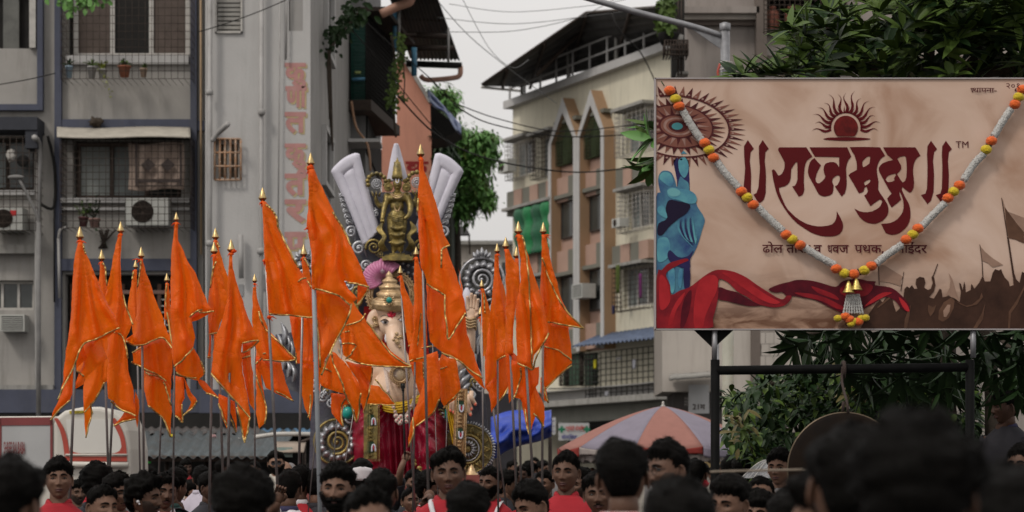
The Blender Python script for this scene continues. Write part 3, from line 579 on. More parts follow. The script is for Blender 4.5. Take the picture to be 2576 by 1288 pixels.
hE = [rE(1296, 352, 1345, 440), rE(1360, 338, 1410, 438), rE(1574, 275, 1648, 378), rE(1580, 478, 1645, 572), rE(1568, 670, 1645, 770), rE(1296, 520, 1410, 626), rE(1300, 700, 1350, 790), rE(1360, 696, 1410, 790)]
wall(FE, 0, LE, 5.3, ZT, hE, .3, .5).build('wall', CRMW, BE)
m = MB(); P = FE.pt; m.add([P(0, 0, 0), P(0, ZT, 0), P(0, ZT, -9), P(0, 0, -9)], [(0, 1, 2, 3)]); m.build('end_wall', CRMW, BE)
m = MB(); m.fbox(FE, -.25, LE, ZT-.1, ZT+.22, -.5, .35); m.build('cornice', PLW, BE); m = MB(); m.fbox(FE, 0, LE, ZT-9, ZT-.1, -9, -.6); m.build('inner_mass', BLK, BE)
for i, h in enumerate(hE):
    window(FE, *h, .25, BE, 3, gm=[GLL, GLS, CURT], fw=.09); m = MB(); m.fbox(FE, h[0]-.12, h[1]+.12, h[3]+.02, h[3]+.14, 0, .6); m.build('sunshade', CONC, BE)
    if i != 5: grille(FE, h[0]-.05, h[1]+.05, h[2]-.15, h[3], 0, .45, 7, 9, IRON if i % 3 == 1 else mat('pale_bars', (.3, .28, .26), .7), BE, .012)
# fins with pointed caps
for xa, xb, xc, yt in ((1415, 1450, 1479, 252), (1487, 1521, 1549, 232)):
    ua = FE.p(xa, 500)[0]; ub = FE.p(xb, 500)[0]; uc = FE.p(xc, 500)[0]; zb = FE.p(xb, 880)[1]; zs = FE.p(xa, yt+75)[1]; zt = FE.p((xa+xb)/2, yt)[1]; um = (ua+ub)/2
    D_ = .5; ub = uc-.28; zs = zt-1.75; um = (ua+uc)/2-.1; zi = zs-.1
    for a_, b_ in ((ua-.28, ua), (ub, uc)):
        m = MB(); m.fbox(FE, a_, b_, zb, zs, 0, D_); m.build('fin', BRN, BE); m = MB(); m.fbox(FE, a_, b_, zb, zs, D_, D_+.03); m.build('fin_edge', PLW, BE)
    for pl_ in ([(ua-.28, zs), (um, zt), (um, zt-.6), (ua, zs)], [(um, zt), (uc, zs), (ub, zs), (um, zt-.6)]):
        m = MB(); m.fprism(FE, pl_, 0, D_); m.build('pointed_cap', BRN, BE); m = MB(); m.fprism(FE, pl_, D_, D_+.03); m.build('cap_edging', PLW, BE)
    m = MB(); m.fprism(FE, [(ua, zs), (um, zt-.6), (ub, zs)], 0, .05); m.build('gable_infill', BRN, BE)
    m = MB(); m.fbox(FE, ua, ub, zb, zs, .0, .04); m.build('bay_wall', PCH, BE)
    for k, (y0, y1, mt) in enumerate(((313, 415, 'g'), (500, 600, 'd'), (695, 800, 'd'))):
        h = rE(xa+3, y0 if xa < 1480 else y0-18, xb-2, y1 if xa < 1480 else y1-18); window(FE, *h, -.06, BE, 1, gm=[mat('olive_mesh', (.035, .05, .02), .8, scale=6, var=.4)] if mt == 'g' else [GLS], fw=.07, fm=IRON); 
        if mt == 'g': grille(FE, h[0], h[1], h[2], h[3], .1, .35, 5, 12, mat('olive_wire', (.04, .055, .02), .8), BE, .016)
        m = MB(); m.fbox(FE, ua, ub, h[3], h[3]+.15, .04, .4); m.build('lintel', OLV, BE)
        m = MB(); m.fbox(FE, ua, (ua+ub)/2, h[2]-1.5, h[2]-.5, .04, .25); m.build('panel', PCH, BE)
        m = MB(); m.fbox(FE, (ua+ub)/2, ub, h[2]-1.5, h[2]-.5, .04, .25); m.build('panel', OLV, BE)
for x0, y0, x1, y1, n in ((1290, 468, 1412, 530, 6), (1565, 415, 1650, 470, 4), (1556, 612, 1650, 658, 4), (1290, 640, 1412, 690, 6)):
    a = rE(x0, y0, x1, y1)
    for k in range(n): w_ = (a[1]-a[0])/n; m = MB(); m.fbox(FE, a[0]+w_*k, a[0]+w_*(k+1)-.01, a[2], a[3], 0, .28+(.04 if k % 2 else 0)); m.build('panel', PCH if k % 2 else OLV, BE)
a = rE(1322, 520, 1412, 640); 
for k in range(4): w_ = (a[1]-a[0])/4; m = MB(); m.grid(lambda u, v, k=k: FE.pt(a[0]+w_*(k+u), a[3]+(a[2]-a[3])*v, .5+.12*math.sin(u*3.1)+.06*math.sin(v*14)), 8, 12); m.build('green_shade', mat('green_tarpaulin', (.008, .15, .045), .6, 0, scale=3, var=.3) if k % 2 else mat('green_tarpaulin_dull', (.012, .09, .04), .6, 0, scale=3, var=.3), BE, solid=.02)
# lower storeys: netted balcony, blue awning, washing, shop row
a = rE(1380, 885, 1506, 985); m = MB(); m.fbox(FE, a[0], LE, 5.25, 5.3, -9, .8); m.build('slab', CONC, BE); m = MB(); m.fbox(FE, 0, LE, 3.9, 5.25, -2.5, -2.4); m.fbox(FE, 0, LE, 2.4, 5.25, -3, -2.6); m.build('dark_arcade', BLK, BE)
a = rE(1415, 884, 1508, 975); m = MB(); m.fbox(FE, *a, -.1, -.02); m.build('dim_room', mat('dim_green', (.03, .04, .03), .9), BE)
for i, (x0, x1) in enumerate(((1418, 1432), (1434, 1468), (1472, 1504))): h = rE(x0, 890, x1, 970); m = MB(); m.fbox(FE, *h, .0, .03); m.build('green_net', mat('dull_green_net', (.035, .07, .045), .85, 0, scale=6, var=.5), BE); grille(FE, h[0], h[1], h[2], h[3], .03, .2, 4, 6, IRON, BE, .015)
h = rE(1508, 880, 1700, 1000); m = MB(); m.fbox(FE, h[0], LE, h[2], h[3], -.1, -.02); m.build('dark_room', BLK, BE); grille(FE, h[0], LE, h[2], h[3], .0, .6, 16, 8, BLK, BE, .018)
h = rE(1395, 976, 1700, 1004); m = MB(); m.fbox(FE, h[0], LE, h[2], h[3], 0, .25); m.build('parapet', PLW, BE); h = rE(1385, 1003, 1700, 1018); m = MB(); m.fbox(FE, h[0], LE, h[2], h[3], 0, 1.2); m.build('ledge', CONC, BE)
h = rE(1380, 1019, 1700, 1058); m = MB(); m.fbox(FE, h[0], LE, h[2], h[3], 0, .3); m.build('fascia', mat('dim_cream', (.22, .22, .19), .9, scale=1, var=.1, grime=.6), BE)
corrugated('tin_awning', mat('blue_grey_tin', (.085, .11, .17), .6, .2, scale=4, var=.3), BE, FE.pt(FE.p(1512, 862)[0], FE.p(1512, 862)[1]+.3, .1), FE.pt(LE, FE.p(1600, 856)[1]+.4, .1), FE.pt(LE, FE.p(1600, 868)[1], 1.3), FE.pt(FE.p(1512, 874)[0], FE.p(1512, 874)[1], 1.3), 20, .05)
for x, y, w_, h_, c in ((1540, 905, 12, 24, (.45, .4, .02)), (1586, 770, 8, 22, (.02, .02, .06)), (1640, 905, 14, 24, (.25, .25, .28)), (1655, 690, 6, 60, (.14, .02, .12)), (1598, 668, 20, 72, (.05, .07, .01)), (1700, 620, 10, 40, (.2, .2, .25)), (1570, 985, 20, 12, (.2, .2, .22)), (1600, 900, 30, 6, (.25, .24, .24))):
    T = thing('laundry', FE.pt(FE.p(x, y)[0], FE.p(x, y)[1], .7), 'cloth hung out to dry on the pale block, tint %s' % ('yellow' if c[0] > .4 else 'olive' if c[1] > c[2]*3 else 'navy' if c[0] < .03 else 'purple' if c[0] > .1 and c[1] < .05 else 'grey'), 'laundry', 'washing hung on the pale block')
    T['label'] = {1540: 'small yellow cloth hung in the dark lower balcony of the pale block', 1586: 'navy cloth hanging under a cage of the pale block', 1640: 'pale grey cloths hung below the blue tin awning', 1655: 'purple cloth hanging at the window beside the billboard', 1598: 'olive green curtain-like cloth in the third-floor cage', 1700: 'light grey cloth behind the billboard edge', 1570: 'crumpled pale cloth on the lower balcony rail', 1600: 'long pale cloth stretched in the lower balcony'}[x]
    m = MB(); m.grid(lambda u, v: FE.pt(FE.p(x, y)[0]+(u-.5)*w_*.016*(1+.1*math.sin(v*5)), FE.p(x, y)[1]-v*h_*.015, .72+.05*math.sin(u*9)), 8, 6); m.build('cloth', mat('laundry_%d' % x, c, .85, 0, scale=5, var=.2), T, solid=.01)
ac_unit(FE, *rE(1488+2, 716, 1516, 752), .3, .9, 'pale window air conditioner in the brown bay of the pale block', False)
ac_unit(FE, *rE(1592, 552, 1612, 574), .5, .9, 'small outdoor unit below the middle window of the pale block', True); ac_unit(FE, *rE(1302, 405, 1326, 436), .5, .9, 'dark outdoor unit at the far corner window of the pale block', True)
# roof shed, railing
RT = thing('roof_shed', FE.pt(LE/2, ZT, 0), 'large dark tin roof shed on posts above the pale block', 'roof shed'); 
TA = [W(1213, 212, 98), W(1345, 122, 96), W(1475, 32, 94), W(1600, 24, 89), W(1760, 10, 84)]; TBq = [W(1218, 214, 99), W(1310, 222, 106), W(1430, 190, 103), W(1560, 160, 98), W(1760, 118, 92)]
def lerpl(L_, t): k = min(len(L_)-2, int(t*(len(L_)-1))); f = t*(len(L_)-1)-k; return L_[k].lerp(L_[k+1], f)
m = MB(); m.grid(lambda u, v: lerpl(TA, u).lerp(lerpl(TBq, u), v)+Vector((0, 0, .05*math.sin(v*46))), 40, 60); m.build('tin_sheets', mat('grey_black_tin', (.04, .037, .035), .6, .3, scale=2, var=.4), RT, solid=.01)
for t in (.12, .3, .5, .72): rod('truss', [lerpl(TA, t)+Vector((0, 0, -.1)), lerpl(TBq, t)+Vector((0, 0, -.1))], .07, IRON, RT, k=1)
rod('purlin', [lerpl(TA, 0), lerpl(TA, .5), lerpl(TA, 1)], .06, IRON, RT, k=1); rod('brace', [W(1350, 190, 97), W(1440, 100, 97), W(1500, 50, 96)], .08, IRON, RT, k=1)
for x, y0, y1 in ((1429, 122, 205), (1550, 50, 168), (1313, 208, 240)): rod('post', [W(x, y0, FE.pt(FE.p(x, 200)[0], 0).y), W(x, y1, FE.pt(FE.p(x, 200)[0], 0).y)], .07, CONC, RT, k=1)
m = MB()
for i in range(22): p = lerpl([TA[0], TBq[1]], i/21); m.ball(p+Vector((0, 0, -.12)), .06, 6, 5)
m.build('lamp_bulbs', WFR, RT)
RL = thing('roof_railing', FE.pt(LE/2, ZT+.22, 0), 'white pipe railing along the roof edge of the pale block', 'railing')
for z in (.55, 1.1): rod('rail', [FE.pt(-.1, ZT+.22+z, .1), FE.pt(LE, ZT+.22+z, .1)], .045, PLW, RL, k=1)
for i in range(11): u = -.1+(LE+.1)*i/10; rod('post', [FE.pt(u, ZT+.2, .1), FE.pt(u, ZT+1.32, .1)], .045, PLW, RL, k=1)
# shop signs
SGW = mat('sign_white', (.42, .42, .42), .6, scale=3, var=.08); T = thing('shop_sign', W(1443, 1110, 86), 'white shop sign with red Devanagari line and green marks, left of the parasol', 'sign'); fr = front(86)
m = MB(); m.fbox(fr, *fr.r(1405, 1064, 1482, 1108), -.1, 0); m.build('board', SGW, T); lettering('ज्योती केमिस्ट', fr, 1422, 1074, 9, .01, mat('sign_red', (.4, .03, .02), .6), T, 'lettering', w=52, bold=.02); lettering('केमिस्ट', fr, 1412, 1096, 8, .01, mat('sign_blue', (.04, .04, .2), .6), T, 'lettering', w=40, bold=.02)
for x in (1413, 1476): m = MB(); a = fr.p(x, 1080); m.fbox(fr, a[0]-.04, a[0]+.04, a[1]-.12, a[1]+.12, 0, .012); m.fbox(fr, a[0]-.12, a[0]+.12, a[1]-.04, a[1]+.04, 0, .014); m.build('green_cross', mat('sign_green', (.01, .16, .08), .6), T)
T = thing('shop_sign', W(1383, 1090, 87), 'small lilac-white notice board beside the blue tarpaulin', 'sign'); fr = front(87); m = MB(); m.fbox(fr, *fr.r(1368, 1050, 1398, 1093), -.1, 0); m.build('board', SGW, T)
for k in range(5): m = MB(); a = fr.r(1372, 1058+k*6.5, 1395-(k % 2)*4, 1060+k*6.5); m.fbox(fr, *a, 0, .01); m.build('print_line', mat('sign_violet', (.10, .08, .2), .6), T)
m = MB(); fr = front(92)

# ---------------------------------------------------------------- beige building on the right
YF = 60.0; FF = front(YF); BF = thing('beige_building', (W(2100, 1000, YF).x, YF, 0), 'beige building with ledges and balcony behind the billboard', 'building'); rF = FF.r
BEI = mat('beige_grey_plaster', (.255, .225, .205), .9, 0, scale=.8, var=.08, grime=.55, gcol=(.1, .085, .07), streak=True); BEL = mat('pale_beige_plaster', (.42, .38, .34), .9, 0, scale=.8, var=.06, grime=.45, gcol=(.2, .17, .14), streak=True); BRC = mat('brown_grey_band', (.13, .105, .09), .9, 0, scale=1, var=.15, grime=.4)
hF = [rF(1925, -60, 2120, 80), rF(2445, -60, 2560, 60), rF(1910, 835, 1960, 960)]
wall(FF, rF(1728, 0, 1800, 1)[0], rF(2400, 0, 2950, 1)[1], 0, rF(0, -300, 1, 0)[3], hF, 1.0, 6).build('wall', BEI, BF)
for (x0, y0, x1, y1, d, mt) in ((1712, 26, 1905, 42, .5, BEI), (1718, 42, 1905, 54, .3, BEL), (1724, 54, 1905, 66, .15, BRC), (1898, -60, 1924, 195, .5, BRC), (1924, 80, 2950, 88, .4, BRC), (1924, 88, 2950, 145, .1, BEL), (1924, 145, 2950, 160, .3, BRC)):
    m = MB(); m.fbox(FF, *rF(x0, y0, x1, y1), 0, d); m.build('cornice', mt, BF)
for x in (1943, 1990): T = thing('gas_cylinder', W(x, 80, YF-.2), 'rusty red gas cylinder in the caged balcony, %s one' % ('left' if x < 1960 else 'right'), 'cylinder', 'cylinders in the balcony'); m = MB(); m.lathe(W(x, 80, YF-.2), [(.16, 0), (.17, .03), (.17, .42), (.14, .5), (.07, .54), (.09, .56), (.09, .62)], 18); m.build('tank', mat('rust_red', (.16, .05, .03), .7, scale=8, var=.3), T)
u = rF(1922, -60, 2130, 85, .5); grille(FF, u[0], u[1], u[2], u[3], 0, .5, 16, 12, IRON, BF, .010)
window(FF, *rF(2445, -60, 2560, 60), .3, BF, 2, gm=GLL)
for k in range(24): m = MB(); x = 1905+(k % 8)*21+((k//8) % 2)*10; y = 836+(k//8)*30; m.fbox(FF, *rF(x, y, x+20, y+29), .0, .03); m.build('wall_tile', BEL, BF)
YG = 52.0; FG = front(YG); BG = thing('cream_annex', (W(1760, 1000, YG).x, YG, 0), 'cream annex wall below the billboard with a broken concrete ledge', 'building'); rG_ = FG.r
m = MB(); m.fbox(FG, *rG_(1666, 600, 1890, 985), -3, 0); m.build('wall', BEL, BG); m = MB(); m.fbox(FG, *rG_(1888, 600, 1912, 1000), -3, .1); m.build('pilaster', BRC, BG)
m = MB(); m.grid(lambda u, v: W(1684+u*110, 946-u*8+v*6+3*noise.noise(Vector((u*12, v, 0))), YG-.1-1.2*v), 24, 4); m.build('broken_ledge', CONC, BG, solid=.08)
m = MB(); m.fbox(FG, *rG_(1700, 985, 1900, 1200), -3, -.6); m.build('under_wall', mat('dull_grey', (.10, .09, .085), .9, scale=2, var=.25), BG)  # set-back lower wall in dark grey
T = thing('poster', W(1758, 1040, YG-.2), 'pale poster with dark Devanagari figures pasted beside the black post', 'poster'); fr = front(YG-.2); m = MB(); m.fbox(fr, *fr.r(1732, 968, 1784, 1040), -.03, 0); m.build('paper', SGW, T); lettering('21म', fr, 1742, 1018, 12, .01, IRON, T, 'lettering', w=32, bold=.02)
for k in range(3): lettering('\u0967\u0968\u0969', fr, 1722, 1000+k*8, 5, .01, WFR, T, 'lettering', w=14)
T = thing('stained_board', W(1840, 1180, 40), 'rusty yellow sheet wall behind the black post', 'sheet'); fr = front(40); m = MB(); m.fbox(fr, *fr.r(1742, 1145, 1900, 1185), -.1, 0); m.build('sheet', mat('stained_yellow', (.20, .14, .06), .8, 0, scale=4, var=.3, grime=.8, streak=True), T); m = MB(); m.fbox(fr, *fr.r(1742, 1138, 1900, 1145), -.12, .05); m.build('edge', CONC, T)
# balcony plants near the top centre right
T = thing('hanging_planter', W(1692, 160, 58), 'caged planter with a black pot and climbing plant at the building corner', 'planter'); fr = front(58); grille(fr, *fr.r(1668, 115, 1725, 150), 0, .7, 8, 3, IRON, T, .02); m = MB(); m.lathe(W(1684, 112, 57.6), [(.20, 0), (.28, .22), (.29, .26)], 16); m.build('pot', BLK, T); m = MB(); m.lathe(W(1704, 110, 57.6), [(.12, 0), (.15, .2)], 14); m.build('pot', CONC, T)
rg = random.Random(12); m = MB()
for _ in range(240): leaf(m, W(1675+rg.gauss(0, 11), 20+rg.uniform(-40, 60), 57.5+rg.uniform(-.3, .3)), rdir(rg, 0), Vector((0, -1, 0)), .17, .05, 2)
m.build('leaves', LF[0], T); m = MB(); m.fbox(front(58.5), *front(58.5).r(1690, -60, 1722, 195), -.4, 0); m.build('dark_recess', BLK, T)
for x in (1706, 1714): rod('bar', [W(x, -60, 57.9), W(x, 190, 57.9)], .02, IRON, T, k=1)
m = MB(); m.fbox(front(58.5), *front(58.5).r(1700, 190, 1728, 196), 0, .6); m.build('ledge', CONC, T)
# ---------------------------------------------------------------- things in the street between the crowd and the houses
# tin-roofed stalls
T = thing('tin_stall', (W(560, 1100, 41).x, 41, 0), 'low stall with two overlapping corrugated tin roofs behind the flags', 'stall'); TN1 = mat('blue_grey_corrugated', (.085, .105, .115), .6, .25, scale=2.5, col2=(.055, .06, .06), grime=.6, gcol=(.08, .06, .05)); TN2 = mat('rusty_corrugated', (.075, .075, .075), .65, .2, scale=2, col2=(.06, .045, .04)); TN3 = mat('blue_corrugated', (.06, .12, .19), .6, .2, scale=2, var=.3)
corrugated('upper_sheet', TN2, T, W(318, 1054, 45), W(640, 1052, 45), W(660, 1092, 41.6), W(322, 1092, 41.6), 15, .02); corrugated('upper_sheet', TN3, T, W(636, 1056, 45), W(800, 1058, 45), W(812, 1090, 42), W(655, 1092, 42), 8, .02)
corrugated('lower_sheet', TN1, T, W(350, 1086, 42), W(745, 1084, 42), W(700, 1152, 38.5), W(332, 1150, 38.5), 15, .024)
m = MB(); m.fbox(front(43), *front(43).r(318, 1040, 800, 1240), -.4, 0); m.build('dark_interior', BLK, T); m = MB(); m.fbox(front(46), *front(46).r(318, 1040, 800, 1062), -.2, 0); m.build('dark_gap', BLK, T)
for x in (345, 420, 520, 610, 690): rod('post', [W(x, 1152, 39), W(x, 1215, 39), Vector((W(x, 1152, 39).x, 39, 0))], .04, IRON, T, k=1)
rod('eave_beam', [W(330, 1153, 38.6), W(702, 1155, 38.6)], .05, IRON, T, k=1)
for x, y, c in ((433, 1096, (.5, .4, .02)), (375, 1112, (.5, .2, .03)), (538, 1097, (.5, .3, .3)), (374, 1191-28, (.03, .4, .05)), (527, 1130, (.3, .3, .25)), (408, 1140, (.3, .32, .3)), (600, 1105, (.25, .25, .24))):
    t = thing('litter', W(x, y, 40.9), {433: 'yellow scrap lying on the upper tin sheet', 375: 'orange scrap on the left end of the tin roof', 538: 'pink scrap lying on the tin roof', 374: 'green scrap near the stall eave', 527: 'grey paper scrap on the lower tin sheet', 408: 'pale scrap at the lower tin edge', 600: 'dull scrap on the tin roof right part'}[x], 'litter'); m = MB(); m.ball(W(x, y, 40.9), .035, 8, 6, (1.4, 1, .7), .8); m.build('scrap', mat('scrap_%d' % x, c, .7), t)
T = thing('stall_awning', (W(740, 1120, 38).x, 38, 0), 'cream flat awning with a faded painted fascia right of the tin stall', 'awning'); m = MB(); m.grid(lambda u, v: W(692+u*78-(6 if u > .9 else 0)*v, 1112+v*26, 38-v*.6+.04*math.sin(u*9)), 16, 4); m.build('cloth', mat('buff_canvas', (.26, .21, .17), .9, scale=3, var=.15, grime=.4), T, solid=.02)
fr = front(37.5); m = MB(); m.fbox(fr, *fr.r(690, 1125, 735, 1150), -.05, 0); m.build('fascia', mat('faded_sign', (.34, .33, .28), .8, 0, scale=3, col2=(.12, .22, .22)), T); rod('rail', [W(640, 1100, 38), W(705, 1092, 38), W(800, 1093, 38)], .035, WFR, T); rod('rail', [W(735, 1120, 38), W(770, 1108, 38), W(800, 1094, 38)], .03, IRON, T)
for x in (700, 765): rod('post', [W(x, 1120, 38), Vector((W(x, 1120, 38).x, 38, 0))], .03, IRON, T, k=1)
# goods van with painted rear
YV = 29.0; T = thing('goods_van', (W(200, 1100, YV).x, YV, 0), 'white goods van with red arched stripes, SHREE SAI BABA on its side', 'van'); VW = mat('van_white', (.50, .47, .42), .4, 0, scale=2, var=.06, grime=.25, gcol=(.25, .22, .18)); VR = mat('van_red', (.36, .055, .035), .45, 0, scale=4, var=.12); VD = mat('van_red_dark', (.16, .03, .03), .5, 0, scale=4, var=.12)
fr = front(YV); prof = [(134, 1230), (134, 1068), (140, 1050), (162, 1033), (205, 1024), (250, 1023), (285, 1033), (308, 1050), (322, 1082), (329, 1130), (331, 1230)]
m = MB(); m.fprism(fr, [fr.p(*p) for p in prof], -1.4, 0); b = m.build('body', VW, T); bv = b.modifiers.new('bevel', 'BEVEL'); bv.width = .05; bv.segments = 3
PT = [(145, 1052), (300, 1052), (316, 1090), (321, 1158), (168, 1158), (158, 1100)]
m = MB(); m.fprism(fr, [fr.p(*p) for p in ((166, 1055), (292, 1055), (308, 1100), (311, 1140), (176, 1140), (170, 1090))], 0, .012); m.build('panel', mat('van_panel', (.56, .54, .50), .4, 0, scale=2, var=.04), T)
def band(pa, pb, d, mt, nm='stripe'): 
    a = catmull([(x, y, 0) for x, y in pa], 6); b_ = catmull([(x, y, 0) for x, y in pb], 6); vs = []
    for p, q_ in zip(a, b_): g = fr.p(p.x, p.y); h = fr.p(q_.x, q_.y); vs += [fr.pt(*g, d), fr.pt(*h, d)]
    m = MB(); m.add(vs, [(2*i, 2*i+1, 2*i+3, 2*i+2) for i in range(len(a)-1)]); return m.build(nm, mt, T)
band([(134+2, 1052), (150, 1080), (158, 1110), (163, 1146)], [(146, 1052), (160, 1075), (170, 1105), (175, 1142)], .016, VR); band([(279, 1052), (290, 1075), (303, 1105), (308, 1146)], [(290, 1052), (303, 1072), (315, 1105), (320, 1146)], .016, VR)
band([(163, 1148), (240, 1148), (320, 1148)], [(163, 1161), (240, 1161), (320, 1161)], .016, VR); band([(176, 1120), (182, 1135), (208, 1142)], [(176, 1142), (184, 1142), (208, 1142.5)], .018, VR, 'corner_arc'); band([(280, 1142), (300, 1135), (308, 1118)], [(280, 1142.5), (300, 1142), (308, 1142)], .018, VR, 'corner_arc')
rod('chrome_trim', [W(165, 1144, YV-.03), W(320, 1144, YV-.03)], .012, VW, T, k=1); rod('bumper', [W(168, 1168, YV-.06), W(322, 1170, YV-.06)], .035, VW, T, k=1); rod('seam', [W(168, 1163, YV-.03), W(322, 1164, YV-.03)], .012, BLK, T, k=1)
m = MB(); m.fprism(fr, [fr.p(*p) for p in ((174, 1034), (232, 1032), (234, 1039), (176, 1041))], 0, .01); m.build('yellow_plate', mat('number_plate_yellow', (.45, .36, .03), .6), T); lettering('GOODS CARRIER', fr, 180, 1034.5, 4.5, .014, BLK, T, 'lettering', w=48, bold=.02)
SV = Vector((W(136, 1100, YV).x, YV+.05, 0)); FV = Frame(SV-Vector((3.2, -.9, 0)), Vector((3.2, -.9, 0))); LV = Vector((3.2, .9, 0)).length; zt = W(0, 1046, YV).z; zb = W(0, 1200, YV).z
m = MB(); m.fbox(FV, 0, LV, .5, zt, -1.3, 0); b = m.build('side_body', VW, T); bv = b.modifiers.new('bevel', 'BEVEL'); bv.width = .04; bv.segments = 2
def rV(*a): return FV.r(*a)
m = MB(); m.fbox(FV, *rV(0, 1064, 128, 1185), 0, .01); m.build('side_panel', mat('van_side_panel', (.33, .33, .33), .5, 0, scale=2, var=.06), T)
for a in ((2, 1050, 134, 1070), (0, 1052, 5, 1200), (128, 1052, 134, 1200)): m = MB(); m.fbox(FV, *rV(*a), .012, .02); m.build('side_stripe', VD, T)
lettering('SHREE SAI BABA', FV, 14, 1112, 29, .03, VD, T, 'lettering', w=52, bold=.03, font_h=.70)
for x, y in ((-.2, .3), (.35, .3)): m = MB(); m.lathe((SV.x+x*2+.5, YV+.4, .38), [(.2, -.12), (.38, -.1), (.38, .1), (.2, .12)], 20, 'X'); m.build('wheel', BLK, T)
# parasol
YU = 34.0; c = W(1668, 1022, YU); T = thing('parasol', (c.x, YU, 0), 'large market parasol with alternating salmon and lilac panels', 'parasol'); SLM = mat('salmon_canvas', (.26, .12, .098), .8, 0, scale=5, var=.08, spec=.2); LIL = mat('lilac_canvas', (.175, .155, .195), .75, 0, scale=5, var=.08); RDC = mat('red_valance', (.20, .02, .014), .8, 0, scale=5, var=.15); PLC = mat('translucent_lining', (.30, .26, .24), .7, 0, scale=6, var=.15)
rim = S(262, YU); hz = c.z-W(1668, 1128, YU).z; n = 10
def can(a, t, dz=0): return Vector((c.x+rim*t*math.sin(a), YU-rim*t*math.cos(a), c.z-hz*(t**1.25)*1.0+.03*math.sin(t*3)+dz))
for k in range(n):
    a0 = 2*math.pi*(k-.5)/n+.0; a1 = a0+2*math.pi/n
    m = MB(); m.grid(lambda u, v: can(a0+(a1-a0)*u, max(.02, v))*1+Vector((0, 0, -.045*math.sin(math.pi*u)*v)), 10, 12); m.build('panel', SLM if k % 2 == 0 else LIL, T, solid=.006)
    m = MB(); m.grid(lambda u, v: can(a0+(a1-a0)*u, 1)+Vector((.02*math.sin(a0), 0, -v*(.10+.03*math.sin(u*6.28+k)+.02*noise.noise(Vector((u*7, k, 0))))-.045*math.sin(math.pi*u))), 12, 4); m.build('valance', RDC if k % 2 == 0 else (LIL if k % 3 else PLC), T, solid=.006)
    m = MB(); m.tube([can(a0, t)-Vector((0, 0, .02)) for t in (.05, .5, 1)], .012, 5); m.build('rib', IRON, T)
    m = MB(); m.grid(lambda u, v: can(a0+(a1-a0)*u, .96)+Vector((0, 0, -.10-v*.10-.05*math.sin(u*12.5+k)**2)), 12, 3); m.build('lining', PLC, T, solid=.004)
rod('pole', [c, Vector((c.x, YU, 0))], .025, WFR, T, k=1); m = MB(); m.lathe(c, [(.03, -.03), (.03, .01), (.015, .03), (.02, .045), (.008, .07)], 12); m.build('finial', WFR, T)
# blue tarpaulin stall, clear umbrella
T = thing('blue_tarpaulin', (W(1325, 1080, 36).x, 36, 0), 'bright blue tarpaulin sheet slung behind the right-hand flags', 'tarpaulin'); m = MB(); m.grid(lambda u, v: W(1235+u*152, 1024+(1-u)*26+v*(110-45*u)-8*math.sin(u*5), 36-.8*math.sin(v*2.6)+.2*noise.noise(Vector((u*5, v*5, 2)))), 30, 24); m.build('sheet', mat('vivid_blue_tarpaulin', (.012, .04, .30), .5, 0, scale=3, var=.3, bump=.01, bscale=5), T, solid=.01)
for x in (1245, 1384): rod('post', [W(x, 1030, 36.3), Vector((W(x, 1030, 36.3).x, 36.3, 0))], .03, IRON, T, k=1)
T = thing('dark_slab', (W(1225, 1040, 40).x, 40, 0), 'plain dark slab behind the silver disc', 'infill'); m = MB(); m.fbox(front(42), *front(42).r(1195, 990, 1300, 1240), -.3, 0); m.build('slab_panel', mat('dark_slab_coat', (.022, .02, .024), .8, 0, scale=3, var=.3), T)  # plain dark slab filling the dark area behind the disc
YK = 19.0; c = W(1952, 1203, YK); T = thing('clear_umbrella', (c.x, YK, 0), 'small transparent umbrella catching white glints near the gong', 'umbrella'); m = MB(); rim = S(88, YK); hz = S(52, YK)
m.grid(lambda u, v: Vector((c.x+rim*v*math.cos(u*6.283), YK+rim*v*math.sin(u*6.283), c.z+hz*(1-v**2.0))), 32, 10); cu = m.build('canopy', mat('clear_plastic', (.6, .6, .63), .12, 0, scale=7, col2=(.12, .12, .13), alpha=.42, spec=.8), T)
for k in range(8): a = math.pi*2*k/8; rod('rib', [Vector((c.x+rim*v*math.cos(a), YK+rim*v*math.sin(a), c.z+hz*(1-v**2))) for v in (0, .5, 1)], .004, WFR, T)
rod('shaft', [c+Vector((0, 0, hz+.04)), Vector((c.x, YK, 1.05))], .006, IRON, T, k=1)
# street lamp mast
YL = 33.0; T = thing('lamp_mast', (W(1830, 1160, YL).x, YL, 0), 'tall steel street lamp mast with a long arm reaching over the street', 'street lamp'); GAL = mat('galvanised_steel', (.27, .27, .28), .5, .55, scale=8, col2=(.17, .17, .18))
rod('mast', [W(1824, 62, YL), W(1826, 600, YL), W(1831, 1000, YL)], [.065, .075, .085][0], GAL, T, k=1); m = MB(); m.tube([W(1831, 800, YL), W(1832, 1190, YL), Vector((W(1832, 1190, YL).x, YL, 0))], .082, 16); m.build('lower_mast', mat('pale_painted_mast', (.30, .29, .24), .6, 0, scale=5, var=.12, grime=.7, gcol=(.2, .1, .04)), T)
m = MB(); m.lathe(W(1824, 78, YL), [(.066, 0), (.075, .01), (.075, .10), (.02, .12)], 18); m.build('cap', GAL, T); rod('arm', [W(1815, 90, YL), W(1740, 66, YL), W(1600, 30, YL), W(1440, -16, YL)], .042, GAL, T)
fr = front(YL); m = MB(); m.fprism(fr, [fr.p(*p) for p in ((1742, 74), (1814, 92), (1814, 124))], -.01, .01); m.build('gusset', GAL, T)
for k in range(3): rod('rag_tie', [W(1810, 158+k*9, YL-.1), W(1826, 155+k*8, YL-.12), W(1843, 158+k*5, YL-.05)], .012, WFR, T)
rod('red_ribbon', [W(1812, 160, YL-.1), W(1806, 180, YL-.1), W(1808, 194, YL-.1)], .018, VR, T)
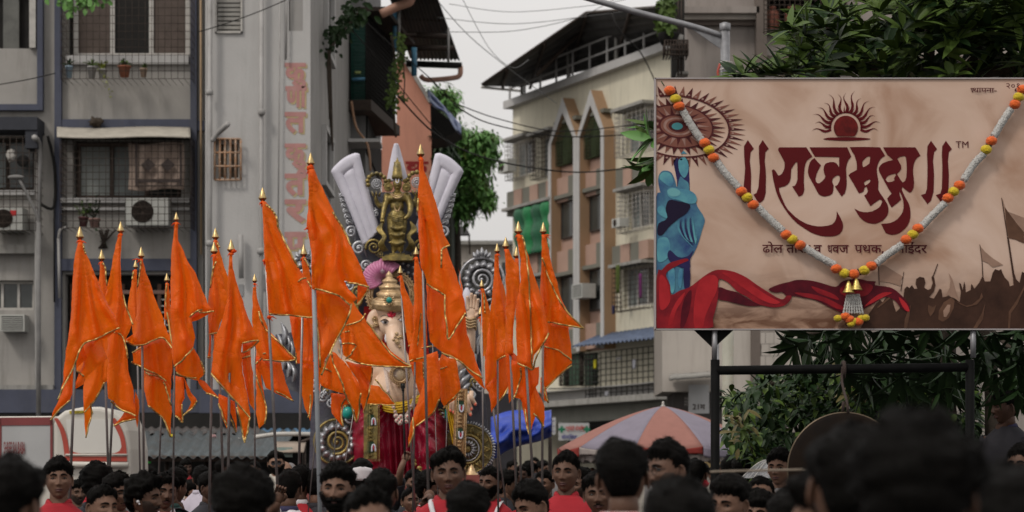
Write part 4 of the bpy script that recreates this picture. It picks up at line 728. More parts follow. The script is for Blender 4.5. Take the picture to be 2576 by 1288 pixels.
T = thing('utility_post', (W(1795, 1150, 37).x, 37, 0), 'thin galvanised post with ladder-like brackets behind the black frame', 'post')
rod('post', [W(1804, 830, 37), Vector((W(1804, 830, 37).x, 37, 0))], .03, GAL, T, k=1); 
for k in range(9): m = MB(); m.tube([W(1806, 1085+k*12, 37), W(1814, 1085+k*12, 37), W(1814, 1091+k*12, 37)], .012, 5); m.build('bracket', GAL, T)
# overhead cables: one object each
def cable(pts, Ys, r, label, mt=None):
    P = catmull([W(x, y, Yc) for (x, y), Yc in zip(pts, Ys)], 8); m = MB(); m.tube(P, r, 5); tag(m.build('overhead_cable', mt or BLK), label, 'cable', 'cables strung across the street')
CG = mat('grey_cable', (.10, .10, .10), .6)
cable([(1140, 258), (1250, 298), (1400, 330), (1560, 318), (1700, 300)], [55, 58, 60, 60, 58], .014, 'thin cable sagging from the tree top to the billboard, upper of three')
cable([(1140, 262), (1230, 310), (1400, 342), (1560, 340), (1700, 325)], [55, 58, 60, 60, 58], .016, 'thin cable sagging just below the uppermost street cable')
cable([(1000, 240), (1100, 340), (1230, 400), (1420, 432), (1560, 425), (1700, 395)], [52, 54, 58, 62, 60, 58], .02, 'thick dark cable sagging lowest across the sky gap')
cable([(885, 75), (960, 160), (1100, 330), (1180, 385)], [50, 52, 55, 56], .012, 'cable running diagonally past the black balcony cage')
cable([(885, 20), (980, 110), (1080, 195), (1140, 258)], [50, 52, 54, 55], .012, 'cable from the fig tree across the tin canopy')
cable([(1095, -5), (1180, 90), (1290, 180), (1400, 260)], [60, 62, 66, 70], .010, 'faint cable falling steeply through the sky', CG)
cable([(1100, 44), (1290, 60), (1500, 38), (1700, 10)], [60, 64, 64, 60], .009, 'faint nearly level cable high in the sky', CG)
cable([(1120, 80), (1290, 78), (1450, 45), (1560, -10)], [60, 64, 64, 60], .009, 'faint curved cable above the tin roof shed', CG)
cable([(1130, 10), (1290, 30), (1500, 12), (1600, -8)], [60, 64, 64, 60], .008, 'faint uppermost cable in the sky', CG)
cable([(1160, -10), (1230, 120), (1290, 170), (1330, 150)], [60, 62, 66, 70], .008, 'faint slack cable beside the roof shed corner', CG)
cable([(1540, 35), (1560, 80), (1610, 130), (1650, 210), (1660, 250)], [70, 70, 72, 74, 74], .02, 'dark loose cable hanging from the roof shed')
cable([(-20, 216), (70, 200), (140, 184)], [46, 46, 46], .010, 'thin cable crossing the left wall panel')
cable([(500, 80), (560, 62), (644, 32), (720, 0)], [45, 45, 45, 45], .010, 'thin cable crossing the louvred vent of the pale block')
cable([(1380, 978), (1500, 975), (1600, 968), (1740, 950)], [80, 78, 72, 62], .022, 'pale cable slung along the lower balcony of the pale block', CG)
# ---------------------------------------------------------------- trees
def whorl(mb, c, ax, n, L, w, rg, droop=.35):
    ax = ax.normalized(); a = ax.orthogonal().normalized(); b = ax.cross(a)
    for i in range(n):
        an = 2*math.pi*i/n+rg.uniform(-.25, .25); el_ = rg.uniform(.15, .95); d = (a*math.cos(an)+b*math.sin(an))*math.cos(el_)+ax*math.sin(el_)
        leaf(mb, c, d, ax, L*rg.uniform(.75, 1.15), w, 4, droop*rg.uniform(.4, 1.2))
def shared_leaves(T, specs, L, w, mts, name='leaf'):
    """up to 300 single leaves sharing one mesh"""
    ms = []
    for mt in mts: mb = MB(); leaf(mb, Vector((0, 0, 0)), Vector((0, 1, 0)), Vector((0, 0, 1)), L, w, 4, .12); me = bpy.data.meshes.new('leaf'); me.from_pydata(mb.v, [], mb.f); me.materials.append(mt); me.polygons.foreach_set('use_smooth', mb.sm); ms.append(me)
    base = wl(T)
    for i, (p, d, up, s) in enumerate(specs):
        o = bpy.data.objects.new(name, ms[i % len(ms)]); COL.objects.link(o); o.parent = T
        y = d.normalized(); x = y.cross(up)
        if x.length < 1e-3: x = y.orthogonal()
        x.normalize(); z = x.cross(y); M = Matrix((x, y, z)).transposed().to_4x4(); o.matrix_local = Matrix.Translation(p-base) @ M @ Matrix.Scale(s, 4)
def whorl_tree(label, cat, foot, pts, Y, L, w, rg, per=9, mats=(0, 1), big=300, nm='tree', branches=True):
    """pts: (x, y, dy, axis) centres of leaf whorls"""
    T = thing(nm, foot, label, cat); mbs = [MB() for _ in mats]; specs = []; pts = sorted(pts, key=lambda p: p[2]); cnt = 0
    for j, (x, y, Yw, ax) in enumerate(pts):
        c = W(x, y, Yw); ax = ax.normalized(); a = ax.orthogonal().normalized(); b_ = ax.cross(a); n = per+rg.choice((-1, 0, 1))
        if cnt+n <= big:
            for i in range(n):
                an = 2*math.pi*i/n+rg.uniform(-.25, .25); e_ = rg.uniform(.15, .95); d = (a*math.cos(an)+b_*math.sin(an))*math.cos(e_)+ax*math.sin(e_)-Vector((0, 0, .15)); specs.append((c, d, ax, rg.uniform(.75, 1.15)))
            cnt += n
        else: whorl(mbs[j % len(mbs)], c, ax, n, L, w, rg)
    shared_leaves(T, specs, L, w, [LF[i] for i in mats])
    for mb, i in zip(mbs, mats):
        if mb.v: o = mb.build('crown', LF[i], T); o['kind'] = 'stuff'
    return T
rg = random.Random(21); V3 = Vector
# big-leaved tree behind the billboard
pts = []
def inpoly(x, y, pl):
    c = False; j = len(pl)-1
    for i in range(len(pl)):
        if (pl[i][1] > y) != (pl[j][1] > y) and x < (pl[j][0]-pl[i][0])*(y-pl[i][1])/(pl[j][1]-pl[i][1])+pl[i][0]: c = not c
        j = i
    return c
reg = [(1995, 200), (1990, 60), (2100, 40), (2190, 10), (2260, -40), (2620, -40), (2620, 210)]
while len(pts) < 300:
    x, y = rg.uniform(1840, 2640), rg.uniform(-40, 215)
    if inpoly(x, y, reg) and noise.noise(Vector((x*.012, y*.016, 4))) > -.28: pts.append((x, y, rg.uniform(19.0, 21.5), V3((rg.gauss(0, .5), rg.gauss(-.35, .4), 1))))
for x, y in ((1850, 195), (1872, 188), (1905, 190), (1935, 192), (1965, 185), (1990, 190), (2010, 120), (1990, 75), (2015, 150), (2040, 185), (2070, 70), (2085, 30), (2110, 100), (2130, 45), (1958, 188), (2025, 92)): pts.append((x, y, 18.7, V3((rg.gauss(0, .5), -.4, 1))))
foot = (W(2360, 1100, 20.5).x, 20.5, 0)
T = whorl_tree('large tree with whorls of long glossy leaves rising behind the billboard', 'tree', foot, pts, 20, .28, .035, rg, 9, (0, 0, 1))
trunk_top = W(2360, 700, 20.5)
m = MB(); m.tube(catmull([V3(foot), W(2362, 1060, 20.5), W(2366, 860, 20.5), W(2350, 600, 20.5), W(2340, 350, 20.6), W(2330, 150, 20.6)], 5), [.16]*6+[.13]*8+[.09]*7+[.05]*5, 14); m.build('trunk', BARK, T)
for k, (x, y, px, py) in enumerate(((2345, 500, 2030, 150), (2345, 420, 2150, 70), (2340, 380, 2480, 60), (2340, 300, 2590, 130), (2345, 520, 2100, 190), (2338, 330, 2250, 20), (2345, 450, 2540, 190), (2350, 560, 1960, 190))):
    a = W(x, y, 20.5); b = W(px, py, 20.0); rod('branch', [a, a.lerp(b, .5)+V3((0, 0, -.12)), b], .035, BARK, T)
m = MB(); rg = random.Random(77)  # unseen crown above the view, added to shade the bush and walls below
for _ in range(7000):
    p = V3((rg.uniform(2.6, 10), rg.uniform(17.5, 27), rg.uniform(0, 4))); p.z += 1.55+.2*p.y+.25+.25*noise.noise(p*1.3); 
    if noise.noise(p*.6) > -.25: leaf(m, p, rdir(rg, -.1), V3((0, 0, 1)), .34, .05, 2)
o = m.build('added_shade_crown', LF[0], T); o['kind'] = 'stuff'
for bx_, by_, bz_ in ((3.4, 19.5, 7.2), (5, 24, 8), (7.5, 21, 8.2), (6, 18.5, 7)): rod('branch', [W(2330, 200, 20.6), V3(((W(2330, 200, 20.6).x+bx_)/2, (20.6+by_)/2, 5.2)), V3((bx_, by_, bz_))], .045, BARK, T)  # limbs reaching up into the added crown
# leaf sprays left of the billboard
pts = [(1650-8, 352, 20.8, V3((-.9, -.3, .35))), (1648, 395, 20.9, V3((-.4, -.3, -1))), (1640, 425, 20.9, V3((-.3, -.3, -1))), (1652, 330, 20.9, V3((-.3, -.3, 1)))]
T = whorl_tree('spray of long drooping leaves poking out left of the billboard', 'branch', W(1720, 420, 21), pts, 20, .31, .045, rg, 9, (0, 3), 60, 'leafy_branch'); rod('stem', [W(1735, 430, 21), W(1690, 380, 20.9), W(1644, 352, 20.8)], .014, BARK, T); rod('stem', [W(1720, 450, 21), W(1665, 410, 20.9), W(1645, 400, 20.9)], .012, BARK, T)
# drooping long leaves below the billboard
pts = []
while len(pts) < 95:
    x, y = rg.uniform(1985, 2640), rg.uniform(800, 985)
    if x < 2120 and y > 900: continue
    if 2395 < x < 2445 and rg.random() < .6: continue
    if noise.noise(Vector((x*.014, y*.018, 9))) > -.2: pts.append((x, y, rg.uniform(17.5, 20.5), V3((rg.gauss(0, .6), -.3, -.6))))
T = whorl_tree('long dark leaves drooping below the lower edge of the billboard', 'foliage', (W(2500, 1100, 20).x, 20.2, 0), pts, 19, .30, .032, rg, 7, (1, 1), 300, 'drooping_tree'); m = MB(); m.tube(catmull([V3((W(2500, 1100, 20).x, 20.2, 0)), W(2495, 1000, 20.3), W(2470, 820, 20.3), W(2450, 700, 20.4)], 5), .06, 10); m.build('trunk', BARK, T)  # leaves coloured darker for the shade below the board
for x, y in ((2100, 830), (2250, 860), (2560, 850), (2600, 900), (2030, 840)): rod('branch', [W(2470, 800, 20.3), W((2470+x)/2, y-30, 19.9), W(x, y, 19.5)], .018, BARK, T)
# dense small-leaved bush behind the frame
def bush(label, foot, n, regf, Yr, L, w, mts, rg, nm='bush', cat='bush', zb=.1):
    T = thing(nm, foot, label, cat); mbs = [MB() for _ in mts]; k = 0; specs = []
    while k < n:
        x, y, Yb = regf(rg)
        if x is None: continue
        p = W(x, y, Yb); d = rdir(rg, zb)
        if Yb < Yr and len(specs) < 300: specs.append((p, d, V3((0, -.3, 1)), rg.uniform(.7, 1.2)))
        else: leaf(mbs[k % len(mbs)], p, d, V3((0, -.3, 1)), L*rg.uniform(.7, 1.2), w, 3, .3)
        k += 1
    shared_leaves(T, specs, L, w, [LF[i] for i in mts[:2]])
    for mb, i in zip(mbs, mts): o = mb.build('crown', LF[i], T); o['kind'] = 'stuff'
    return T
def reg1(rg):
    x = rg.uniform(1825, 2460); y = rg.uniform(905, 1230)
    top = 930+60*max(0, (1990-x)/160)+20*noise.noise(V3((x*.02, 0, 1)))
    if y < top or (x < 1900 and y > 1165) or (x < 1850 and rg.random() < .5): return None, None, None
    if noise.noise(V3((x*.016, y*.02, 2))) < -.30: return None, None, None
    return x, y, rg.uniform(19.5, 23.5)
T = bush('dense dark-leaved bush growing behind the black pipe frame', (W(2150, 1150, 22).x, 22, 0), 9000, reg1, 19.75, .115, .027, (1, 1, 1, 0), rg)  # shade behind the board put into darker leaf colours
for k in range(14): x = 1900+k*40; rod('branch', [V3((W(2150, 1150, 22).x+k*.04-.3, 22, .2)), W((x+2150)/2, 1130, 21.5), W(x, 960+rg.uniform(0, 60), 20.6)], .018, BARK, T)
# two leafy shoots with reddish young leaves in front of the bush
for cx, cy, lab in ((1868, 1068, 'leafy shoot with olive young leaves hanging beside the lamp mast'), (2240, 1000, 'leafy shoot with pale young leaves at the middle of the dark bush'), (2130, 950, 'shoot of reddish green leaves just under the pipe frame')):
    T = thing('leafy_shoot', W(cx, cy+60, 19.4), lab, 'branch'); m = MB(); rod('stem', [W(cx+26, cy+70, 19.5), W(cx+8, cy+20, 19.3), W(cx-8, cy-30, 19.2)], .007, BARK, T)
    sp = []
    for k in range(34): t = rg.random(); p = W(cx+18-30*t+rg.gauss(0, 13), cy+60-95*t+rg.gauss(0, 9), 19.2+rg.uniform(-.1, .1)); sp.append((p, V3((rg.gauss(-.1, .6), rg.gauss(-.3, .3), rg.gauss(-.2, .5))), V3((0, -.5, 1)), rg.uniform(.7, 1.15)))
    shared_leaves(T, sp, .12, .025, [LF[0], mat('leaf_olive', (.10, .10, .03), .45, 0, scale=.9, col2=(.14, .09, .04))])
# bright tree between the blocks
def reg2(rg):
    t = rg.random()
    lob = rg.choice(((1105, 240, 42, 18), (1130, 262, 20, 20), (1180, 365, 46, 32), (1205, 400, 42, 34), (1190, 440, 48, 34), (1200, 490, 38, 32), (1165, 520, 34, 34), (1150, 350, 30, 40), (1220, 350, 26, 16), (1225, 385, 24, 12), (1140, 460, 34, 60), (1228, 505, 14, 18), (1160, 400, 40, 40)))
    x = lob[0]+rg.gauss(0, .48)*lob[2]; y = lob[1]+rg.gauss(0, .48)*lob[3]; return x, y, 76+rg.uniform(-2, 2)
T = bush('bright green tree with drooping sprays between the two buildings', (W(1150, 1100, 77).x, 77, 0), 9500, reg2, 74.1, .24, .042, (3, 3, 0, 3), rg, 'street_tree', 'tree', -.35)
m = MB(); m.tube(catmull([V3((W(1150, 1100, 77).x, 77, 0)), W(1148, 700, 77), W(1142, 520, 77), W(1150, 400, 77), W(1130, 280, 77)], 4), .18, 10); m.build('trunk', BARK, T)
def reg3(rg): return 1108+rg.gauss(0, 14), 400+rg.gauss(0, 60), 71+rg.uniform(-1, 1)
bush('dark ivy-like growth hanging against the side of the salmon wall', W(1108, 470, 71), 900, reg3, 60, .35, .06, (1,), rg, 'creeper', 'plant', -.4)
# ---------------------------------------------------------------- billboard on the black pipe frame
YH = 16.0; FH = front(YH); HB = thing('billboard', (W(2120, 1180, YH).x, YH, 0), 'wide printed billboard with maroon Devanagari logo on a black pipe frame', 'billboard')
bx0, by0, bx1, by1 = 1650, 199, 2640, 827
_mat = mat
def mat(name, *a, **k):
    if name.startswith(('print_', 'logo', 'text', 'sun_')): k.setdefault('spec', .12)
    return _mat(name, *a, **k)
def printmat():
    m = bpy.data.materials.new('peach_print'); m.use_nodes = True; t = m.node_tree; t.nodes.clear(); L = t.links.new
    b = N(t, 'ShaderNodeBsdfPrincipled'); o = N(t, 'ShaderNodeOutputMaterial'); L(b.outputs[0], o.inputs[0]); b.inputs['Roughness'].default_value = .55; b.inputs['Specular IOR Level'].default_value = .3
    tc = N(t, 'ShaderNodeTexCoord'); mp = N(t, 'ShaderNodeMapping'); mp.inputs['Scale'].default_value = (1, 1, 1.0); L(tc.outputs['Object'], mp.inputs[0])
    n1 = N(t, 'ShaderNodeTexNoise'); n1.inputs['Scale'].default_value = 1.7; n1.inputs['Detail'].default_value = 7; n1.inputs['Distortion'].default_value = 1.2; L(mp.outputs[0], n1.inputs['Vector'])
    cr = N(t, 'ShaderNodeValToRGB'); e = cr.color_ramp.elements; e[0].position = .30; e[0].color = (.36, .215, .145, 1); e[1].position = .68; e[1].color = (.58, .43, .35, 1); x = cr.color_ramp.elements.new(.48); x.color = (.50, .35, .27, 1); L(n1.outputs['Fac'], cr.inputs[0])
    n2 = N(t, 'ShaderNodeTexNoise'); n2.inputs['Scale'].default_value = 3.0; n2.inputs['Detail'].default_value = 8; n2.inputs['Distortion'].default_value = 2.5; mp2 = N(t, 'ShaderNodeMapping'); mp2.inputs['Scale'].default_value = (1, 1, 2.6); L(tc.outputs['Object'], mp2.inputs[0]); L(mp2.outputs[0], n2.inputs['Vector'])
    c2 = N(t, 'ShaderNodeValToRGB'); e = c2.color_ramp.elements; e[0].position = .40; e[0].color = (.11, .045, .022, 1); e[1].position = .62; e[1].color = (.30, .18, .12, 1); L(n2.outputs['Fac'], c2.inputs[0])
    sp = N(t, 'ShaderNodeSeparateXYZ'); L(tc.outputs['Object'], sp.inputs[0]); mr = N(t, 'ShaderNodeMapRange'); zb = W(0, 827, YH).z; zm = W(0, 660, YH).z; mr.inputs['From Min'].default_value = zm; mr.inputs['From Max'].default_value = zb+.05; L(sp.outputs['Z'], mr.inputs['Value'])
    mx = N(t, 'ShaderNodeMix', data_type='RGBA'); L(mr.outputs[0], mx.inputs[0]); L(cr.outputs[0], mx.inputs[6]); L(c2.outputs[0], mx.inputs[7]); L(mx.outputs[2], b.inputs['Base Color']); return m
PM = printmat(); m = MB(); m.fbox(FH, *FH.r(bx0, by0, bx1, by1), -.04, 0); bb = m.build('printed_sheet', PM, HB)
m = MB(); RIM = mat('board_rim', (.33, .30, .30), .5)
for a in ((bx0-3, by0-3, bx1, by0), (bx0-3, by1, bx1, by1+3), (bx0-4, by0-3, bx0, by1+3)): m.fbox(FH, *FH.r(*a), -.05, .012)
m.build('rim', RIM, HB)
def clipx(pl, x0):
    out = []; n = len(pl)
    for i in range(n):
        a, b = pl[i], pl[(i+1) % n]
        if a[0] >= x0: out.append(a)
        if (a[0] >= x0) != (b[0] >= x0): t = (x0-a[0])/(b[0]-a[0]); out.append((x0, a[1]+(b[1]-a[1])*t))
    return out
LAY = [0]
def pr(name, pl, mt, layer, holes=(), clip=True, parent=None):
    if clip: pl = clipx(pl, bx0+1); pl = [(x, max(by0+1, min(by1-1, y))) for x, y in pl]
    if len(pl) < 3: return
    v, f = tri_poly([tuple(p) for p in pl], 60, [[tuple(p) for p in h] for h in holes]); mb = MB()
    mb.add([FH.pt(*FH.p(p[0], p[1]), .0015*layer) for p in v], [t[::-1] for t in f]); return mb.build(name, mt, parent or HB)
def sm(s, k=3): return [(p.x, p.y) for p in catmull([(a, b, 0) for a, b in path(s)], k, True)]
LOGO = mat('logo_maroon', (.085, .005, .007), .5, 0, scale=3, var=.1); HALO = mat('logo_halo', (.42, .33, .30), .55)
d2 = "L 335,110 372,50 432,135 400,170 392,260 400,330 405,400 403,500 403,570 385,640 345,675 320,655 280,590 310,575 330,520 340,400 345,330 335,200"
d3 = "L 2005,110 2040,57 2100,140 2070,170 2060,260 2066,330 2070,400 2065,560 2040,650 2005,685 1940,595 1985,580 2000,530 2004,400 2005,300 2000,200"
for s, dx in ((d2, -147*.2539), (d2, 0), (d3, 0), (d3, 147*.2539)): pr('logo_bar', [(x+dx, y) for x, y in path(s)], LOGO, 2)
raa = "L 540,122 805,122 865,215 835,235 810,255 795,290 787,330 782,400 780,470 785,540 778,570 765,595 730,612 700,565 665,510 690,503 705,480 717,440 717,350 715,270 700,272 680,298 655,340 652,390 650,430 640,465 620,490 590,510 560,515 533,525 538,560 556,610 592,690 618,735 655,772 700,815 750,850 810,880 860,895 910,904 960,905 1010,900 1060,885 1085,860 1100,830 1106,790 1105,755 1125,788 1145,825 1165,870 1170,905 1160,950 1130,985 1090,1000 1050,1006 990,1005 950,1000 900,985 860,970 815,945 770,915 716,878 668,832 626,782 584,722 548,662 524,612 504,560 490,500 478,450 470,400 463,350 480,340 492,348 508,370 525,400 545,398 565,380 585,340 590,300 588,270 560,215 525,150 528,130"
jaa = "L 835,122 1210,122 1250,215 1225,245 1208,285 1198,330 1202,400 1205,480 1200,530 1185,580 1155,610 1120,560 1088,510 1115,492 1132,460 1138,430 1132,405 1115,400 1090,412 1065,435 1060,465 1075,500 1070,560 1060,583 1035,600 985,610 955,603 930,590 905,550 880,500 855,455 830,410 820,370 825,320 840,270 860,245 885,228 915,265 950,300 930,335 908,380 895,430 900,462 915,478 935,478 960,458 985,432 993,410 982,380 975,340 980,305 1000,280 1040,268 1075,268 1100,278 1118,300 1130,322 1130,220 1010,217 890,215 870,185"
muu = "L 1235,120 1380,118 1535,122 1585,205 1560,222 1540,240 1522,270 1510,300 1503,340 1505,370 1512,420 1520,460 1517,540 1535,575 1560,610 1590,655 1610,690 1618,725 1618,760 1608,795 1590,820 1560,850 1530,865 1495,878 1460,880 1420,872 1390,860 1360,840 1330,810 1305,770 1280,728 1330,755 1370,763 1410,765 1455,757 1490,740 1520,722 1540,700 1555,665 1550,645 1530,640 1490,668 1440,705 1410,655 1378,600 1400,585 1415,555 1400,510 1385,520 1370,560 1350,572 1325,578 1298,530 1270,480 1245,440 1222,400 1240,380 1275,362 1305,345 1305,300 1300,260 1280,200 1255,160"
draa = "L 1565,122 1885,122 1910,160 1935,205 1905,225 1885,250 1870,285 1863,330 1862,380 1868,430 1872,470 1868,515 1860,540 1848,560 1830,573 1795,548 1755,515 1750,540 1780,610 1800,645 1820,680 1832,725 1837,770 1835,820 1825,860 1808,898 1780,930 1750,955 1720,975 1690,985 1650,990 1620,983 1590,970 1568,928 1545,880 1600,876 1640,870 1680,852 1710,830 1740,795 1760,760 1768,720 1768,680 1760,635 1748,600 1735,572 1727,562 1728,590 1745,640 1700,680 1650,718 1625,680 1605,630 1625,605 1650,580 1625,545 1600,500 1570,445 1540,390 1523,355 1522,325 1538,300 1560,280 1610,260 1665,248 1640,225 1610,200 1585,160"
for s, hs in ((raa, ()), (jaa, ()), (muu, ("L 1360,265 1385,235 1410,215 1432,212 1437,225 1435,255 1430,282 1400,305 1368,320 1360,300", "L 1375,470 1400,452 1432,440 1440,450 1432,470 1405,492 1385,500")), (draa, ("L 1590,440 1605,412 1640,393 1688,382 1692,398 1675,425 1678,450 1650,464 1610,466", "L 1705,235 1730,217 1775,208 1790,220 1797,270 1800,340 1795,420 1782,455 1760,470 1735,440 1702,385 1725,365 1745,335 1742,300"))):
    pr('logo_letter', path(s), LOGO, 2, [path(h) for h in hs])
# rising sun emblem
SUNR = mat('sun_red', (.16, .012, .010), .5, 0, scale=14, col2=(.05, .006, .006)); cx, cy = 2012.8+.2188*525, 201.3+.2188*550; r = 30.5
pr('sun_disc', [(cx+r*math.cos(a), cy+r*math.sin(a)) for a in [2*math.pi*i/40 for i in range(40)] if math.sin(a) < .78], SUNR, 3)
pr('sun_base', sm("S 265,680 320,664 420,660 530,656 640,660 760,668 810,680 720,692 530,700 340,692", 3), LOGO, 2)
for k in range(15):
    a = R(-6+k*13.7); b0 = 37; b1 = 82+6*math.sin(k*2.3)+8*math.sin(math.pi*k/14); pts = []; n = 9; sgn = -1 if a < math.pi/2 else 1
    for s in (-1, 1):
        row = []
        for i in range(n+1):
            t = i/n; rr = b0+(b1-b0)*t; wv = 6.5*math.sin(t*6.3)*sgn*(.45+.55*t); w_ = (3.6*(1-t)**1.1+.15)*(1+.7*math.exp(-((t-.45)/.13)**2)); row.append((cx+rr*math.cos(a)-(wv+w_*s)*math.sin(a), cy-rr*math.sin(a)-(wv+w_*s)*math.cos(a)))
        pts.append(row)
    pr('sun_ray', pts[0]+pts[1][::-1], LOGO, 2)
    if k < 14:
        a2 = a+R(6.8); pr('sun_flamelet', [(cx+37*math.cos(a2-.06), cy-37*math.sin(a2-.06)), (cx+37*math.cos(a2+.06), cy-37*math.sin(a2+.06)), (cx+56*math.cos(a2+.05*sgn), cy-56*math.sin(a2+.05*sgn))], LOGO, 2)
TXM = mat('text_maroon', (.07, .008, .012), .5)
def half(s, keep, x, y, h, w):   # half form: the letter without its upright
    pass
DH = 27
lettering('ढोल ताशा व', FH, 1917, 617, 19, .004, TXM, HB, 'lettering', w=150, bold=.012); lettering('ध', FH, 2082, 617, 19, .004, TXM, HB, 'lettering', w=12, bold=.012); lettering('वज', FH, 2093, 617, 19, .004, TXM, HB, 'lettering', w=42, bold=.012); lettering('पथक,', FH, 2149, 617, 19, .004, TXM, HB, 'lettering', w=74, bold=.012); lettering('भाईंदर', FH, 2252, 617, 19, .004, TXM, HB, 'lettering', w=80, bold=.012)
lettering('स', FH, 2441, 222, 11, .004, TXM, HB, 'lettering', w=8, bold=.01); lettering('थापना-', FH, 2447, 222, 11, .004, TXM, HB, 'lettering', w=60, bold=.01); lettering('२०१९', FH, 2515, 225, 11, .004, TXM, HB, 'lettering', w=48, bold=.01, font_h=.53); lettering('TM', FH, 2404, 357, 15, .004, TXM, HB, 'lettering', w=32)
# printed wheel
C1 = mat('print_wine', (.095, .018, .018), .5, 0, scale=16, col2=(.045, .012, .014)); C2 = mat('print_brown', (.19, .075, .055), .5, 0, scale=12, var=.2); C3 = mat('print_pinkish', (.30, .18, .15), .5, 0, scale=20, var=.3); TQ = mat('print_turquoise', (.06, .22, .24), .5, 0, scale=12, var=.15)
wx, wy = 1648+.2442*235, 188.7+.2442*530; th = R(7)
def ep(rx, ry, a): X = rx*math.cos(a); Y_ = ry*math.sin(a); return (wx+X*math.cos(th)-Y_*math.sin(th), wy+X*math.sin(th)+Y_*math.cos(th))
def ering(rx, ry, wd, mt, lay, nm='wheel_ring'):
    n = 72
    for k in range(n): a, b = 2*math.pi*k/n, 2*math.pi*(k+1)/n; 
    o = [ep(rx, ry, 2*math.pi*k/n) for k in range(n)]; i_ = [ep(rx-wd, ry-wd*.8, 2*math.pi*k/n) for k in range(n)]; mb = MB()
    for k in range(n):
        q4 = [o[k], o[(k+1) % n], i_[(k+1) % n], i_[k]]
        if min(p[0] for p in q4) < bx0+1: continue
        mb.add([FH.pt(*FH.p(*p), .0015*lay) for p in q4], [(0, 1, 2, 3)])
    return mb.build(nm, mt, HB)
for k in range(48):
    a = 2*math.pi*k/48; pr('wheel_spike', [ep(132, 78, a-.055), ep(172, 102, a+.015), ep(132, 78, a+.06)], C1 if k % 2 else C2, 2+(k % 2)*.3); g = ep(139, 82, a)
    if g[0] > bx0+4: pr('wheel_gem', [(g[0]+3.4*math.cos(t), g[1]+2.4*math.sin(t)) for t in [2*math.pi*i/8 for i in range(8)]], C3, 3)
for k in range(36): a = 2*math.pi*k/36; pr('wheel_spike', [ep(90, 54, a-.06), ep(122, 72, a+.02), ep(90, 54, a+.09)], C1 if k % 2 else C2, 2+(k % 2)*.3)
ering(132, 78, 4.5, C1, 2.8); pr('wheel_disc', [ep(90, 55, 2*math.pi*k/60) for k in range(60)], C2, 3); ering(90, 55, 4, C1, 3.6); 
for k in range(26): a = 2*math.pi*k/26; pr('wheel_flame', [ep(48, 29, a-.11), ep(82, 50, a+.06), ep(48, 29, a+.1)], C3 if k % 2 else C1, 3.5+(k % 2)*.4)
pr('wheel_hub', [ep(50, 30, 2*math.pi*k/40) for k in range(40)], C1, 4.6)
for i, (rr, mt) in enumerate(((44, C2), (37, C3), (30, C2), (24, C1))): pr('hub_ring', [ep(rr, rr*.6, 2*math.pi*k/36) for k in range(36)], mt, 5+i*.5)
pr('hub_gem', [(wx+14*math.cos(t)-2, wy+9*math.sin(t)) for t in [2*math.pi*i/24 for i in range(24)]], TQ, 7.4)
# printed blue hand
B1 = mat('print_blue', (.025, .045, .15), .5, 0, scale=5, col2=(.085, .25, .31)); B2 = mat('print_teal', (.12, .36, .38), .5, 0, scale=7, col2=(.045, .14, .26)); B3 = mat('print_indigo', (.022, .018, .075), .5, 0, scale=6, var=.3); B0 = mat('print_violet_black', (.012, .008, .025), .5)
pr('hand_finger', sm("K 195,860 200,960 225,1090 240,1290 350,1290 355,1150 350,1000 345,900 330,860", 2), B3, 2); pr('hand_finger_light', sm("K 245,870 310,850 345,930 335,1010 300,1060 255,1010 240,940", 3), B2, 3); pr('hand_finger_light', sm("K 255,1050 300,1080 345,1120 350,1250 300,1290 230,1200", 3), B1, 3); pr('finger_tip', path("K 265,812 290,780 330,812"), B2, 2.5)
pr('hand_back', sm("J 0,130 80,60 140,0 200,20 300,60 345,110 360,180 425,290 405,380 370,500 330,590 300,640 295,740 297,870 240,900 150,940 110,860 90,760 60,720 0,740", 3), B1, 2.2)
pr('hand_thumb', sm("K 30,1080 60,1000 110,985 170,1010 210,1110 225,1250 150,1350 110,1300 60,1230", 3), B1, 3.2); pr('hand_thumb_light', sm("K 40,1060 70,1010 120,1000 165,1030 190,1110 150,1150 90,1110", 3), B2, 4)
pr('hand_knuckle', sm("J 100,60 130,20 200,30 290,45 350,90 350,150 290,160 200,130 130,110", 3), B2, 4.2); pr('hand_nail', sm("J 105,50 150,25 205,45 215,80 170,100 125,90", 3), mat('print_pale_teal', (.13, .33, .36), .5), 5)
pr('hand_shadow', sm("J 120,130 200,140 300,170 270,240 200,290 120,360 60,430 20,420 30,330 100,290 90,200", 3), B0, 4.4)
pr('hand_fold', sm("J 25,190 70,180 105,280 60,270 20,230", 3), B2, 4.5); pr('hand_palm', sm("J 20,480 60,450 110,460 130,540 110,620 60,660 20,640", 3), B2, 4)
for k in range(7):
    o_ = k*22; pr('hand_crease', sm("J %d,%d %d,%d %d,%d %d,%d %d,%d %d,%d" % (205+o_*.9, 290-k*4, 190+o_, 360+k*4, 230+o_*.9, 440+k*12, 330+o_*.2, 540-k*22, 240+o_*.9, 430+k*10, 202+o_, 350+k*2), 3), B2 if k % 2 == 0 else B3, 4.6+k*.1)
pr('hand_shade_edge', sm("J 130,560 200,620 280,610 330,560 300,640 296,720 200,700 130,660 105,600", 3), B3, 4.9); pr('wrist_light', sm("J 110,730 160,715 170,800 165,900 140,930 120,840", 3), B2, 5); pr('wrist_light', sm("J 205,730 235,730 230,830 215,890 195,840", 3), B2, 5); pr('wrist_dark', sm("J 245,720 297,700 297,870 250,885", 2), B3, 5)
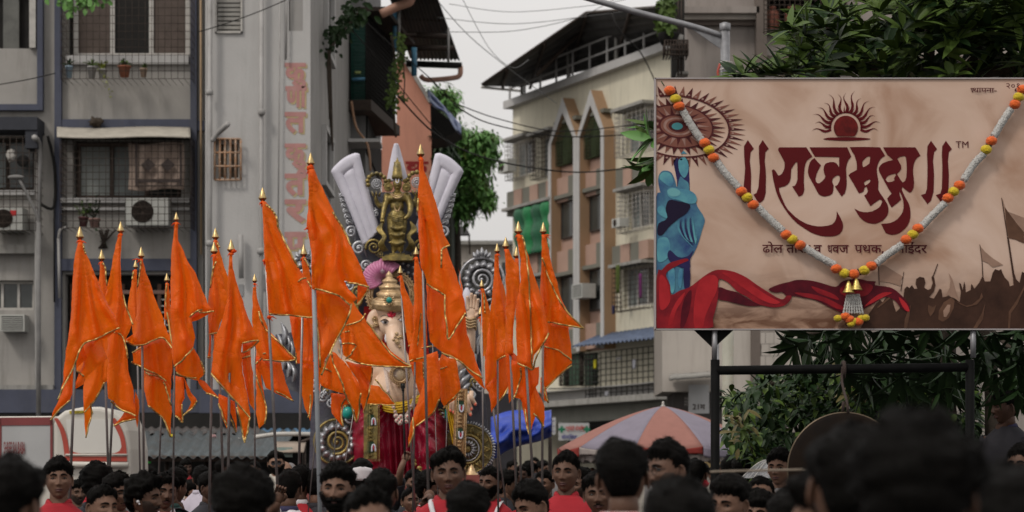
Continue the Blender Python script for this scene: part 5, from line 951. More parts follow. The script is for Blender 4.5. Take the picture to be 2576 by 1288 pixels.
# printed red cloth
R1 = mat('print_red', (.10, .006, .012), .5, 0, scale=5, col2=(.31, .014, .02)); R2 = mat('print_bright_red', (.42, .022, .028), .5, 0, scale=5, col2=(.24, .010, .015)); R3 = mat('print_wine_dark', (.035, .003, .008), .5, 0, scale=6, col2=(.12, .006, .014))
pr('cloth_loop', sm("M 150,420 230,380 320,350 400,290 480,230 560,190 640,186 740,205 850,255 950,325 1050,390 1150,450 1200,460 1230,430 1275,430 1265,470 1210,520 1120,538 1040,528 950,500 860,440 770,390 700,320 640,280 600,275 592,330 590,420 575,520 540,640 500,749 20,749 20,230 60,190 120,130 200,100 290,80 310,100 240,130 150,180 100,230 140,330", 3), R1, 5.6)
pr('cloth_band', sm("M 592,350 680,375 760,395 860,450 950,500 1000,520 880,525 760,500 660,475 588,455", 3), R3, 5.2); pr('cloth_band', sm("M 1060,370 1150,325 1250,300 1330,280 1450,285 1560,310 1690,345 1760,290 1900,270 1990,290 2065,295 2060,330 2200,350 2290,410 2370,500 2385,560 2350,575 2300,540 2240,470 2150,440 2050,500 1960,550 1860,590 1760,590 1640,540 1500,470 1400,450 1290,430 1240,440 1190,395 1130,400", 3), R3, 5.2)
for s, mt in (("M 420,280 500,240 560,240 590,290 570,400 520,500 470,620 440,740 370,740 360,560 380,400", R2), ("M 120,700 150,580 200,480 250,420 280,400 250,480 200,560 160,690", R2), ("M 40,250 90,260 130,360 140,480 80,560 40,520", R2), ("M 620,210 720,225 830,280 950,360 1060,430 1170,490 1100,505 980,460 860,380 760,310 690,260", R2), ("M 1460,340 1560,370 1680,420 1720,470 1620,440 1520,400", R1), ("M 1750,340 1860,300 1960,310 2040,340 1990,420 1900,440 1800,440 1730,400", R1), ("M 1960,530 2040,450 2130,400 2220,400 2160,430 2080,470", R2), ("M 2280,440 2350,500 2380,570 2350,570 2310,520", R2), ("M 250,540 290,420 340,380 330,520 300,640 260,740 235,740", R3), ("M 1300,400 1450,410 1600,450 1740,520 1800,560 1700,550 1560,480 1400,440", R1)): pr('cloth_fold', sm(s, 3), mt, 6.4)
# printed silhouettes of drummers and flags
SI = mat('print_umber', (.026, .012, .008), .5, 0, scale=6, col2=(.060, .028, .018)); SI2 = mat('print_sepia', (.095, .048, .03), .5, 0, scale=8, var=.3); SI3 = mat('print_dull_tan', (.27, .17, .125), .5, 0, scale=8, var=.15)
crowd = "N -120,1275 -60,1150 0,1060 40,1020 60,1040 100,985 135,990 150,1060 170,1120 200,1090 230,1000 240,930 260,910 280,925 300,900 320,930 345,930 330,890 335,850 365,832 400,840 410,880 400,920 430,940 455,930 470,880 460,840 470,820 482,840 492,900 480,950 440,1000 480,1010 510,960 525,930 540,935 550,1000 600,990 650,1010 690,1040 700,960 685,880 700,890 715,940 728,870 735,900 740,960 780,940 785,890 795,900 810,930 850,880 880,820 895,870 940,870 950,840 960,800 980,770 1010,780 1030,770 1040,800 1060,840 1090,870 1100,910 1130,900 1125,830 1140,810 1150,850 1180,880 1200,790 1218,800 1330,780 1430,800 1430,1275"
pr('crowd_silhouette', path(crowd), SI, 3)
for s, mt, l in (("N 515,1180 520,1110 560,1040 620,1003 650,1020 640,1090 600,1170 550,1200", SI2, 4), ("N 560,1160 555,1110 590,1060 615,1060 605,1120 580,1160", SI3, 4.5), ("N 640,1020 700,1060 750,1080 830,1060 880,1000 870,960 850,1010 790,1060 740,1070", SI2, 5), ("N 240,1180 270,1100 290,1060 280,1150 260,1250 235,1275 ", SI2, 5), ("N 430,1060 470,1080 500,1060 480,1120 450,1160 430,1110", SI2, 5), ("N 870,1130 900,1040 880,1180 830,1275 800,1275", SI2, 5), ("N 1090,1120 1150,1030 1200,940 1218,900 1218,930 1160,1060 1110,1130 1100,1275 1085,1275", SI2, 5), ("N 15,1080 60,1040 110,1000 130,985 120,1010 60,1060 20,1090", SI2, 5)): pr('silhouette_light', path(s), mt, l)
for fi, (s, mt) in enumerate((("N 1030,185 1042,200 1060,260 1085,300 1140,320 1218,350 1218,560 1150,530 1085,515 1060,400", SI3), ("N 1060,262 1085,300 1160,400 1218,470 1218,560 1150,530 1090,515 1070,400", SI2), ("N 852,565 865,590 900,630 960,680 1045,735 960,755 920,720 875,700", SI3), ("N 30,730 80,740 160,790 225,830 205,870 210,910 120,880 35,870", SI3), ("N 600,800 630,850 660,950 690,1040 640,1020 600,980 570,1000 610,920 615,860", SI3))): pr('printed_flag', path(s), mt, 2.2+.2*fi)
for s in ("N 1078,515 1092,520 1140,830 1124,835", "N 870,700 876,700 884,850 876,850", "N 508,725 514,728 470,850 463,845", "N 1030,185 1036,190 1088,520 1080,520", "N 852,565 857,570 876,705 870,705", "N 232,790 236,792 212,950 206,950", "N 22,730 30,730 36,900 30,900"): pr('printed_pole', path(s), SI, 3.2)
# frame
FB_ = mat('black_enamel', (.005, .005, .005), .6, 0, spec=.05, scale=9, var=.3, bump=.0015, bscale=40)
rod('post', [W(1799, 905, YH), Vector((W(1799, 905, YH).x, YH, 0))], S(11.5, YH), FB_, HB, 16, k=1); rod('post', [W(2440, 905, YH), Vector((W(2440, 905, YH).x, YH, 0))], S(11.5, YH), FB_, HB, 16, k=1)
rod('crossbar', [W(1799, 932, YH), W(2434, 924, YH)], S(11.5, YH), FB_, HB, 16, k=1); rod('upright', [W(1798, 830, YH+.02), W(1797, 908, YH+.02)], S(7, YH), GAL, HB, 12, k=1); rod('upright', [W(2448, 826, YH+.02), W(2448, 900, YH+.02)], S(7, YH), GAL, HB, 12, k=1)
m = MB(); m.fprism(FH, [FH.p(*p) for p in ((1748, 830), (1846, 830), (1800, 872), (1792, 872))], -.06, -.03); m.build('gusset', FB_, HB); rod('back_rail', [W(1660, 700, YH+.09), W(2640, 700, YH+.09)], .02, GAL, HB, k=1)
# gong on its rope
GY = 15.4; T = thing('gong', (W(2135, 1100, GY).x, GY, W(2135, 1180, GY).z), 'large dark metal gong disc hung by a rope from the crossbar', 'gong'); c = W(2125, 1182, GY); rr = S(143, GY); m = MB()
m.lathe(c, [(rr*.2, .02), (rr*.93, .02), (rr*.985, .0), (rr, -.03), (rr*1.01, -.03), (rr*1.0, .03), (rr*.95, .05), (rr*.2, .05)], 56, 'Y'); m.build('disc', mat('tarnished_brass', (.013, .008, .005), .7, .0, spec=.06, scale=5, col2=(.006, .0045, .004), bump=.002, bscale=12), T)
m = MB(); m.tube([c+Vector((rr*math.cos(a), -.01, rr*math.sin(a))) for a in [2*math.pi*i/56 for i in range(57)]], .009, 6, cap=False); m.build('rim', mat('worn_rim', (.10, .075, .05), .4, .7), T)
RP = mat('brown_rope', (.035, .022, .018), .9, 0, scale=40, var=.3, bump=.003, bscale=80)
rod('rope', [W(2120, 922, YH-.05), W(2118, 960, YH-.1), W(2130, 1010, GY), W(2134, 1040, GY-.02)], .009, RP, T); m = MB(); m.tube([Vector((W(2122, 930, YH).x, YH+.05*math.cos(a), W(2122, 930, YH).z+.05*math.sin(a))) for a in [2*math.pi*i/16 for i in range(17)]], .013, 6, cap=False); m.build('rope_loop', RP, T); rod('rope', [W(2122, 1010, GY), W(2120, 1036, GY)], .010, RP, T)
# garland
GL = thing('flower_garland', W(2138, 700, YH-.06), 'marigold garland with white flower tubes swagged across the billboard', 'garland'); MO = mat('marigold_orange', (.62, .10, .008), .8, 0, scale=50, var=.25, bump=.006, bscale=120, sheen=.2); MY = mat('marigold_yellow', (.52, .38, .010), .8, 0, scale=50, var=.25, bump=.006, bscale=120, sheen=.2); TW = mat('white_petal_rope', (.42, .41, .39), .85, 0, scale=60, var=.25, bump=.01, bscale=110); CUP = mat('dark_calyx', (.02, .012, .006), .9)
def fl(s, col, r=13.3, d=.06):
    x, y = path(s)[0]; mb = MB(); c = W(x, y, YH-d); n, m_ = 22, 16; vs = []; R_ = S(r, YH)
    for i in range(m_+1):
        t = math.pi*i/m_
        for k in range(n): a = 2*math.pi*k/n; dd = Vector((math.sin(t)*math.cos(a)*1.08, math.sin(t)*math.sin(a), math.cos(t)*.88)); vs.append(c+dd*R_*(1+.16*noise.noise(dd*7+Vector((x, y, 0)))))
    mb.add(vs, [(i*n+k, (i+1)*n+k, (i+1)*n+(k+1) % n, i*n+(k+1) % n) for i in range(m_) for k in range(n)], True); f = mb.build('marigold', MO if col == 'o' else MY, GL)
def cap_(s, s2): a = path(s)[0]; b = path(s2)[0]; p = W(*a, YH-.05).lerp(W(*b, YH-.05), .5); m = MB(); m.ball(p, S(8.5, YH), 10, 8, (1, 1, 1), .3); m.build('calyx', CUP, GL)
def wt(s):
    P_2 = [W(x, y, YH-.05) for x, y in path(s)]; P_2 = catmull(P_2, 6) if len(P_2) > 2 else [P_2[0].lerp(P_2[1], i/10) for i in range(11)]
    mb = MB(); mb.tube(P_2, [S(9.4, YH)*(1+.08*math.sin(i*2.3)) for i in range(len(P_2))], 12); rg = random.Random(len(s)); 
    for _ in range(180):
        i = rg.randrange(len(P_2)-1); p = P_2[i].lerp(P_2[i+1], rg.random()); d = rdir(rg); mb.ball(p+d*S(9, YH), S(2.0, YH), 4, 3)
    mb.build('white_tube', TW, GL)
seqs = [("K 150,160", "K 210,245", "K 247,320"), ("K 510,700", "K 555,770", "K 600,850"), ("L 163,560", "L 218,618", "L 280,690"), ("L 605,988", "L 665,1035", "L 742,1090"), ("L 1795,1035", "L 1860,985", "L 1912,925"), ("L 2208,625", "L 2265,560", "L 2322,498"), ("S 2470,280", "S 2512,195", "S 2555,110")]
for a, b, c_ in seqs: fl(a, 'o'); fl(b, 'y'); fl(c_, 'o'); cap_(a, b); cap_(b, c_)
for a, k in (("S 2200,700", 'o'), ("S 2140,800", 'y'), ("M 1697,175", 'o'), ("M 1770,218", 'y'), ("M 1862,225", 'o'), ("M 1960,190", 'y'), ("M 2025,150", 'o')): fl(a, k)
for a, b in (("S 2200,700", "S 2140,800"), ("M 1697,175", "M 1770,218"), ("M 1770,218", "M 1862,225"), ("M 1862,225", "M 1960,190"), ("M 1960,190", "M 2025,150")): cap_(a, b)
for s in ("K 285,370 380,530 480,675", "K 632,890 740,1030 865,1165", "L 322,715 440,830 575,955", "L 790,1115 920,1200 1090,1290", "M 2070,130 L 1600,1190 1755,1085", "L 1950,905 2060,790 2180,675", "L 2365,450 S 1990,980 2110,850", "S 2225,650 2320,490 2425,335"): wt(s)
for s, k in (("M 1712,640", 'y'), ("M 1782,622", 'o'), ("M 1868,668", 'y'), ("M 1835,690", 'y'), ("M 1930,640", 'y'), ("M 1970,635", 'y'), ("M 1820,650", 'o'), ("M 1905,670", 'o')): fl(s, k, 10 if k == 'y' else 12, .05)
GF = mat('gold_foil', (.50, .38, .12), .35, .8, scale=40, var=.3, bump=.004, bscale=60)
for s in ("M 1812,400", "M 1885,375"): x, y = path(s)[0]; c = W(x, y, YH-.08); m = MB(); u_ = S(1, YH); m.lathe(c, [(17*u_, 0), (14*u_, 3*u_), (9*u_, 13*u_), (6*u_, 22*u_), (2*u_, 30*u_)], 16); m.build('gold_bell', GF, GL)
for k in range(8): x0, x1 = 1800+k*15, 1765+k*26; m = MB(); P_2 = [W(*path('M %d,%d' % (x0+(x1-x0)*t, 410+190*t))[0], YH-.06) for t in [i/12 for i in range(13)]]; m.tube(P_2, [S(2.2+1.3*(i % 2), YH) for i in range(13)], 6); m.build('white_strand', TW, GL)
rod('string', [W(1664, 205, YH-.02), W(1671, 216, YH-.04)], .004, LF[1], GL, k=1)
# bamboo stick held low across the front, phone, selfie stick
T = thing('bamboo_stick', W(1790, 1186, 9.5), 'thin pale bamboo stick held level in front of the black post and gong', 'stick'); rod('cane', [W(1786, 1187, 9.5), W(1900, 1184, 9.5), W(2060, 1181, 9.5)], .0045, mat('bamboo', (.17, .135, .10), .6, 0, scale=20, var=.2), T, 8)
T = thing('selfie_stick', W(1018, 1170, 24), 'black camera on a thin extended stick held up before the maroon skirt', 'selfie stick'); rod('rod', [W(1014, 975, 24), W(1019, 1165, 24)], .010, BLK, T, k=1); m = MB(); fr = front(24); m.fbox(fr, *fr.r(1008, 964, 1019, 977), -.02, .015); m.build('camera', BLK, T); m = MB(); m.ball(W(1013, 969, 23.97), .008, 10, 8); m.build('lens', GLS, T); rod('grip', [W(1013.5, 977, 24), W(1014, 984, 24)], .014, BLK, T, k=1)
T = thing('phone', W(1725, 1150, 22), 'phone held up in a hand right of the parasol edge', 'phone'); fr = front(22); m = MB(); m.fbox(fr, *fr.r(1717, 1147, 1733, 1156), -.01, 0); m.build('case', mat('phone_grey', (.2, .2, .22), .3), T)
# ---------------------------------------------------------------- the elephant-headed idol and its ornamental backdrop
IY = 30.0; IS = S(1, IY)
def q(x, y, d=0.0): return W(x, y, IY-d)          # d metres towards the viewer
BR2 = mat('antique_gold_paint', (.40, .29, .085), .42, .55, scale=9, col2=(.05, .045, .025), bump=.006, bscale=28, spec=.5)
SILV = mat('antique_silver_paint', (.50, .50, .52), .36, .55, scale=7, col2=(.26, .26, .28), bump=.005, bscale=26, spec=.5)
CRG = mat('crown_gold_paint', (.62, .44, .26), .36, .55, scale=14, col2=(.35, .22, .10), bump=.006, bscale=26)
DKP = mat('dark_violet_board', (.055, .05, .085), .7, 0, scale=5, col2=(.10, .10, .11), bump=.012, bscale=18)
WHP = mat('white_lilac_plaster', (.55, .53, .60), .6, 0, scale=4, var=.1, grime=.3, gcol=(.3, .28, .34), bump=.003, bscale=20)
GSK = mat('cream_idol_skin', (.66, .46, .33), .38, 0, scale=3, var=.07, bump=.0005)
PNK = mat('magenta_plume', (.36, .07, .19), .45, 0, scale=9, col2=(.55, .22, .36), sheen=.3)
MAR = mat('maroon_satin', (.30, .006, .030), .38, 0, scale=6, col2=(.20, .004, .022), bump=.004, bscale=30)
YEL = mat('yellow_satin', (.62, .38, .02), .4, 0, scale=7, var=.25, bump=.004, bscale=25)
TEAL = mat('teal_gem', (.01, .24, .20), .25, 0, scale=5); REDP = mat('crimson_paint', (.55, .02, .05), .5); CREAMB = mat('cream_beads', (.55, .44, .38), .5, 0, scale=40, var=.25, bump=.004, bscale=60)
DGR = mat('dark_green_felt', (.008, .035, .015), .8); NVB = mat('paint_black', (.01, .008, .008), .4)
def remesh(o, vox, sm=3):
    m = o.modifiers.new('weld', 'REMESH'); m.mode = 'VOXEL'; m.voxel_size = vox; m.use_smooth_shade = True
    s = o.modifiers.new('soften', 'SMOOTH'); s.factor = .5; s.iterations = sm; return o
def el(mb, x, y, rx, ry, rd, d=0.0, n=20, m=14, rot=None):
    mb.ball(q(x, y, d), 1, n, m, (rx*IS, rd*IS, ry*IS), 0, rot)
def tb(mb, pts, rs, n=10, k=5):
    """tube through picture points (x, y, d); rs radii in picture units"""
    P = catmull([q(*p) for p in pts], k); m = len(P)
    if not isinstance(rs, (list, tuple)): rs = [rs]*2
    R_ = []
    for i in range(m):
        t = i/(m-1)*(len(rs)-1); a = int(min(t, len(rs)-2)); R_.append((rs[a]+(rs[a+1]-rs[a])*(t-a))*IS)
    mb.tube(P, R_, n)
def spiral(mb, cx, cy, r, turns=1.6, a0=90, sgn=1, w=.2, d=.06, ratio=1.0, tail=None, n=8, seg=0):
    """curled scroll: radius r at the open end winding into the middle"""
    pts = []; rs = []; m = int(26*turns)
    if tail: pts.append(q(tail[0], tail[1], d*.6)); rs.append(r*w*.35*IS)
    for i in range(m+1):
        t = i/m; a = R(a0)+sgn*2*math.pi*turns*t; rr = r*(1-t)**.85*.86+r*.07
        pts.append(q(cx+rr*math.cos(a), cy-rr*math.sin(a)*ratio, d*(1+.5*t)))
        x = r*w*(1-.45*t)*IS
        if seg and i % 2: x *= .86
        rs.append(x)
    mb.tube(pts, rs, n); mb.ball(q(cx, cy, d*1.6), r*w*.95*IS, 10, 8)
def petal(mb, x0, y0, x1, y1, w, d=.05, bend=0):
    """leaf-shaped boss from (x0,y0) to its tip (x1,y1)"""
    dx, dy = x1-x0, y1-y0; L = math.hypot(dx, dy); nx, ny = -dy/L, dx/L; vs = []; n = 7
    for i in range(n+1):
        t = i/n; ww = w*math.sin(math.pi*min(1, .12+t*.88))**.8*(1-t*.15) if t < 1 else 0
        cx = x0+dx*t+nx*bend*math.sin(math.pi*t); cy = y0+dy*t+ny*bend*math.sin(math.pi*t)
        h = d*math.sin(math.pi*(.15+.8*t))
        for k, s in enumerate((-1, -.5, 0, .5, 1)): vs.append(q(cx+nx*ww*s, cy+ny*ww*s, h*(1-s*s)+(.012 if k == 2 else 0)))
    mb.add(vs, [(i*5+k, i*5+k+1, (i+1)*5+k+1, (i+1)*5+k) for i in range(n) for k in range(4)], True)
def ringd(mb, cx, cy, r, w, d=0.0, n=40, ticks=0, tw=1.3):
    P = [q(cx+r*math.cos(2*math.pi*i/n), cy+r*math.sin(2*math.pi*i/n), d) for i in range(n+1)]
    mb.tube(P, w*IS, 8, cap=False)
    for i in range(ticks):
        a = 2*math.pi*i/ticks; mb.tube([q(cx+(r-w)*math.cos(a), cy+(r-w)*math.sin(a), d+w*IS*.8), q(cx+(r+w)*math.cos(a), cy+(r+w)*math.sin(a), d+w*IS*.8)], tw*IS, 5)
def disc(mb, cx, cy, r, d0, d1, n=36):
    fr = front(IY); pl = [fr.p(cx+r*math.cos(2*math.pi*i/n), cy+r*math.sin(2*math.pi*i/n)) for i in range(n)]; mb.fprism(fr, pl, d0, d1)
def poly(mb, pts, d0, d1, fr=None, Y=None):
    fr = fr or front(Y or IY); mb.fprism(fr, [fr.p(a, b) for a, b in pts], d0, d1)

G = thing('elephant_headed_idol', q(1000, 1195, 0), 'large cream elephant-headed idol with golden crown and maroon skirt on the float', 'idol')
mb = MB()
el(mb, 992, 798, 42, 52, 42, .25); el(mb, 973, 778, 27, 27, 34, .30); el(mb, 1011, 775, 27, 27, 34, .30); el(mb, 990, 818, 36, 34, 40, .32)
tb(mb, [(992, 815, .36), (991, 845, .50), (998, 876, .56), (1014, 902, .58), (1032, 916, .57), (1050, 908, .56)], [19, 21, 21, 18, 15, 12, 9], 16)
el(mb, 1000, 930, 62, 40, 44, .05); el(mb, 1000, 985, 62, 60, 62, .18); el(mb, 938, 925, 26, 26, 26, .05); el(mb, 1064, 925, 26, 26, 26, .05)
tb(mb, [(1062, 922, .05), (1120, 925, .08), (1168, 900, .12), (1181, 860, .2), (1185, 795, .26)], [27, 25, 21, 15, 10], 16)
tb(mb, [(1060, 935, .05), (1110, 975, .15), (1150, 1000, .3), (1160, 1018, .38)], [26, 24, 19, 15], 16)
tb(mb, [(938, 922, .05), (890, 925, .08), (850, 890, .12), (842, 800, .2)], [27, 25, 16, 10], 16)
tb(mb, [(940, 935, .05), (905, 985, .2), (925, 1010, .35)], [26, 22, 15], 16)
el(mb, 1187, 787, 15, 20, 8, .26)
b = mb.build('idol_body', GSK, G); remesh(b, .014, 6)
fg = MB()
for (x0, y0, x1, y1) in ((1178, 775, 1176, 745), (1185, 770, 1186, 738), (1192, 771, 1195, 742), (1198, 776, 1203, 752)):
    fg = MB(); tb(fg, [(x0, y0+5, .27), ((x0+x1)/2, (y0+y1)/2, .28), (x1, y1, .31)], [5.2, 4.8, 3.6], 10); fg.build('finger', GSK, G)
fg = MB(); tb(fg, [(1196, 795, .27), (1206, 788, .3), (1209, 776, .32)], [5.5, 5, 3.8], 10); fg.build('thumb', GSK, G)
for x0, y0, x1, y1 in ((1136, 1010, 1133, 1034), (1141, 1012, 1141, 1038), (1178, 1008, 1186, 1030), (1172, 1012, 1184, 1044), (1186, 1000, 1196, 1018)):
    fg = MB(); tb(fg, [(x0, y0-14, .36), (x0, y0, .40), (x1, y1, .36)], [6, 6, 4.4], 10); f = fg.build('finger', GSK, G)
    nl = MB(); el(nl, x1, y1-1, 3, 4.5, 3, .385, 8, 6); nl.build('nail', mat('coral_nail', (.75, .16, .10), .3), f)
# ears
mb = MB(); el(mb, 944, 816, 23, 38, 9, .14); el(mb, 950, 842, 16, 22, 8, .16); b = mb.build('ear', GSK, G)
mb = MB()
for x, y, r in ((943, 803, 8), (947, 815, 7), (938, 822, 6)): mb.lathe(q(x, y, .2), [(r*IS, .0), (r*IS, .03), (r*.6*IS, .035), (r*.5*IS, .02), (r*.3*IS, .05)], 14, 'Y')
mb.build('ear_ornament', CRG, G)
mb = MB(); el(mb, 1042, 816, 20, 36, 9, .14); mb.build('ear', GSK, G)
# eyes
for x, y, s in ((968, 810, 1), (1013, 803, -1)):
    mb = MB(); el(mb, x, y, 9.5, 5.2, 6, .485, 16, 10, Matrix.Rotation(R(14*s), 3, 'Y')); e = mb.build('eye', WHT, G)
    m2 = MB(); el(m2, x+1.2, y, 3.8, 4.2, 3, .512, 12, 8); m2.build('iris', NVB, e)
    m2 = MB(); tb(m2, [(x-11, y-1*s, .49), (x-4, y-6, .52), (x+5, y-5, .52), (x+11, y+2*s, .49)], [.8, 1.3, 1.3, .7], 6); m2.build('eyeliner', NVB, e); m2 = MB(); el(m2, x, y-4.2, 11, 3.6, 6, .492, 16, 8, Matrix.Rotation(R(10*s), 3, 'Y')); m2.build('eyelid', GSK, e)
    m2 = MB(); tb(m2, [(x-12, y-12, .47), (x-2, y-17, .49), (x+10, y-13, .48)], [.5, 1.1, .5], 6); m2.build('eyebrow', NVB, e)
mb = MB()
for x0, y0, x1, y1, w in ((990, 805, 980, 795, 4.5), (990, 805, 1000, 794, 4.5), (990, 800, 987, 785, 4), (991, 803, 992, 817, 3)): petal(mb, x0, y0, x1, y1, w, .012)
mb.v = [p-Vector((0, .475, 0)) for p in mb.v]; mb.build('forehead_mark', REDP, G, solid=.006)
mb = MB(); tb(mb, [(974, 842, .5), (971, 852, .53), (972, 861, .55)], [5, 4, 2], 10); mb.build('tusk', WHT, G)
for x, y, r in ((998, 840, 5), (1008, 848, 6), (1000, 860, 7), (1006, 873, 4), (990, 855, 4), (1002, 850, 5), (994, 848, 3.5)):
    mb = MB(); mb.lathe(q(x, y, .70), [(r*IS, -.02), (r*IS, .01), (r*.7*IS, .02), (r*.55*IS, .012), (r*.3*IS, .03)], 14, 'Y'); mb.build('trunk_ornament', CRG, G)
# crown, halo, plume
cr_ = MB(); prof = [(45, 778), (50, 774), (50, 769), (53, 762), (54, 755), (50, 752), (52, 748), (44, 743), (34, 738), (37, 733), (38, 726), (30, 720), (25, 716), (29, 710), (30, 704), (22, 699), (17, 695), (20, 690), (20, 684), (12, 678), (8, 672), (10, 668), (5, 660), (1, 654)]; prof = [(r_*.96, 778-(778-y_)*(96/124 if y_ < 778 else 1)) for r_, y_ in prof]
n = 40; vs = []
for r, y in prof:
    for k in range(n):
        a = 2*math.pi*k/n; cx = 988-(790-y)*.09;  rr = r*(1+.025*math.cos(a*10)); vs.append(q(cx+rr*math.cos(a), y-(6*math.sin(a) if y > 740 else 0), .22-rr*IS*math.sin(a)*.85+.1))
cr_.add(vs, [(i*n+k, i*n+(k+1) % n, (i+1)*n+(k+1) % n, (i+1)*n+k) for i in range(len(prof)-1) for k in range(n)], True); CRW = cr_.build('crown', CRG, G)
mb = MB(); rr = []
for k in range(9):
    x = 944+k*10.6; y = 764; d = .22+.1+math.sin((k+.5)/9*math.pi)*.22
    spiral(mb, x, y, 6, 1.2, 90, 1 if k % 2 else -1, .26, .0); 
    for i in range(len(mb.v)-0): pass
    rr.append(0)
mb.v = [p-Vector((0, .47-.003*abs((p.x-q(988, 0).x)/IS)**1.0, 0)) for p in mb.v]; mb.build('crown_scrollwork', CRG, CRW)
mb = MB()
for i in range(12): a = 2*math.pi*i/12; mb.ball(q(979+11.5*math.cos(a), 755+11.5*math.sin(a), .60), 3.2*IS, 8, 6)
ringd(mb, 979, 755, 8.5, 2, .60, 24); mb.build('gem_setting', CRG, CRW); mb = MB(); el(mb, 979, 755, 7.5, 7.5, 5, .61, 16, 10); mb.build('teal_gem', TEAL, CRW)
mb = MB(); ringd(mb, 984, 742, 48, 3, .08, 56); ringd(mb, 984, 742, 60, 3.2, .06, 56); P = [q(984+54*math.cos(2*math.pi*i/56), 742+54*math.sin(2*math.pi*i/56), .05) for i in range(57)]; mb.tube(P, 5*IS, 8, cap=False)
for i in range(26): a = 2*math.pi*i/26; spiral(mb, 984+54*math.cos(a), 742+54*math.sin(a), 4.6, 1.1, math.degrees(-a), 1 if i % 2 else -1, .26, .09, n=5)
for i in range(44): a = 2*math.pi*i/44; mb.ball(q(984+64*math.cos(a), 742+64*math.sin(a), .05), 2.6*IS, 6, 5)
mb.build('halo', CRG, G)
for i in range(17):
    t = i/16; a = R(205-t*150); cx, cy = 970, 706; r0 = 12; r1 = 48+8*math.sin(t*math.pi)
    if i > 10: r1 += 4
    mb = MB(); tb(mb, [(cx+r0*math.cos(a), cy-r0*math.sin(a)*.8, .12), (cx+(r0+r1)/2*math.cos(a+.12), cy-(r0+r1)/2*math.sin(a+.12)*.85, .2), (cx+r1*math.cos(a), cy-r1*math.sin(a)*.85, .16), (cx+(r1+4)*math.cos(a-.15), cy-(r1+4)*math.sin(a-.15)*.85, .10)], [2.5, 5.4, 5.6, 1.5], 8); mb.build('plume_petal', PNK, G)
mb = MB(); el(mb, 962, 680, 9, 10, 9, .18); mb.build('plume_boss', mat('plume_silver', (.5, .35, .42), .35, .4), G)
# red seat back
mb = MB(); poly(mb, [(915, 770), (1070, 770), (1085, 990), (905, 990)], -.12, -.06); mb.build('seat_back', mat('scarlet_cloth', (.45, .015, .012), .8, 0, scale=9, var=.2), G)
# skirt
def skirt(u, v):
    y = 1016+v*182; xl = 905-24*ss(0, .25, v)+6*v+8*v*v; xr = 1098+26*ss(0, .25, v)+9*v
    x = xl+(xr-xl)*u
    th = .36*math.exp(-((u-.22)/.19)**2)*(1-.45*ss(.55, 1, v))+.36*math.exp(-((u-.80)/.17)**2)*(1-.45*ss(.55, 1, v))
    c = math.exp(-((u-.50)/.17)**2); pl = .045*c*math.sin((u-.5)*105+v*2)*(.35+v)
    a = math.atan2(v+.25, abs(u-.5)+.05); fo = .018*math.sin(a*42+(3 if u > .5 else 0))*(1-c)
    sg = .022*math.sin((v*7+abs(u-.22)*4)*3)*(1-c)*(.3+v)
    ed = .30*(abs(2*u-1)**6)
    return q(x, y, .22+th+pl+fo*1.4+sg-ed)
mb = MB(); mb.grid(skirt, 130, 60); mb.build('skirt', MAR, G, solid=.01)
mb = MB(); rng = random.Random(5)
for _ in range(420):
    u, v = rng.random(), rng.random(); p = skirt(u, v); mb.ball(p-Vector((0, .008, 0)), .0045, 4, 3)
o = mb.build('sequins', mat('silver_sequin', (.8, .5, .55), .2, .8), G); o['kind'] = 'stuff'
mb = MB()
def sash(u, v):
    x = 930+u*140; y = 993+26*math.sin(math.pi*min(1, max(0, u)))*.9+v*26-7*u; return q(x, y, .47*math.sin(math.pi*(.12+.76*u))+.12+.03*math.sin(v*math.pi)+.014*math.sin(v*26+u*5))
mb.grid(sash, 50, 14); mb.build('sash', YEL, G, solid=.02)
mb = MB(); mb.grid(lambda u, v: q(1118+v*22+u*(10+14*v)*(1), 1000+v*118, .33+.04*math.sin(u*19+v*2)-.10*v), 20, 26); mb.build('sash_tail', YEL, G, solid=.015)
for x, y, rx, ry in ((875, 1039, 14, 16), (1131, 1040, 12, 24)): mb = MB(); el(mb, x, y, rx, ry, 12, .2); mb.build('teal_cuff', TEAL, G)
# necklaces
for k in range(5):
    mb = MB(); o_ = k*4.2; tb(mb, [(950-o_*.6+6, 860, .10), (953+o_*.2, 890+o_, .36), (972+o_*.2, 915+o_, .50), (1000, 930+o_, .56), (1030, 925+o_, .45), (1048, 880+o_*.4, .3)], [2.2, 2.4, 2.2], 6); mb.build('bead_strand', CREAMB, G)
mb = MB(); el(mb, 991, 911, 10, 11, 6, .58); 
for i in range(10): a = 2*math.pi*i/10; mb.ball(q(991+13*math.cos(a), 911+13*math.sin(a), .58), 3.4*IS, 8, 6)
mb.build('pendant', CRG, G); mb = MB(); el(mb, 984, 908, 4, 4, 3, .64, 10, 8); mb.build('violet_gem', mat('violet_gem', (.08, .04, .35), .2), G)
mb = MB(); ringd(mb, 1006, 942, 19, 2.4, .585, 36); ringd(mb, 1006, 942, 25, 2.2, .56, 36)
for i in range(24): a = 2*math.pi*i/24; spiral(mb, 1006+22*math.cos(a), 942+22*math.sin(a)*1.05, 3.6, 1, math.degrees(-a), 1, .3, .60, n=5)
petal(mb, 1004, 962, 1003, 984, 7, .62); mb.build('chest_medallion', CRG, G)
mb = MB(); el(mb, 1006, 942, 17, 18, 8, .535); mb.build('medallion_face', mat('pale_gold', (.55, .42, .28), .4, .2), G)
for sg, xs in ((-1, (968, 974, 980, 992, 1003)), (1, (1052, 1049, 1043, 1031, 1014))):
    for k in (-1, 0, 1):
        mb = MB(); tb(mb, [(xs[0]+k*2.6, 925, .42), (xs[1]+k*2.4, 960, .60), (xs[2]+k*2.2, 1000, .66), (xs[3]+k*2, 1030, .62), (xs[4]+k, 1052, .60)], [1.5, 1.4], 6); mb.build('pearl_string', CREAMB, G)
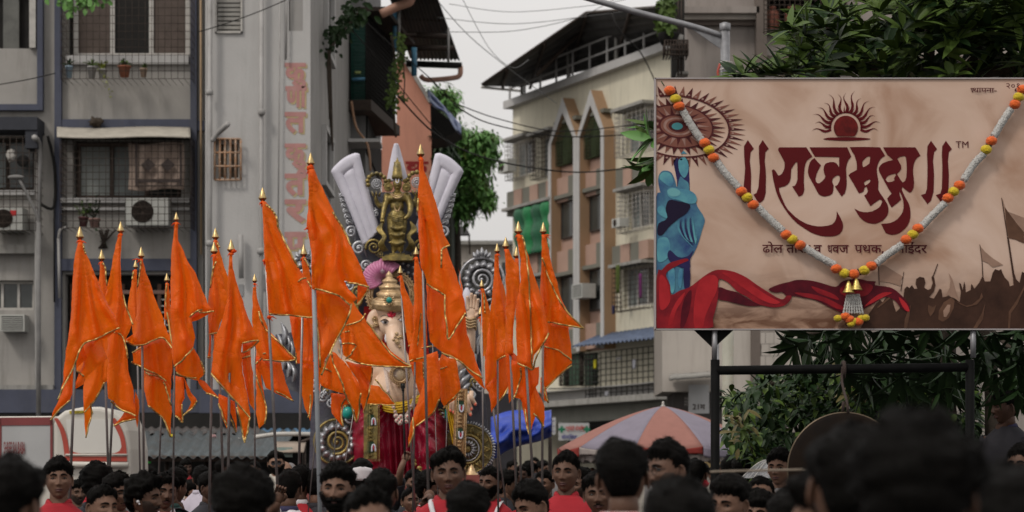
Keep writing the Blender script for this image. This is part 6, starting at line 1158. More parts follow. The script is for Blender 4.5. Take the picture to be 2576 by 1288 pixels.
def rosette(x, y, r, d, nm='flower', p=None):
    mb = MB()
    for i in range(10): a = 2*math.pi*i/10; mb.ball(q(x+r*.72*math.cos(a), y+r*.72*math.sin(a), d), r*.3*IS, 6, 5)
    mb.lathe(q(x, y, d), [(r*.7*IS, -.02), (r*.7*IS, .012), (r*.4*IS, .02)], 12, 'Y'); f = mb.build(nm, CREAMB, p or G)
    m2 = MB(); m2.ball(q(x, y, d+.022), r*.26*IS, 8, 6); m2.build('red_bead', REDP, f)
for x, y in ((996, 1046), (1003, 1053), (1010, 1059), (1017, 1054), (1008, 1048), (1025, 1048), (1021, 1060), (1006, 1064), (999, 1058), (990, 1025), (983, 1008), (976, 985), (1033, 1022), (1041, 1000), (1047, 975), (994, 1036), (1028, 1036)): rosette(x, y, 6.2 if y > 1040 else 4.2, .70)
# patterned strips with the U-shaped marks
def strip(x0, x1, y0, y1, marks, inv, colm, nm, tilt=0):
    mb = MB(); poly(mb, [(x0, y0), (x1, y0), (x1-tilt, y1), (x0-tilt, y1)], .62, .66); s = mb.build(nm, colm, G); w = x1-x0
    e = MB()
    for sx in (.09, .91):
        yy = y0+2
        while yy < y1-1:
            xx = x0+w*sx-tilt*(yy-y0)/(y1-y0); e.ball(q(xx, yy, .665), 1.7*IS, 6, 4); yy += 3.6
    for sx in (.22, .78): e.tube([q(x0+w*sx, y0, .665), q(x0+w*sx-tilt, y1, .665)], 1.1*IS, 5)
    yy = y0+6
    while yy < y1-8:
        xm = (x0+x1)/2-tilt*(yy-y0)/(y1-y0)
        if all(abs(yy-m) > 13 for m in marks):
            for a in (-1, 1): petal(e, xm, yy+4, xm+a*5.5, yy-2, 2.4, .02); 
            petal(e, xm, yy+5, xm, yy-5, 2.2, .02)
        yy += 9.5
    e.v = [p-Vector((0, .655, 0)) if p.y > IY-.5 else p for p in e.v]
    o = e.build('gold_embroidery', CRG if colm is not BR2 else BR2, s)
    for m in marks:
        xm = (x0+x1)/2-tilt*(m-y0)/(y1-y0); g = MB(); poly(g, [(xm-8, m-14), (xm+8, m-14), (xm+8, m+13), (xm-8, m+13)], .661, .668); g.build('green_panel', DGR, s)
        g = MB(); k = -1 if inv else 1
        P = [q(xm-4.6, m-9*k, .68), q(xm-4.2, m+2*k, .68), q(xm-2.6, m+7*k, .68), q(xm, m+8.6*k, .68), q(xm+2.6, m+7*k, .68), q(xm+4.2, m+2*k, .68), q(xm+4.6, m-9*k, .68)]
        g.tube(catmull(P, 4), 1.9*IS, 8); g.build('white_mark', WHP, s)
        g = MB(); tb(g, [(xm, m-6*k, .68), (xm, m, .685), (xm, m+5*k, .68)], [.6, 1.5, 1.0], 6); g.build('red_mark', REDP, s)
strip(923, 957, 1017, 1156, [1061, 1127], True, BR2, 'patterned_strip')
strip(1147, 1178, 983, 1185, [1027, 1094], False, mat('bronze_lace', (.30, .16, .07), .5, .4, scale=30, var=.4, bump=.006, bscale=60), 'patterned_strip', 6)
mb = MB()
for i in range(14): tb(mb, [(924+i*2.4, 1155, .64), (924+i*2.4, 1161, .64)], [.8, .5], 5)
mb.build('fringe', CRG, G)
# raised-hand bracelets, conch, mace
mb = MB()
for k in range(4): P = [q(1180+19*math.cos(2*math.pi*i/20)-2, 826-k*7+4*math.sin(2*math.pi*i/20)+3*math.sin(i*1.3), .25+19*IS*math.sin(2*math.pi*i/20)*.9*-1) for i in range(21)]; mb.tube(P, 3.2*IS, 7, cap=False)
mb.build('bracelet', CRG, G)
mb = MB(); mb.lathe(q(1174, 758, .18), [(5*IS, -.13), (13*IS, -.05), (15*IS, .03), (9*IS, .12), (3*IS, .17)], 18); mb.build('conch', WHP, G)
mb = MB(); mb.lathe(q(1186, 1216, .75), [(26*IS, -.2), (28*IS, 0), (26*IS, .03), (23*IS, .07), (18*IS, .09), (16*IS, .12), (10*IS, .14), (8*IS, .18), (3*IS, .21), (1*IS, .23)], 24); mb.build('mace_head', CRG, G)
for k in range(5): mb = MB(); el(mb, 1028+k*7+(k % 2)*6, 1150+k*9, 7, 5, 3, .5, 10, 6); mb.build('flower_applique', BR2, G)

# ---- backdrop
BD = thing('ornamental_backdrop', q(1000, 1195, -.3), 'tall silver scrollwork backdrop with white tilak petals and bronze standing deity', 'backdrop')
mb = MB(); poly(mb, [(905, 480), (1095, 480), (1130, 560), (1085, 660), (1120, 700), (1180, 735), (1190, 660), (1235, 660), (1235, 760), (1200, 800), (1215, 960), (1240, 1190), (775, 1190), (780, 1000), (690, 965), (690, 840), (760, 830), (745, 740), (745, 660), (800, 660), (820, 720), (880, 700), (915, 660), (868, 560)], -.32, -.14); mb.build('back_board', DKP, BD)
hx = lambda x, y: (817.7+.293*x, 352.2+.293*y)
MX = 999.4
def Hq(x, y, d=0): a = hx(x, y); return (a[0], a[1], d)
def petal_board(mir):
    L0, L1 = (70, 265), (345, 895); R0, R1 = (275, 125), (455, 790)
    def fn(u, v):
        a = Vector(L0).lerp(Vector(L1), v)+Vector((10*math.sin(v*math.pi), 0)); b = Vector(R0).lerp(Vector(R1), v)+Vector((-8*math.sin(v*math.pi), 0))
        p = a.lerp(b, u); 
        if v < .25: p.y -= 26*math.sin(u*math.pi)*(1-v/.25)
        x, y = hx(p.x, p.y); x = x if not mir else 2*MX-x
        e = min(u, 1-u, (v+.02)*1.6); rim = .05*ss(0, .06, e)-.035*ss(.17, .24, e)+.03*math.sin(max(0, u-.2)/.6*math.pi)*ss(.2, .3, e) if .0 <= u <= 1 else 0
        return q(x, y, .02+rim)
    mb = MB(); mb.grid(fn, 44, 50); 
    return mb.build('white_petal', WHP, BD, solid=.07)
petal_board(0); petal_board(1)
mb = MB(); mb.grid(lambda u, v: q(*(lambda X, Y: (X, Y))(*hx(610+(u-.5)*170*(v**.85)+v*12, 35+v*320)), .02+.07*(1-abs(2*u-1))), 16, 24); mb.build('centre_spike', WHP, BD, solid=.05)
for mir in (0, 1):
    fx = (lambda x: 2*MX-x) if mir else (lambda x: x); sg = -1 if mir else 1
    for x, y, r in ((125, 480, 24), (135, 522, 25), (145, 568, 26), (160, 612, 27), (172, 660, 28), (190, 706, 30)):
        X, Y_ = hx(x+15, y); mb = MB(); spiral(mb, fx(X), Y_, r*.293, 1.1, 20 if not mir else 160, sg, .36, .04, tail=(fx(X+13), Y_+12)); mb.build('scroll', SILV, BD)
        mb = MB(); petal(mb, fx(X+12), Y_+6, fx(X-9), Y_-7, 3.5, .09); mb.build('scroll_leaf', SILV, BD)
    for x, y, r, tx, ty in ((225, 790, 52, 260, 900), (290, 930, 60, 360, 1010), (350, 1080, 46, 420, 1120), (440, 630, 30, 420, 580)):
        X, Y_ = hx(x, y); T_ = hx(tx, ty); mb = MB(); spiral(mb, fx(X), Y_, r*.293, 1.5, 60 if not mir else 120, sg, .26, .05, tail=(fx(T_[0]), T_[1])); mb.build('scroll', SILV, BD)
    for x, y, r in ((420, 920, 76), (790-2*(790-620) if False else 470, 985, 34)):
        X, Y_ = hx(x, y); mb = MB(); spiral(mb, fx(X), Y_, r*.293, 1.9, 200 if not mir else -20, -sg, .17, .10, seg=1); mb.build('bronze_scroll', BR2, BD)
    # bronze drapery falls at the deity's sides
    for k in range(4):
        mb = MB(); o_ = k*13; tb(mb, [Hq(500-o_*.4, 700+k*6, .10), Hq(485-o_*.9, 770, .16), Hq(520-o_*.5, 830, .2), Hq(500-o_, 890+k*4, .2), Hq(540-o_, 950+k*3, .15)], [2.4, 3.6, 3.2, 2.8, 1.2], 8)
        if mir: mb.v = [Vector((2*q(MX, 0).x-p.x, p.y, p.z)) for p in mb.v]; mb.f = [f[::-1] for f in mb.f]
        mb.build('drapery_fall', BR2, BD)
    # flame leaves on the flanks
    bx = 700 if not mir else 1206
    for k, (dx, dy, h_, w) in enumerate(((0, 60, 52, 8), (10, 40, 62, 9), (20, 55, 50, 8), (28, 75, 60, 9), (8, 100, 50, 10), (20, 118, 46, 10), (32, 130, 50, 9))):
        x = bx+(dx if not mir else -dx); y = 830+dy; mb = MB(); petal(mb, x+(6 if not mir else -6), y, x-(4 if not mir else -4), y-h_, w, .12, 7*sg); mb.build('flame_leaf', SILV, BD)
    for k in range(14):
        x = 806+k*7-(k % 3)*14; y = 960+k*7; x = fx(x); mb = MB(); spiral(mb, x, y, 15, 1.4, 30+40*k, sg, .26, .10); mb.build('scroll', SILV if k % 3 else BR2, BD)
    for k in range(26):
        x = 915-(k//2)*7-(k % 2)*30; y = 690+(k//2)*22+(k % 2)*8; x = fx(x); mb = MB(); spiral(mb, x, y, 17, 1.5, 30+60*k, -sg, .28, .03); mb.build('scroll', SILV if k % 2 else BR2, BD)
    for k in range(10):
        mb = MB(); petal(mb, fx(836+k*4), 1000-k*19, fx(804+k*5), 958-k*20, 15, .2, 9*sg); mb.build('acanthus_leaf', SILV, BD)
for i in range(30):
    mb = MB(); x = 905+(i % 15)*13.5; y = 668+(i//15)*17+6*math.sin(i*2.1); mb.ball(q(x, y, .0), 4.2*IS, 10, 7); mb.build('silver_boss', SILV, BD)
def wheel(cx, cy, r, cap=False, gold=False):
    a_ = BR2 if gold else SILV; mb = MB(); disc(mb, cx, cy, r, -.1, -.02); w_ = mb.build('medallion', mat('medallion_ground', (.17, .165, .15), .6, .3, scale=20, col2=(.09, .09, .08), bump=.006, bscale=50), BD)
    mb = MB(); ringd(mb, cx, cy, r-3, 3.4, .02, 56, 56, .8); mb.build('rim', a_ if not gold else BR2, w_)
    for i in range(15):
        a = 2*math.pi*i/15; mb = MB(); petal(mb, cx+r*.54*math.cos(a), cy+r*.54*math.sin(a), cx+r*.86*math.cos(a+.28), cy+r*.86*math.sin(a+.28), r*.2, .085, r*.06); mb.build('petal', SILV, w_)
    mb = MB(); spiral(mb, cx, cy, r*.56, 2.1, 250, 1, .15, .05, seg=1); mb.build('coil', BR2 if gold else SILV, w_)
    if cap:
        for dx, h_ in ((0, 24), (-9, 18), (9, 18), (-17, 12), (17, 12)):
            mb = MB(); petal(mb, cx+dx*.5, cy-r+2, cx+dx*1.3, cy-r-h_, 6, .08, dx*.25); mb.build('crest_petal', SILV, w_)
wheel(1212, 703, 58, True); wheel(766, 703, 58, True); wheel(848, 1112, 60, False, True)
# star disc
cx, cy = 1176, 1130; mb = MB(); disc(mb, cx, cy, 62, .0, .10); D_ = mb.build('sun_disc', mat('disc_ground', (.20, .16, .06), .55, .4, scale=24, col2=(.10, .08, .03), bump=.006, bscale=60), BD)
for i in range(60):
    a = 2*math.pi*i/60; mb = MB(); petal(mb, cx+60*math.cos(a), cy+60*math.sin(a), cx+72*math.cos(a+.03), cy+72*math.sin(a+.03), 3.6, .05); mb.v = [p-Vector((0, .06, 0)) for p in mb.v]; mb.build('rim_tooth', SILV, D_)
mb = MB(); ringd(mb, cx, cy, 61, 1.6, .11, 56); ringd(mb, cx, cy, 36, 3.4, .12, 48); mb.build('gold_ring', BR2, D_)
mb = MB(); ringd(mb, cx, cy, 29, 1.8, .12, 40, 40, .6); mb.build('silver_ring', SILV, D_)
for i in range(14):
    a = 2*math.pi*i/14; mb = MB()
    for s in (-1, 1): mb.tube([q(cx+39*math.cos(a+s*.2), cy+39*math.sin(a+s*.2), .12), q(cx+57*math.cos(a), cy+57*math.sin(a), .13)], 1.5*IS, 6)
    spiral(mb, cx+45*math.cos(a), cy+45*math.sin(a), 4, 1.2, 30*i, 1, .3, .12, n=5); mb.build('star_point', BR2, D_)
for i in range(16): a = 2*math.pi*i/16; mb = MB(); petal(mb, cx+10*math.cos(a), cy+10*math.sin(a), cx+26*math.cos(a+.15), cy+26*math.sin(a+.15), 4.5, .06, 2); mb.v = [p-Vector((0, .1, 0)) for p in mb.v]; mb.build('rosette_petal', SILV, D_)
mb = MB(); mb.ball(q(cx, cy, .12), 9*IS, 14, 10, (1, .6, 1)); mb.build('boss', BR2, D_)

# ---- bronze deity
DT = thing('deity_relief', q(1000, 660, .05), 'bronze standing deity with tall crown in front of the white petals', 'statue')
mb = MB()
def he(x, y, rx, ry, rd, d, rot=None): X, Y_ = hx(x, y); el(mb, X, Y_, rx*.293, ry*.293, rd*.293, d, 18, 12, rot)
def ht(pts, rs): tb(mb, [Hq(*p) for p in pts], [r*.293 for r in rs], 12)
he(622, 378, 40, 50, 42, .12); ht([(622, 400, .10), (622, 450, .10)], [24, 30])
he(618, 490, 92, 50, 40, .08); he(590, 500, 40, 34, 30, .13); he(646, 500, 40, 34, 30, .13); he(618, 570, 62, 62, 38, .10); he(618, 640, 76, 44, 42, .10)
he(535, 480, 36, 34, 30, .08); he(702, 480, 38, 36, 30, .08)
ht([(535, 485, .10), (518, 545, .13), (505, 600, .16), (495, 660, .2), (492, 690, .2)], [32, 28, 24, 19, 20])
ht([(702, 485, .10), (728, 545, .13), (732, 600, .18), (715, 650, .24), (675, 680, .26)], [34, 30, 26, 20, 16])
ht([(540, 500, .04), (490, 570, .06), (445, 535, .08), (432, 480, .1)], [28, 26, 22, 14]); ht([(700, 500, .04), (760, 560, .06), (780, 500, .08), (785, 455, .1)], [28, 26, 20, 14])
ht([(580, 660, .10), (580, 770, .12), (590, 880, .12), (590, 960, .10)], [52, 46, 30, 22]); ht([(655, 660, .10), (655, 770, .12), (650, 880, .12), (648, 960, .10)], [52, 46, 30, 22])
he(585, 978, 28, 12, 34, .16); he(652, 980, 28, 12, 34, .16)
b = mb.build('figure', BR2, DT); remesh(b, .012, 4)
mb = MB(); X, Y_ = hx(620, 335); mb.lathe(q(X, Y_, .12), [(46*.293*IS, 0), (48*.293*IS, .03), (43*.293*IS, .05), (41*.293*IS, .09), (38*.293*IS, .10), (35*.293*IS, .16), (31*.293*IS, .17), (28*.293*IS, .21), (14*.293*IS, .215), (13*.293*IS, .23), (6*.293*IS, .24), (4*.293*IS, .265)], 24); mb.build('tall_crown', BR2, DT)
mb = MB(); ht([(608, 335, .27), (608, 352, .27), (614, 366, .275), (620, 369, .275), (626, 366, .275), (632, 352, .27), (632, 335, .27)], [4.5, 4.5]); mb.build('white_mark', WHP, DT)
mb = MB(); ht([(620, 362, .25), (621, 380, .27), (621, 392, .29)], [6, 8, 11]); he(605, 376, 9, 5, 5, .245); he(638, 376, 9, 5, 5, .245); ht([(604, 412, .235), (621, 408, .26), (638, 412, .235)], [3, 6, 3]); mb.build('face_features', BR2, DT)
for x, y, r in ((545, 405, 38), (700, 408, 38), (552, 350, 17), (684, 352, 17)):
    mb = MB(); X, Y_ = hx(x, y); r_ = r*.293; mb.lathe(q(X, Y_, .12), [(r_*IS, 0), (r_*IS, .03), (r_*.8*IS, .045), (r_*.7*IS, .03), (r_*.5*IS, .05), (r_*.3*IS, .035), (r_*.2*IS, .06)], 20, 'Y')
    for i in range(16): a = 2*math.pi*i/16; mb.ball(q(X+r_*.93*math.cos(a), Y_+r_*.93*math.sin(a), .15), r_*.13*IS, 6, 5)
    mb.build('ear_disc', BR2, DT)
for x, y in ((443, 378), (788, 365)):
    mb = MB(); X, Y_ = hx(x, y); ringd(mb, X, Y_, 12, 1.6, .16, 28, 28, .7); ringd(mb, X, Y_, 7, 1.2, .17, 20)
    for i in range(10): a = 2*math.pi*i/10; mb.tube([q(X+2*math.cos(a), Y_+2*math.sin(a), .17), q(X+12*math.cos(a), Y_+12*math.sin(a), .17)], 1*IS, 5)
    mb.ball(q(X, Y_, .17), 3*IS, 8, 6); mb.build('wheel_weapon', SILV, DT)
    sgn = 1 if x < 600 else -1
    for i in range(9):
        a = R(200-i*27.5) if sgn > 0 else R(-20+i*27.5); m2 = MB(); m2.ball(q(X+20*1.15*math.cos(a), Y_-5-21*math.sin(a), .10), 6*IS, 10, 8, (1, 1, 1)); m2.build('gold_boss', BR2, BD)
    for k in range(3): m2 = MB(); petal(m2, X-6+k*6, Y_+34, X-12+k*12, Y_+18, 3, .14); m2.v = [p-Vector((0, .08, 0)) for p in m2.v]; m2.build('lotus_petal', BR2, DT)
for y, w, h_ in ((742, 60, 34), (798, 62, 40), (868, 66, 46)):      # pleated fans of the lower garment
    for i in range(9):
        t = (i-4)/4; mb = MB(); tb(mb, [Hq(620+t*20, y-20+abs(t)*-8, .26), Hq(620+t*w*.8, y+h_*.5*(1-t*t*.6), .31), Hq(620+t*w, y+h_*(1-t*t*.75), .28)], [1.2, 2.4, 2.9], 7); mb.build('pleat', BR2, DT)
for k in range(3): mb = MB(); tb(mb, [Hq(545+k*6, 640+k*14, .2), Hq(620, 668+k*16, .34), Hq(695-k*6, 640+k*14, .2)], [2, 2.6, 2], 8); mb.build('belt', BR2, DT)
for k, (w, y0, y1) in enumerate(((48, 455, 478), (58, 458, 500), (30, 560, 612))): mb = MB(); tb(mb, [Hq(620-w, y0, .16), Hq(620-w*.6, (y0+y1)/2+6, .25), Hq(620, y1, .28), Hq(620+w*.6, (y0+y1)/2+6, .25), Hq(620+w, y0, .16)], [1.3, 1.7, 1.3], 7); mb.build('necklace', CRG, DT)
for y in (690,):
    for i in range(4): mb = MB(); tb(mb, [Hq(672-i*3, 672+i*7, .28), Hq(650-i*2, 676+i*7, .31), Hq(636, 680+i*7, .3)], [1.5, 1.4, 1], 6); mb.build('finger', BR2, DT)
    for i in range(4): mb = MB(); tb(mb, [Hq(480+i*8, 685, .22), Hq(481+i*8, 700, .23), Hq(482+i*8, 712, .2)], [1.5, 1.4, 1], 6); mb.build('finger', BR2, DT)
mb = MB(); fr = front(IY)
for x0, y0, x1, y1, d1 in ((560, 985, 690, 1000, .2), (520, 1000, 735, 1016, .24), (500, 1017, 760, 1050, .28)):
    a, b = hx(x0, y0); c, d = hx(x1, y1); mb.fbox(fr, *fr.r(a, b, c, d), -.1, d1)
mb.build('pedestal', BR2, DT)
# float platform under everything
PF = thing('float_platform', (q(1000, 1195).x, IY, 0), 'low truck bed carrying the idol, mostly hidden by the crowd', 'float')
mb = MB(); z0 = q(1000, 1195).z; X0 = q(1000, 0).x; mb.box((X0-1.35, IY-.9, z0-.35), (X0+1.35, IY+2.4, z0)); mb.build('deck', mat('deck_paint', (.2, .05, .04), .7, scale=4), PF)
for x in (-1.0, 1.0):
    for y in (-.6, 1.9): m2 = MB(); m2.lathe((X0+x, IY+y, .45), [(.3, -.1), (.45, -.1), (.45, .1), (.3, .1)], 24, 'X'); m2.build('wheel', mat('rubber', (.02, .02, .02), .8), PF)
# ---------------------------------------------------------------- saffron flags
def flag(fx, fy0, fy1, Y, base, panels, trims, label, ties=(), pm=None, pr=None, cl=CL1, cut=1200):
    """fx, fy0..fy1: finial tip to cup; base: picture point the pole passes through low down"""
    b0 = Vector((fx, fy1)); b1 = Vector(base); d = (b1-b0)
    bot = b0 + d*((cut-b0.y)/max(1, d.y))
    top3 = W(fx, fy1, Y); bot3 = W(bot.x, bot.y, Y); k = (top3.z-1.02)/(top3.z-bot3.z); bot3 = top3.lerp(bot3, k)
    T = thing('flag', (bot3.x, bot3.y, 0), label, 'flag', 'saffron flags held up on poles')
    T.location = (bot3.x, bot3.y, bot3.z); WL[T.name] = Vector(T.location)
    s = S(1, Y); h = (fy1-fy0)*s; w = h*.30; r = pr or w*.36
    MB().tube([top3, top3.lerp(bot3, .5), bot3], r, 10).build('pole', pm or STEEL, T)
    fi = MB().lathe(top3, [(w*.30, -h*.02), (w*.55, h*.02), (w*.95, h*.17), (w*1.02, h*.20)], 20).build('finial_cup', RUST, T)
    MB().lathe(top3, [(w*1.02, h*.20), (w*1.08, h*.225), (w*.98, h*.25), (w*.55, h*.62), (w*.16, h*.93), (w*.03, h*1.0), (0.0005, h*1.02)], 20).build('spearhead', BRASS, T)
    # cloth
    sd = rnd.random()*100; ax, ay = fx, fy1
    def disp(x, y, dep, am=1.0):
        dx = x-ax; dy = max(6, y-ay); th = math.atan2(dx, dy); rr = min(1, dy/170.)
        q = noise.noise((x*.011+sd, y*.006, dep*9))
        f = math.sin(th*26+sd+q*4.5)*.62 + math.sin(th*55+sd*2+q*7)*.28
        f = f + .35*abs(math.sin(th*17+sd*3+q*3))
        g = noise.noise((x*.03+sd, y*.014, dep*5))*.55 + noise.noise((x*.07, y*.05+sd, dep))*.22
        return (f*rr*.042+g*.032*rr+.03*rr*(abs(noise.noise((x*.018+sd, y*.009, dep*3+7)))*2-.5))*am
    for k, (pl, dep, am) in enumerate(panels):
        poly = [Vector(p) for p in path(pl)]
        # soften the outline a little
        v, f = tri_poly([(p.x, p.y) for p in poly], 6.0)
        mb = MB(); pts = []
        n = len(poly)
        for p in v:
            e = min(((p-a-(c-a)*max(0, min(1, (p-a).dot(c-a)/max(1e-6, (c-a).length_squared)))).length) for a, c in ((poly[i], poly[(i+1) % n]) for i in range(n)))
            roll = .028*max(0, 1-e/9)**2
            jx = noise.noise((p.x*.05, p.y*.05, sd))*2.2 if e < 1 else 0; jy = noise.noise((p.y*.05, p.x*.05, sd+5))*2.2 if e < 1 else 0
            x = p.x+jx*min(1, (p.y-ay)/40); y = p.y+jy*min(1, abs(p.y-ay)/40)
            YY = Y + dep - (.05 if k == 0 else 0) + disp(x, y, dep, am) + roll - (.02*math.exp(-((x-(b0.x+d.x*(y-b0.y)/d.y))/6)**2) if k == 0 else 0)
            pts.append(W(x, y, YY))
        mb.add(pts, f, True)
        c = mb.build('cloth', cl if k % 2 == 0 else (CL2 if cl is CL1 else CL1), T)
    for tr in trims:
        tp = path(tr.split('|')[0]); dep = float(tr.split('|')[1]) if '|' in tr else 0
        cp = catmull([(a, b, 0) for a, b in tp], 8); mb = MB()
        vs = []; hw = .0055
        for i, p in enumerate(cp):
            t = (cp[min(i+1, len(cp)-1)]-cp[max(0, i-1)]); t.normalize(); nn = Vector((-t.y, t.x))
            jx = noise.noise((p.x*.05, p.y*.05, sd))*2.2; jy = noise.noise((p.y*.05, p.x*.05, sd+5))*2.2
            YY = Y+dep-(.05 if dep == 0 else 0)+disp(p.x, p.y, dep, 1)-.010
            wv = 1+.35*noise.noise((i*.8, sd, 3))
            for sg in (-1, 1): vs.append(W(p.x+jx+nn.x*sg*hw/s*wv, p.y+jy+nn.y*sg*hw/s*wv, YY+.004*math.sin(i*1.7)))
        mb.add(vs, [(2*i, 2*i+1, 2*i+3, 2*i+2) for i in range(len(cp)-1)], True)
        mb.build('gold_trim', GOLD, T, solid=.003)
    for tx, ty, ex, ey in list(ties) + [(fx, fy1+4, fx+rnd.choice((-9, 9)), fy1+10)]:
        mb = MB(); c = W(tx, ty, Y-.02); mb.ball(c, r*1.7, 8, 6, (1, 1, .7), .5)
        e = W(ex, ey, Y-.03); mb.tube([c, c.lerp(e, .5)+Vector((0, -.01, .008)), e], [r*.7, r*.5, r*.15], 5)
        e2 = W(ex-(ex-tx)*.5, ey+6, Y-.03); mb.tube([c, e2], [r*.7, r*.2], 5)
        mb.build('cloth_tie', CL2, T)
    return T

flag(200.8,569.5,603,16.0,(179,1161),[("B 262,235 300,235 325,325 400,500 490,700 593,912 500,955 410,1000 306,1048 250,1165 200,1288 C 160,260 90,440 60,500 110,400 125,340 150,210 B 160,1150 185,980 210,750 222,480 240,330",0,1),
 ("C 43,557 60,490 110,400 140,250 160,60 B 200,1150 300,1040 330,1150 C 240,160 228,290 200,400 110,480",.05,1),("B 306,1040 420,990 500,1150 C 318,230 310,270 250,305 225,290 B 300,1200",.08,1),("B 593,912 500,990 420,1020 370,1075 400,990",.03,.5)],
 ["B 593,912 500,955 410,1000 306,1048 250,1165 200,1288 C 160,260 100,400","C 43,557 110,480 200,400|.05","C 240,160 310,210|.08","B 300,245 308,290 325,330"],
 'leftmost saffron flag, broad swallowtail hanging left above the white van', ties=[(203,609,218,612)])
flag(255.5,628,657,17.6,(272,1175),[("B 435,395 465,395 480,480 497,570 520,900 640,1000 620,1288 C 470,260 420,370 370,420 365,500 350,620 325,700 310,500 305,300 320,230 245,160 B 400,1000 450,800 420,560 433,500",0,1)],
 ["C 475,260 400,390 335,470 315,495","C 368,420 365,520 325,700","B 460,400 478,460 494,580"],'narrow saffron flag tucked behind the leftmost broad one, long pointed tail')
flag(303.6,557,587,16.7,(276,1175),[("B 585,165 610,170 600,330 605,560 625,680 690,890 640,1000 C 660,150 700,300 722,522 600,460 550,420 500,380 490,250 B 500,1200 495,1000 490,800 478,650 510,520 540,350 560,260",0,1),
 ("C 720,530 640,478 600,540 545,600 650,565 718,548",.03,.5),("C 715,330 750,400 745,560 730,620 712,480",.06,1)],
 ["B 620,650 650,770 695,890","B 540,950 600,970 640,1060 655,1160","C 520,410 590,460 725,525","C 545,600 650,562 720,545|.03"],'second tall saffron flag from the left with a turned-up corner at its foot')
flag(341,654,676,18.4,(352,1180),[("B 705,455 728,455 730,540 735,700 740,900 700,1000 690,880 655,760 660,700 680,570",0,1)],["B 700,470 690,530"],'slim furled saffron flag behind the third broad one, dull low finial')
flag(355,621,650,16.9,(362,1190),[("B 755,375 772,375 800,470 850,600 880,700 930,820 1013,1075 935,995 850,1015 780,1050 710,1058 630,1010 700,960 725,800 730,640 745,500",0,1),
 ("B 690,1105 780,1050 935,990 1013,1080 1010,1288 C 1010,130 1000,300 960,240 880,200 800,160 720,120 690,90 B 700,1180 700,1150",.05,1),
 ("C 770,150 960,240 1000,300 1000,400 1010,500 1000,560 1000,690 940,560 915,520 820,450 790,330 770,220",.09,1)],
 ["B 762,378 752,470 735,590","B 635,1013 700,1052 780,1050 850,1015 935,997 1013,1080","B 690,1110 760,1075|.05","C 690,95 730,120 800,150 900,200 960,245|.05","C 820,440 880,490 940,550 1000,690|.09","C 800,172 840,200 900,210 965,245|.09","C 940,250 965,320 1005,440|.05"],
 'saffron flag with a two-layered scalloped hem, in the middle of the left cluster', ties=[(355,655,333,654)])
flag(419.8,687,710,18.0,(400,1180),[("B 955,560 980,560 990,700 1000,900 1016,1070 1010,1200 960,1150 985,920 960,850 942,850 945,700",0,1)],["B 965,565 955,700 975,850 1013,1070"],'thin saffron flag edged in gold just left of the tall pole with bright steel')
flag(443.5,534,557,16.2,(436,1180),[("B 1030,75 1055,75 1053,215 1080,260 1130,380 1190,480 1240,600 1290,720 1338,788 1240,795 1245,770 1150,825 1180,930 1190,990 1172,1070 1100,1150 1018,1225 1005,1100 1000,900 995,600 998,350 1015,200",0,1),
 ("B 1150,825 1230,780 1338,787 1230,845 1160,870",.03,.5),
 ("B 1172,1065 1230,1160 1262,1250 C 1268,190 1210,245 1110,220 1040,170 1020,130 1100,10",.05,1),("C 1200,225 1270,250 1330,320 1385,385 1300,355 1250,310",.06,1),
 ("C 1100,215 1160,330 1200,380 1212,410 1180,450 1095,525 1140,470 1160,420 1120,320",.09,1),("C 1020,200 1100,220 1110,380 1085,420 1092,575 1040,520 1020,500",.12,1)],
 ["B 1172,1070 1100,1160 1018,1225","B 1145,825 1200,785 1245,770 1225,795 1280,795 1338,785","B 1240,1180 1262,1250 C 1265,190|.05","C 1035,172 1110,218 1200,225|.05","C 1275,345 1330,360 1385,385|.06","C 1095,525 1170,460 1212,405|.09","C 1035,525 1060,540 1092,575 1085,430|.12"],
 'saffron flag with a lip blown out to the right and ragged curled tails', ties=[(443,563,430,568),(443,563,455,566)])
flag(541.9,573,603,16.8,(560,1180),[("A 120,235 145,235 180,380 240,545 240,760 200,800 150,600 135,400",0,1)],["A 150,260 170,300"],'saffron flag behind the gold-striped furled one, only its upper right slope in view', ties=[])
flag(538.3,608,639,16.4,(527,1240),[("A 108,360 138,360 150,480 190,560 230,720 230,820 200,900 165,980 150,1040 75,1050 70,900 68,740 95,600 110,480",0,1),
 ("A 80,1040 155,1030 140,1130 120,1200 110,1260 65,1250 75,1150",.04,1)],["A 138,420 110,500 90,650","A 80,1045 110,1038 155,1036","A 112,1100 106,1230|.04","A 65,1240 110,1252|.04"],'furled saffron flag with a vertical gold stripe and short hanging hem')
flag(581.2,602,635,16.0,(574,1190),[("A 255,345 278,345 280,480 320,620 370,760 420,920 510,1098 440,1108 365,1125 355,1180 360,1288 5 1225,600 1245,700 1258,815 1232,940 1200,800 1190,740 1110,640 1063,590 A 115,1200 140,1060 200,900 230,760 240,600 245,480",0,1),
 ("A 365,1125 510,1100 440,1165 365,1205",.03,.5),("A 350,1205 440,1165 440,1288 5 1275,600 1280,780 1255,740 1230,620",.06,1),("5 1100,690 1180,730 1195,880 1160,790 1150,850 1140,870 1100,750",.08,1)],
 ["A 370,1125 430,1105 510,1102","A 365,1205 430,1175 505,1105|.03","5 1063,590 1110,650 1190,735 1258,815","5 1230,940 1245,880 1258,815","5 1190,760 1215,860 1230,935","A 360,1250 440,1232|.06","5 1100,740 1130,820 1150,870|.08","5 1150,800 1170,840 1190,885|.08"],
 'wide saffron flag with a long central crease, pennant tail over the tin roof', ties=[(588,632,592,628)])
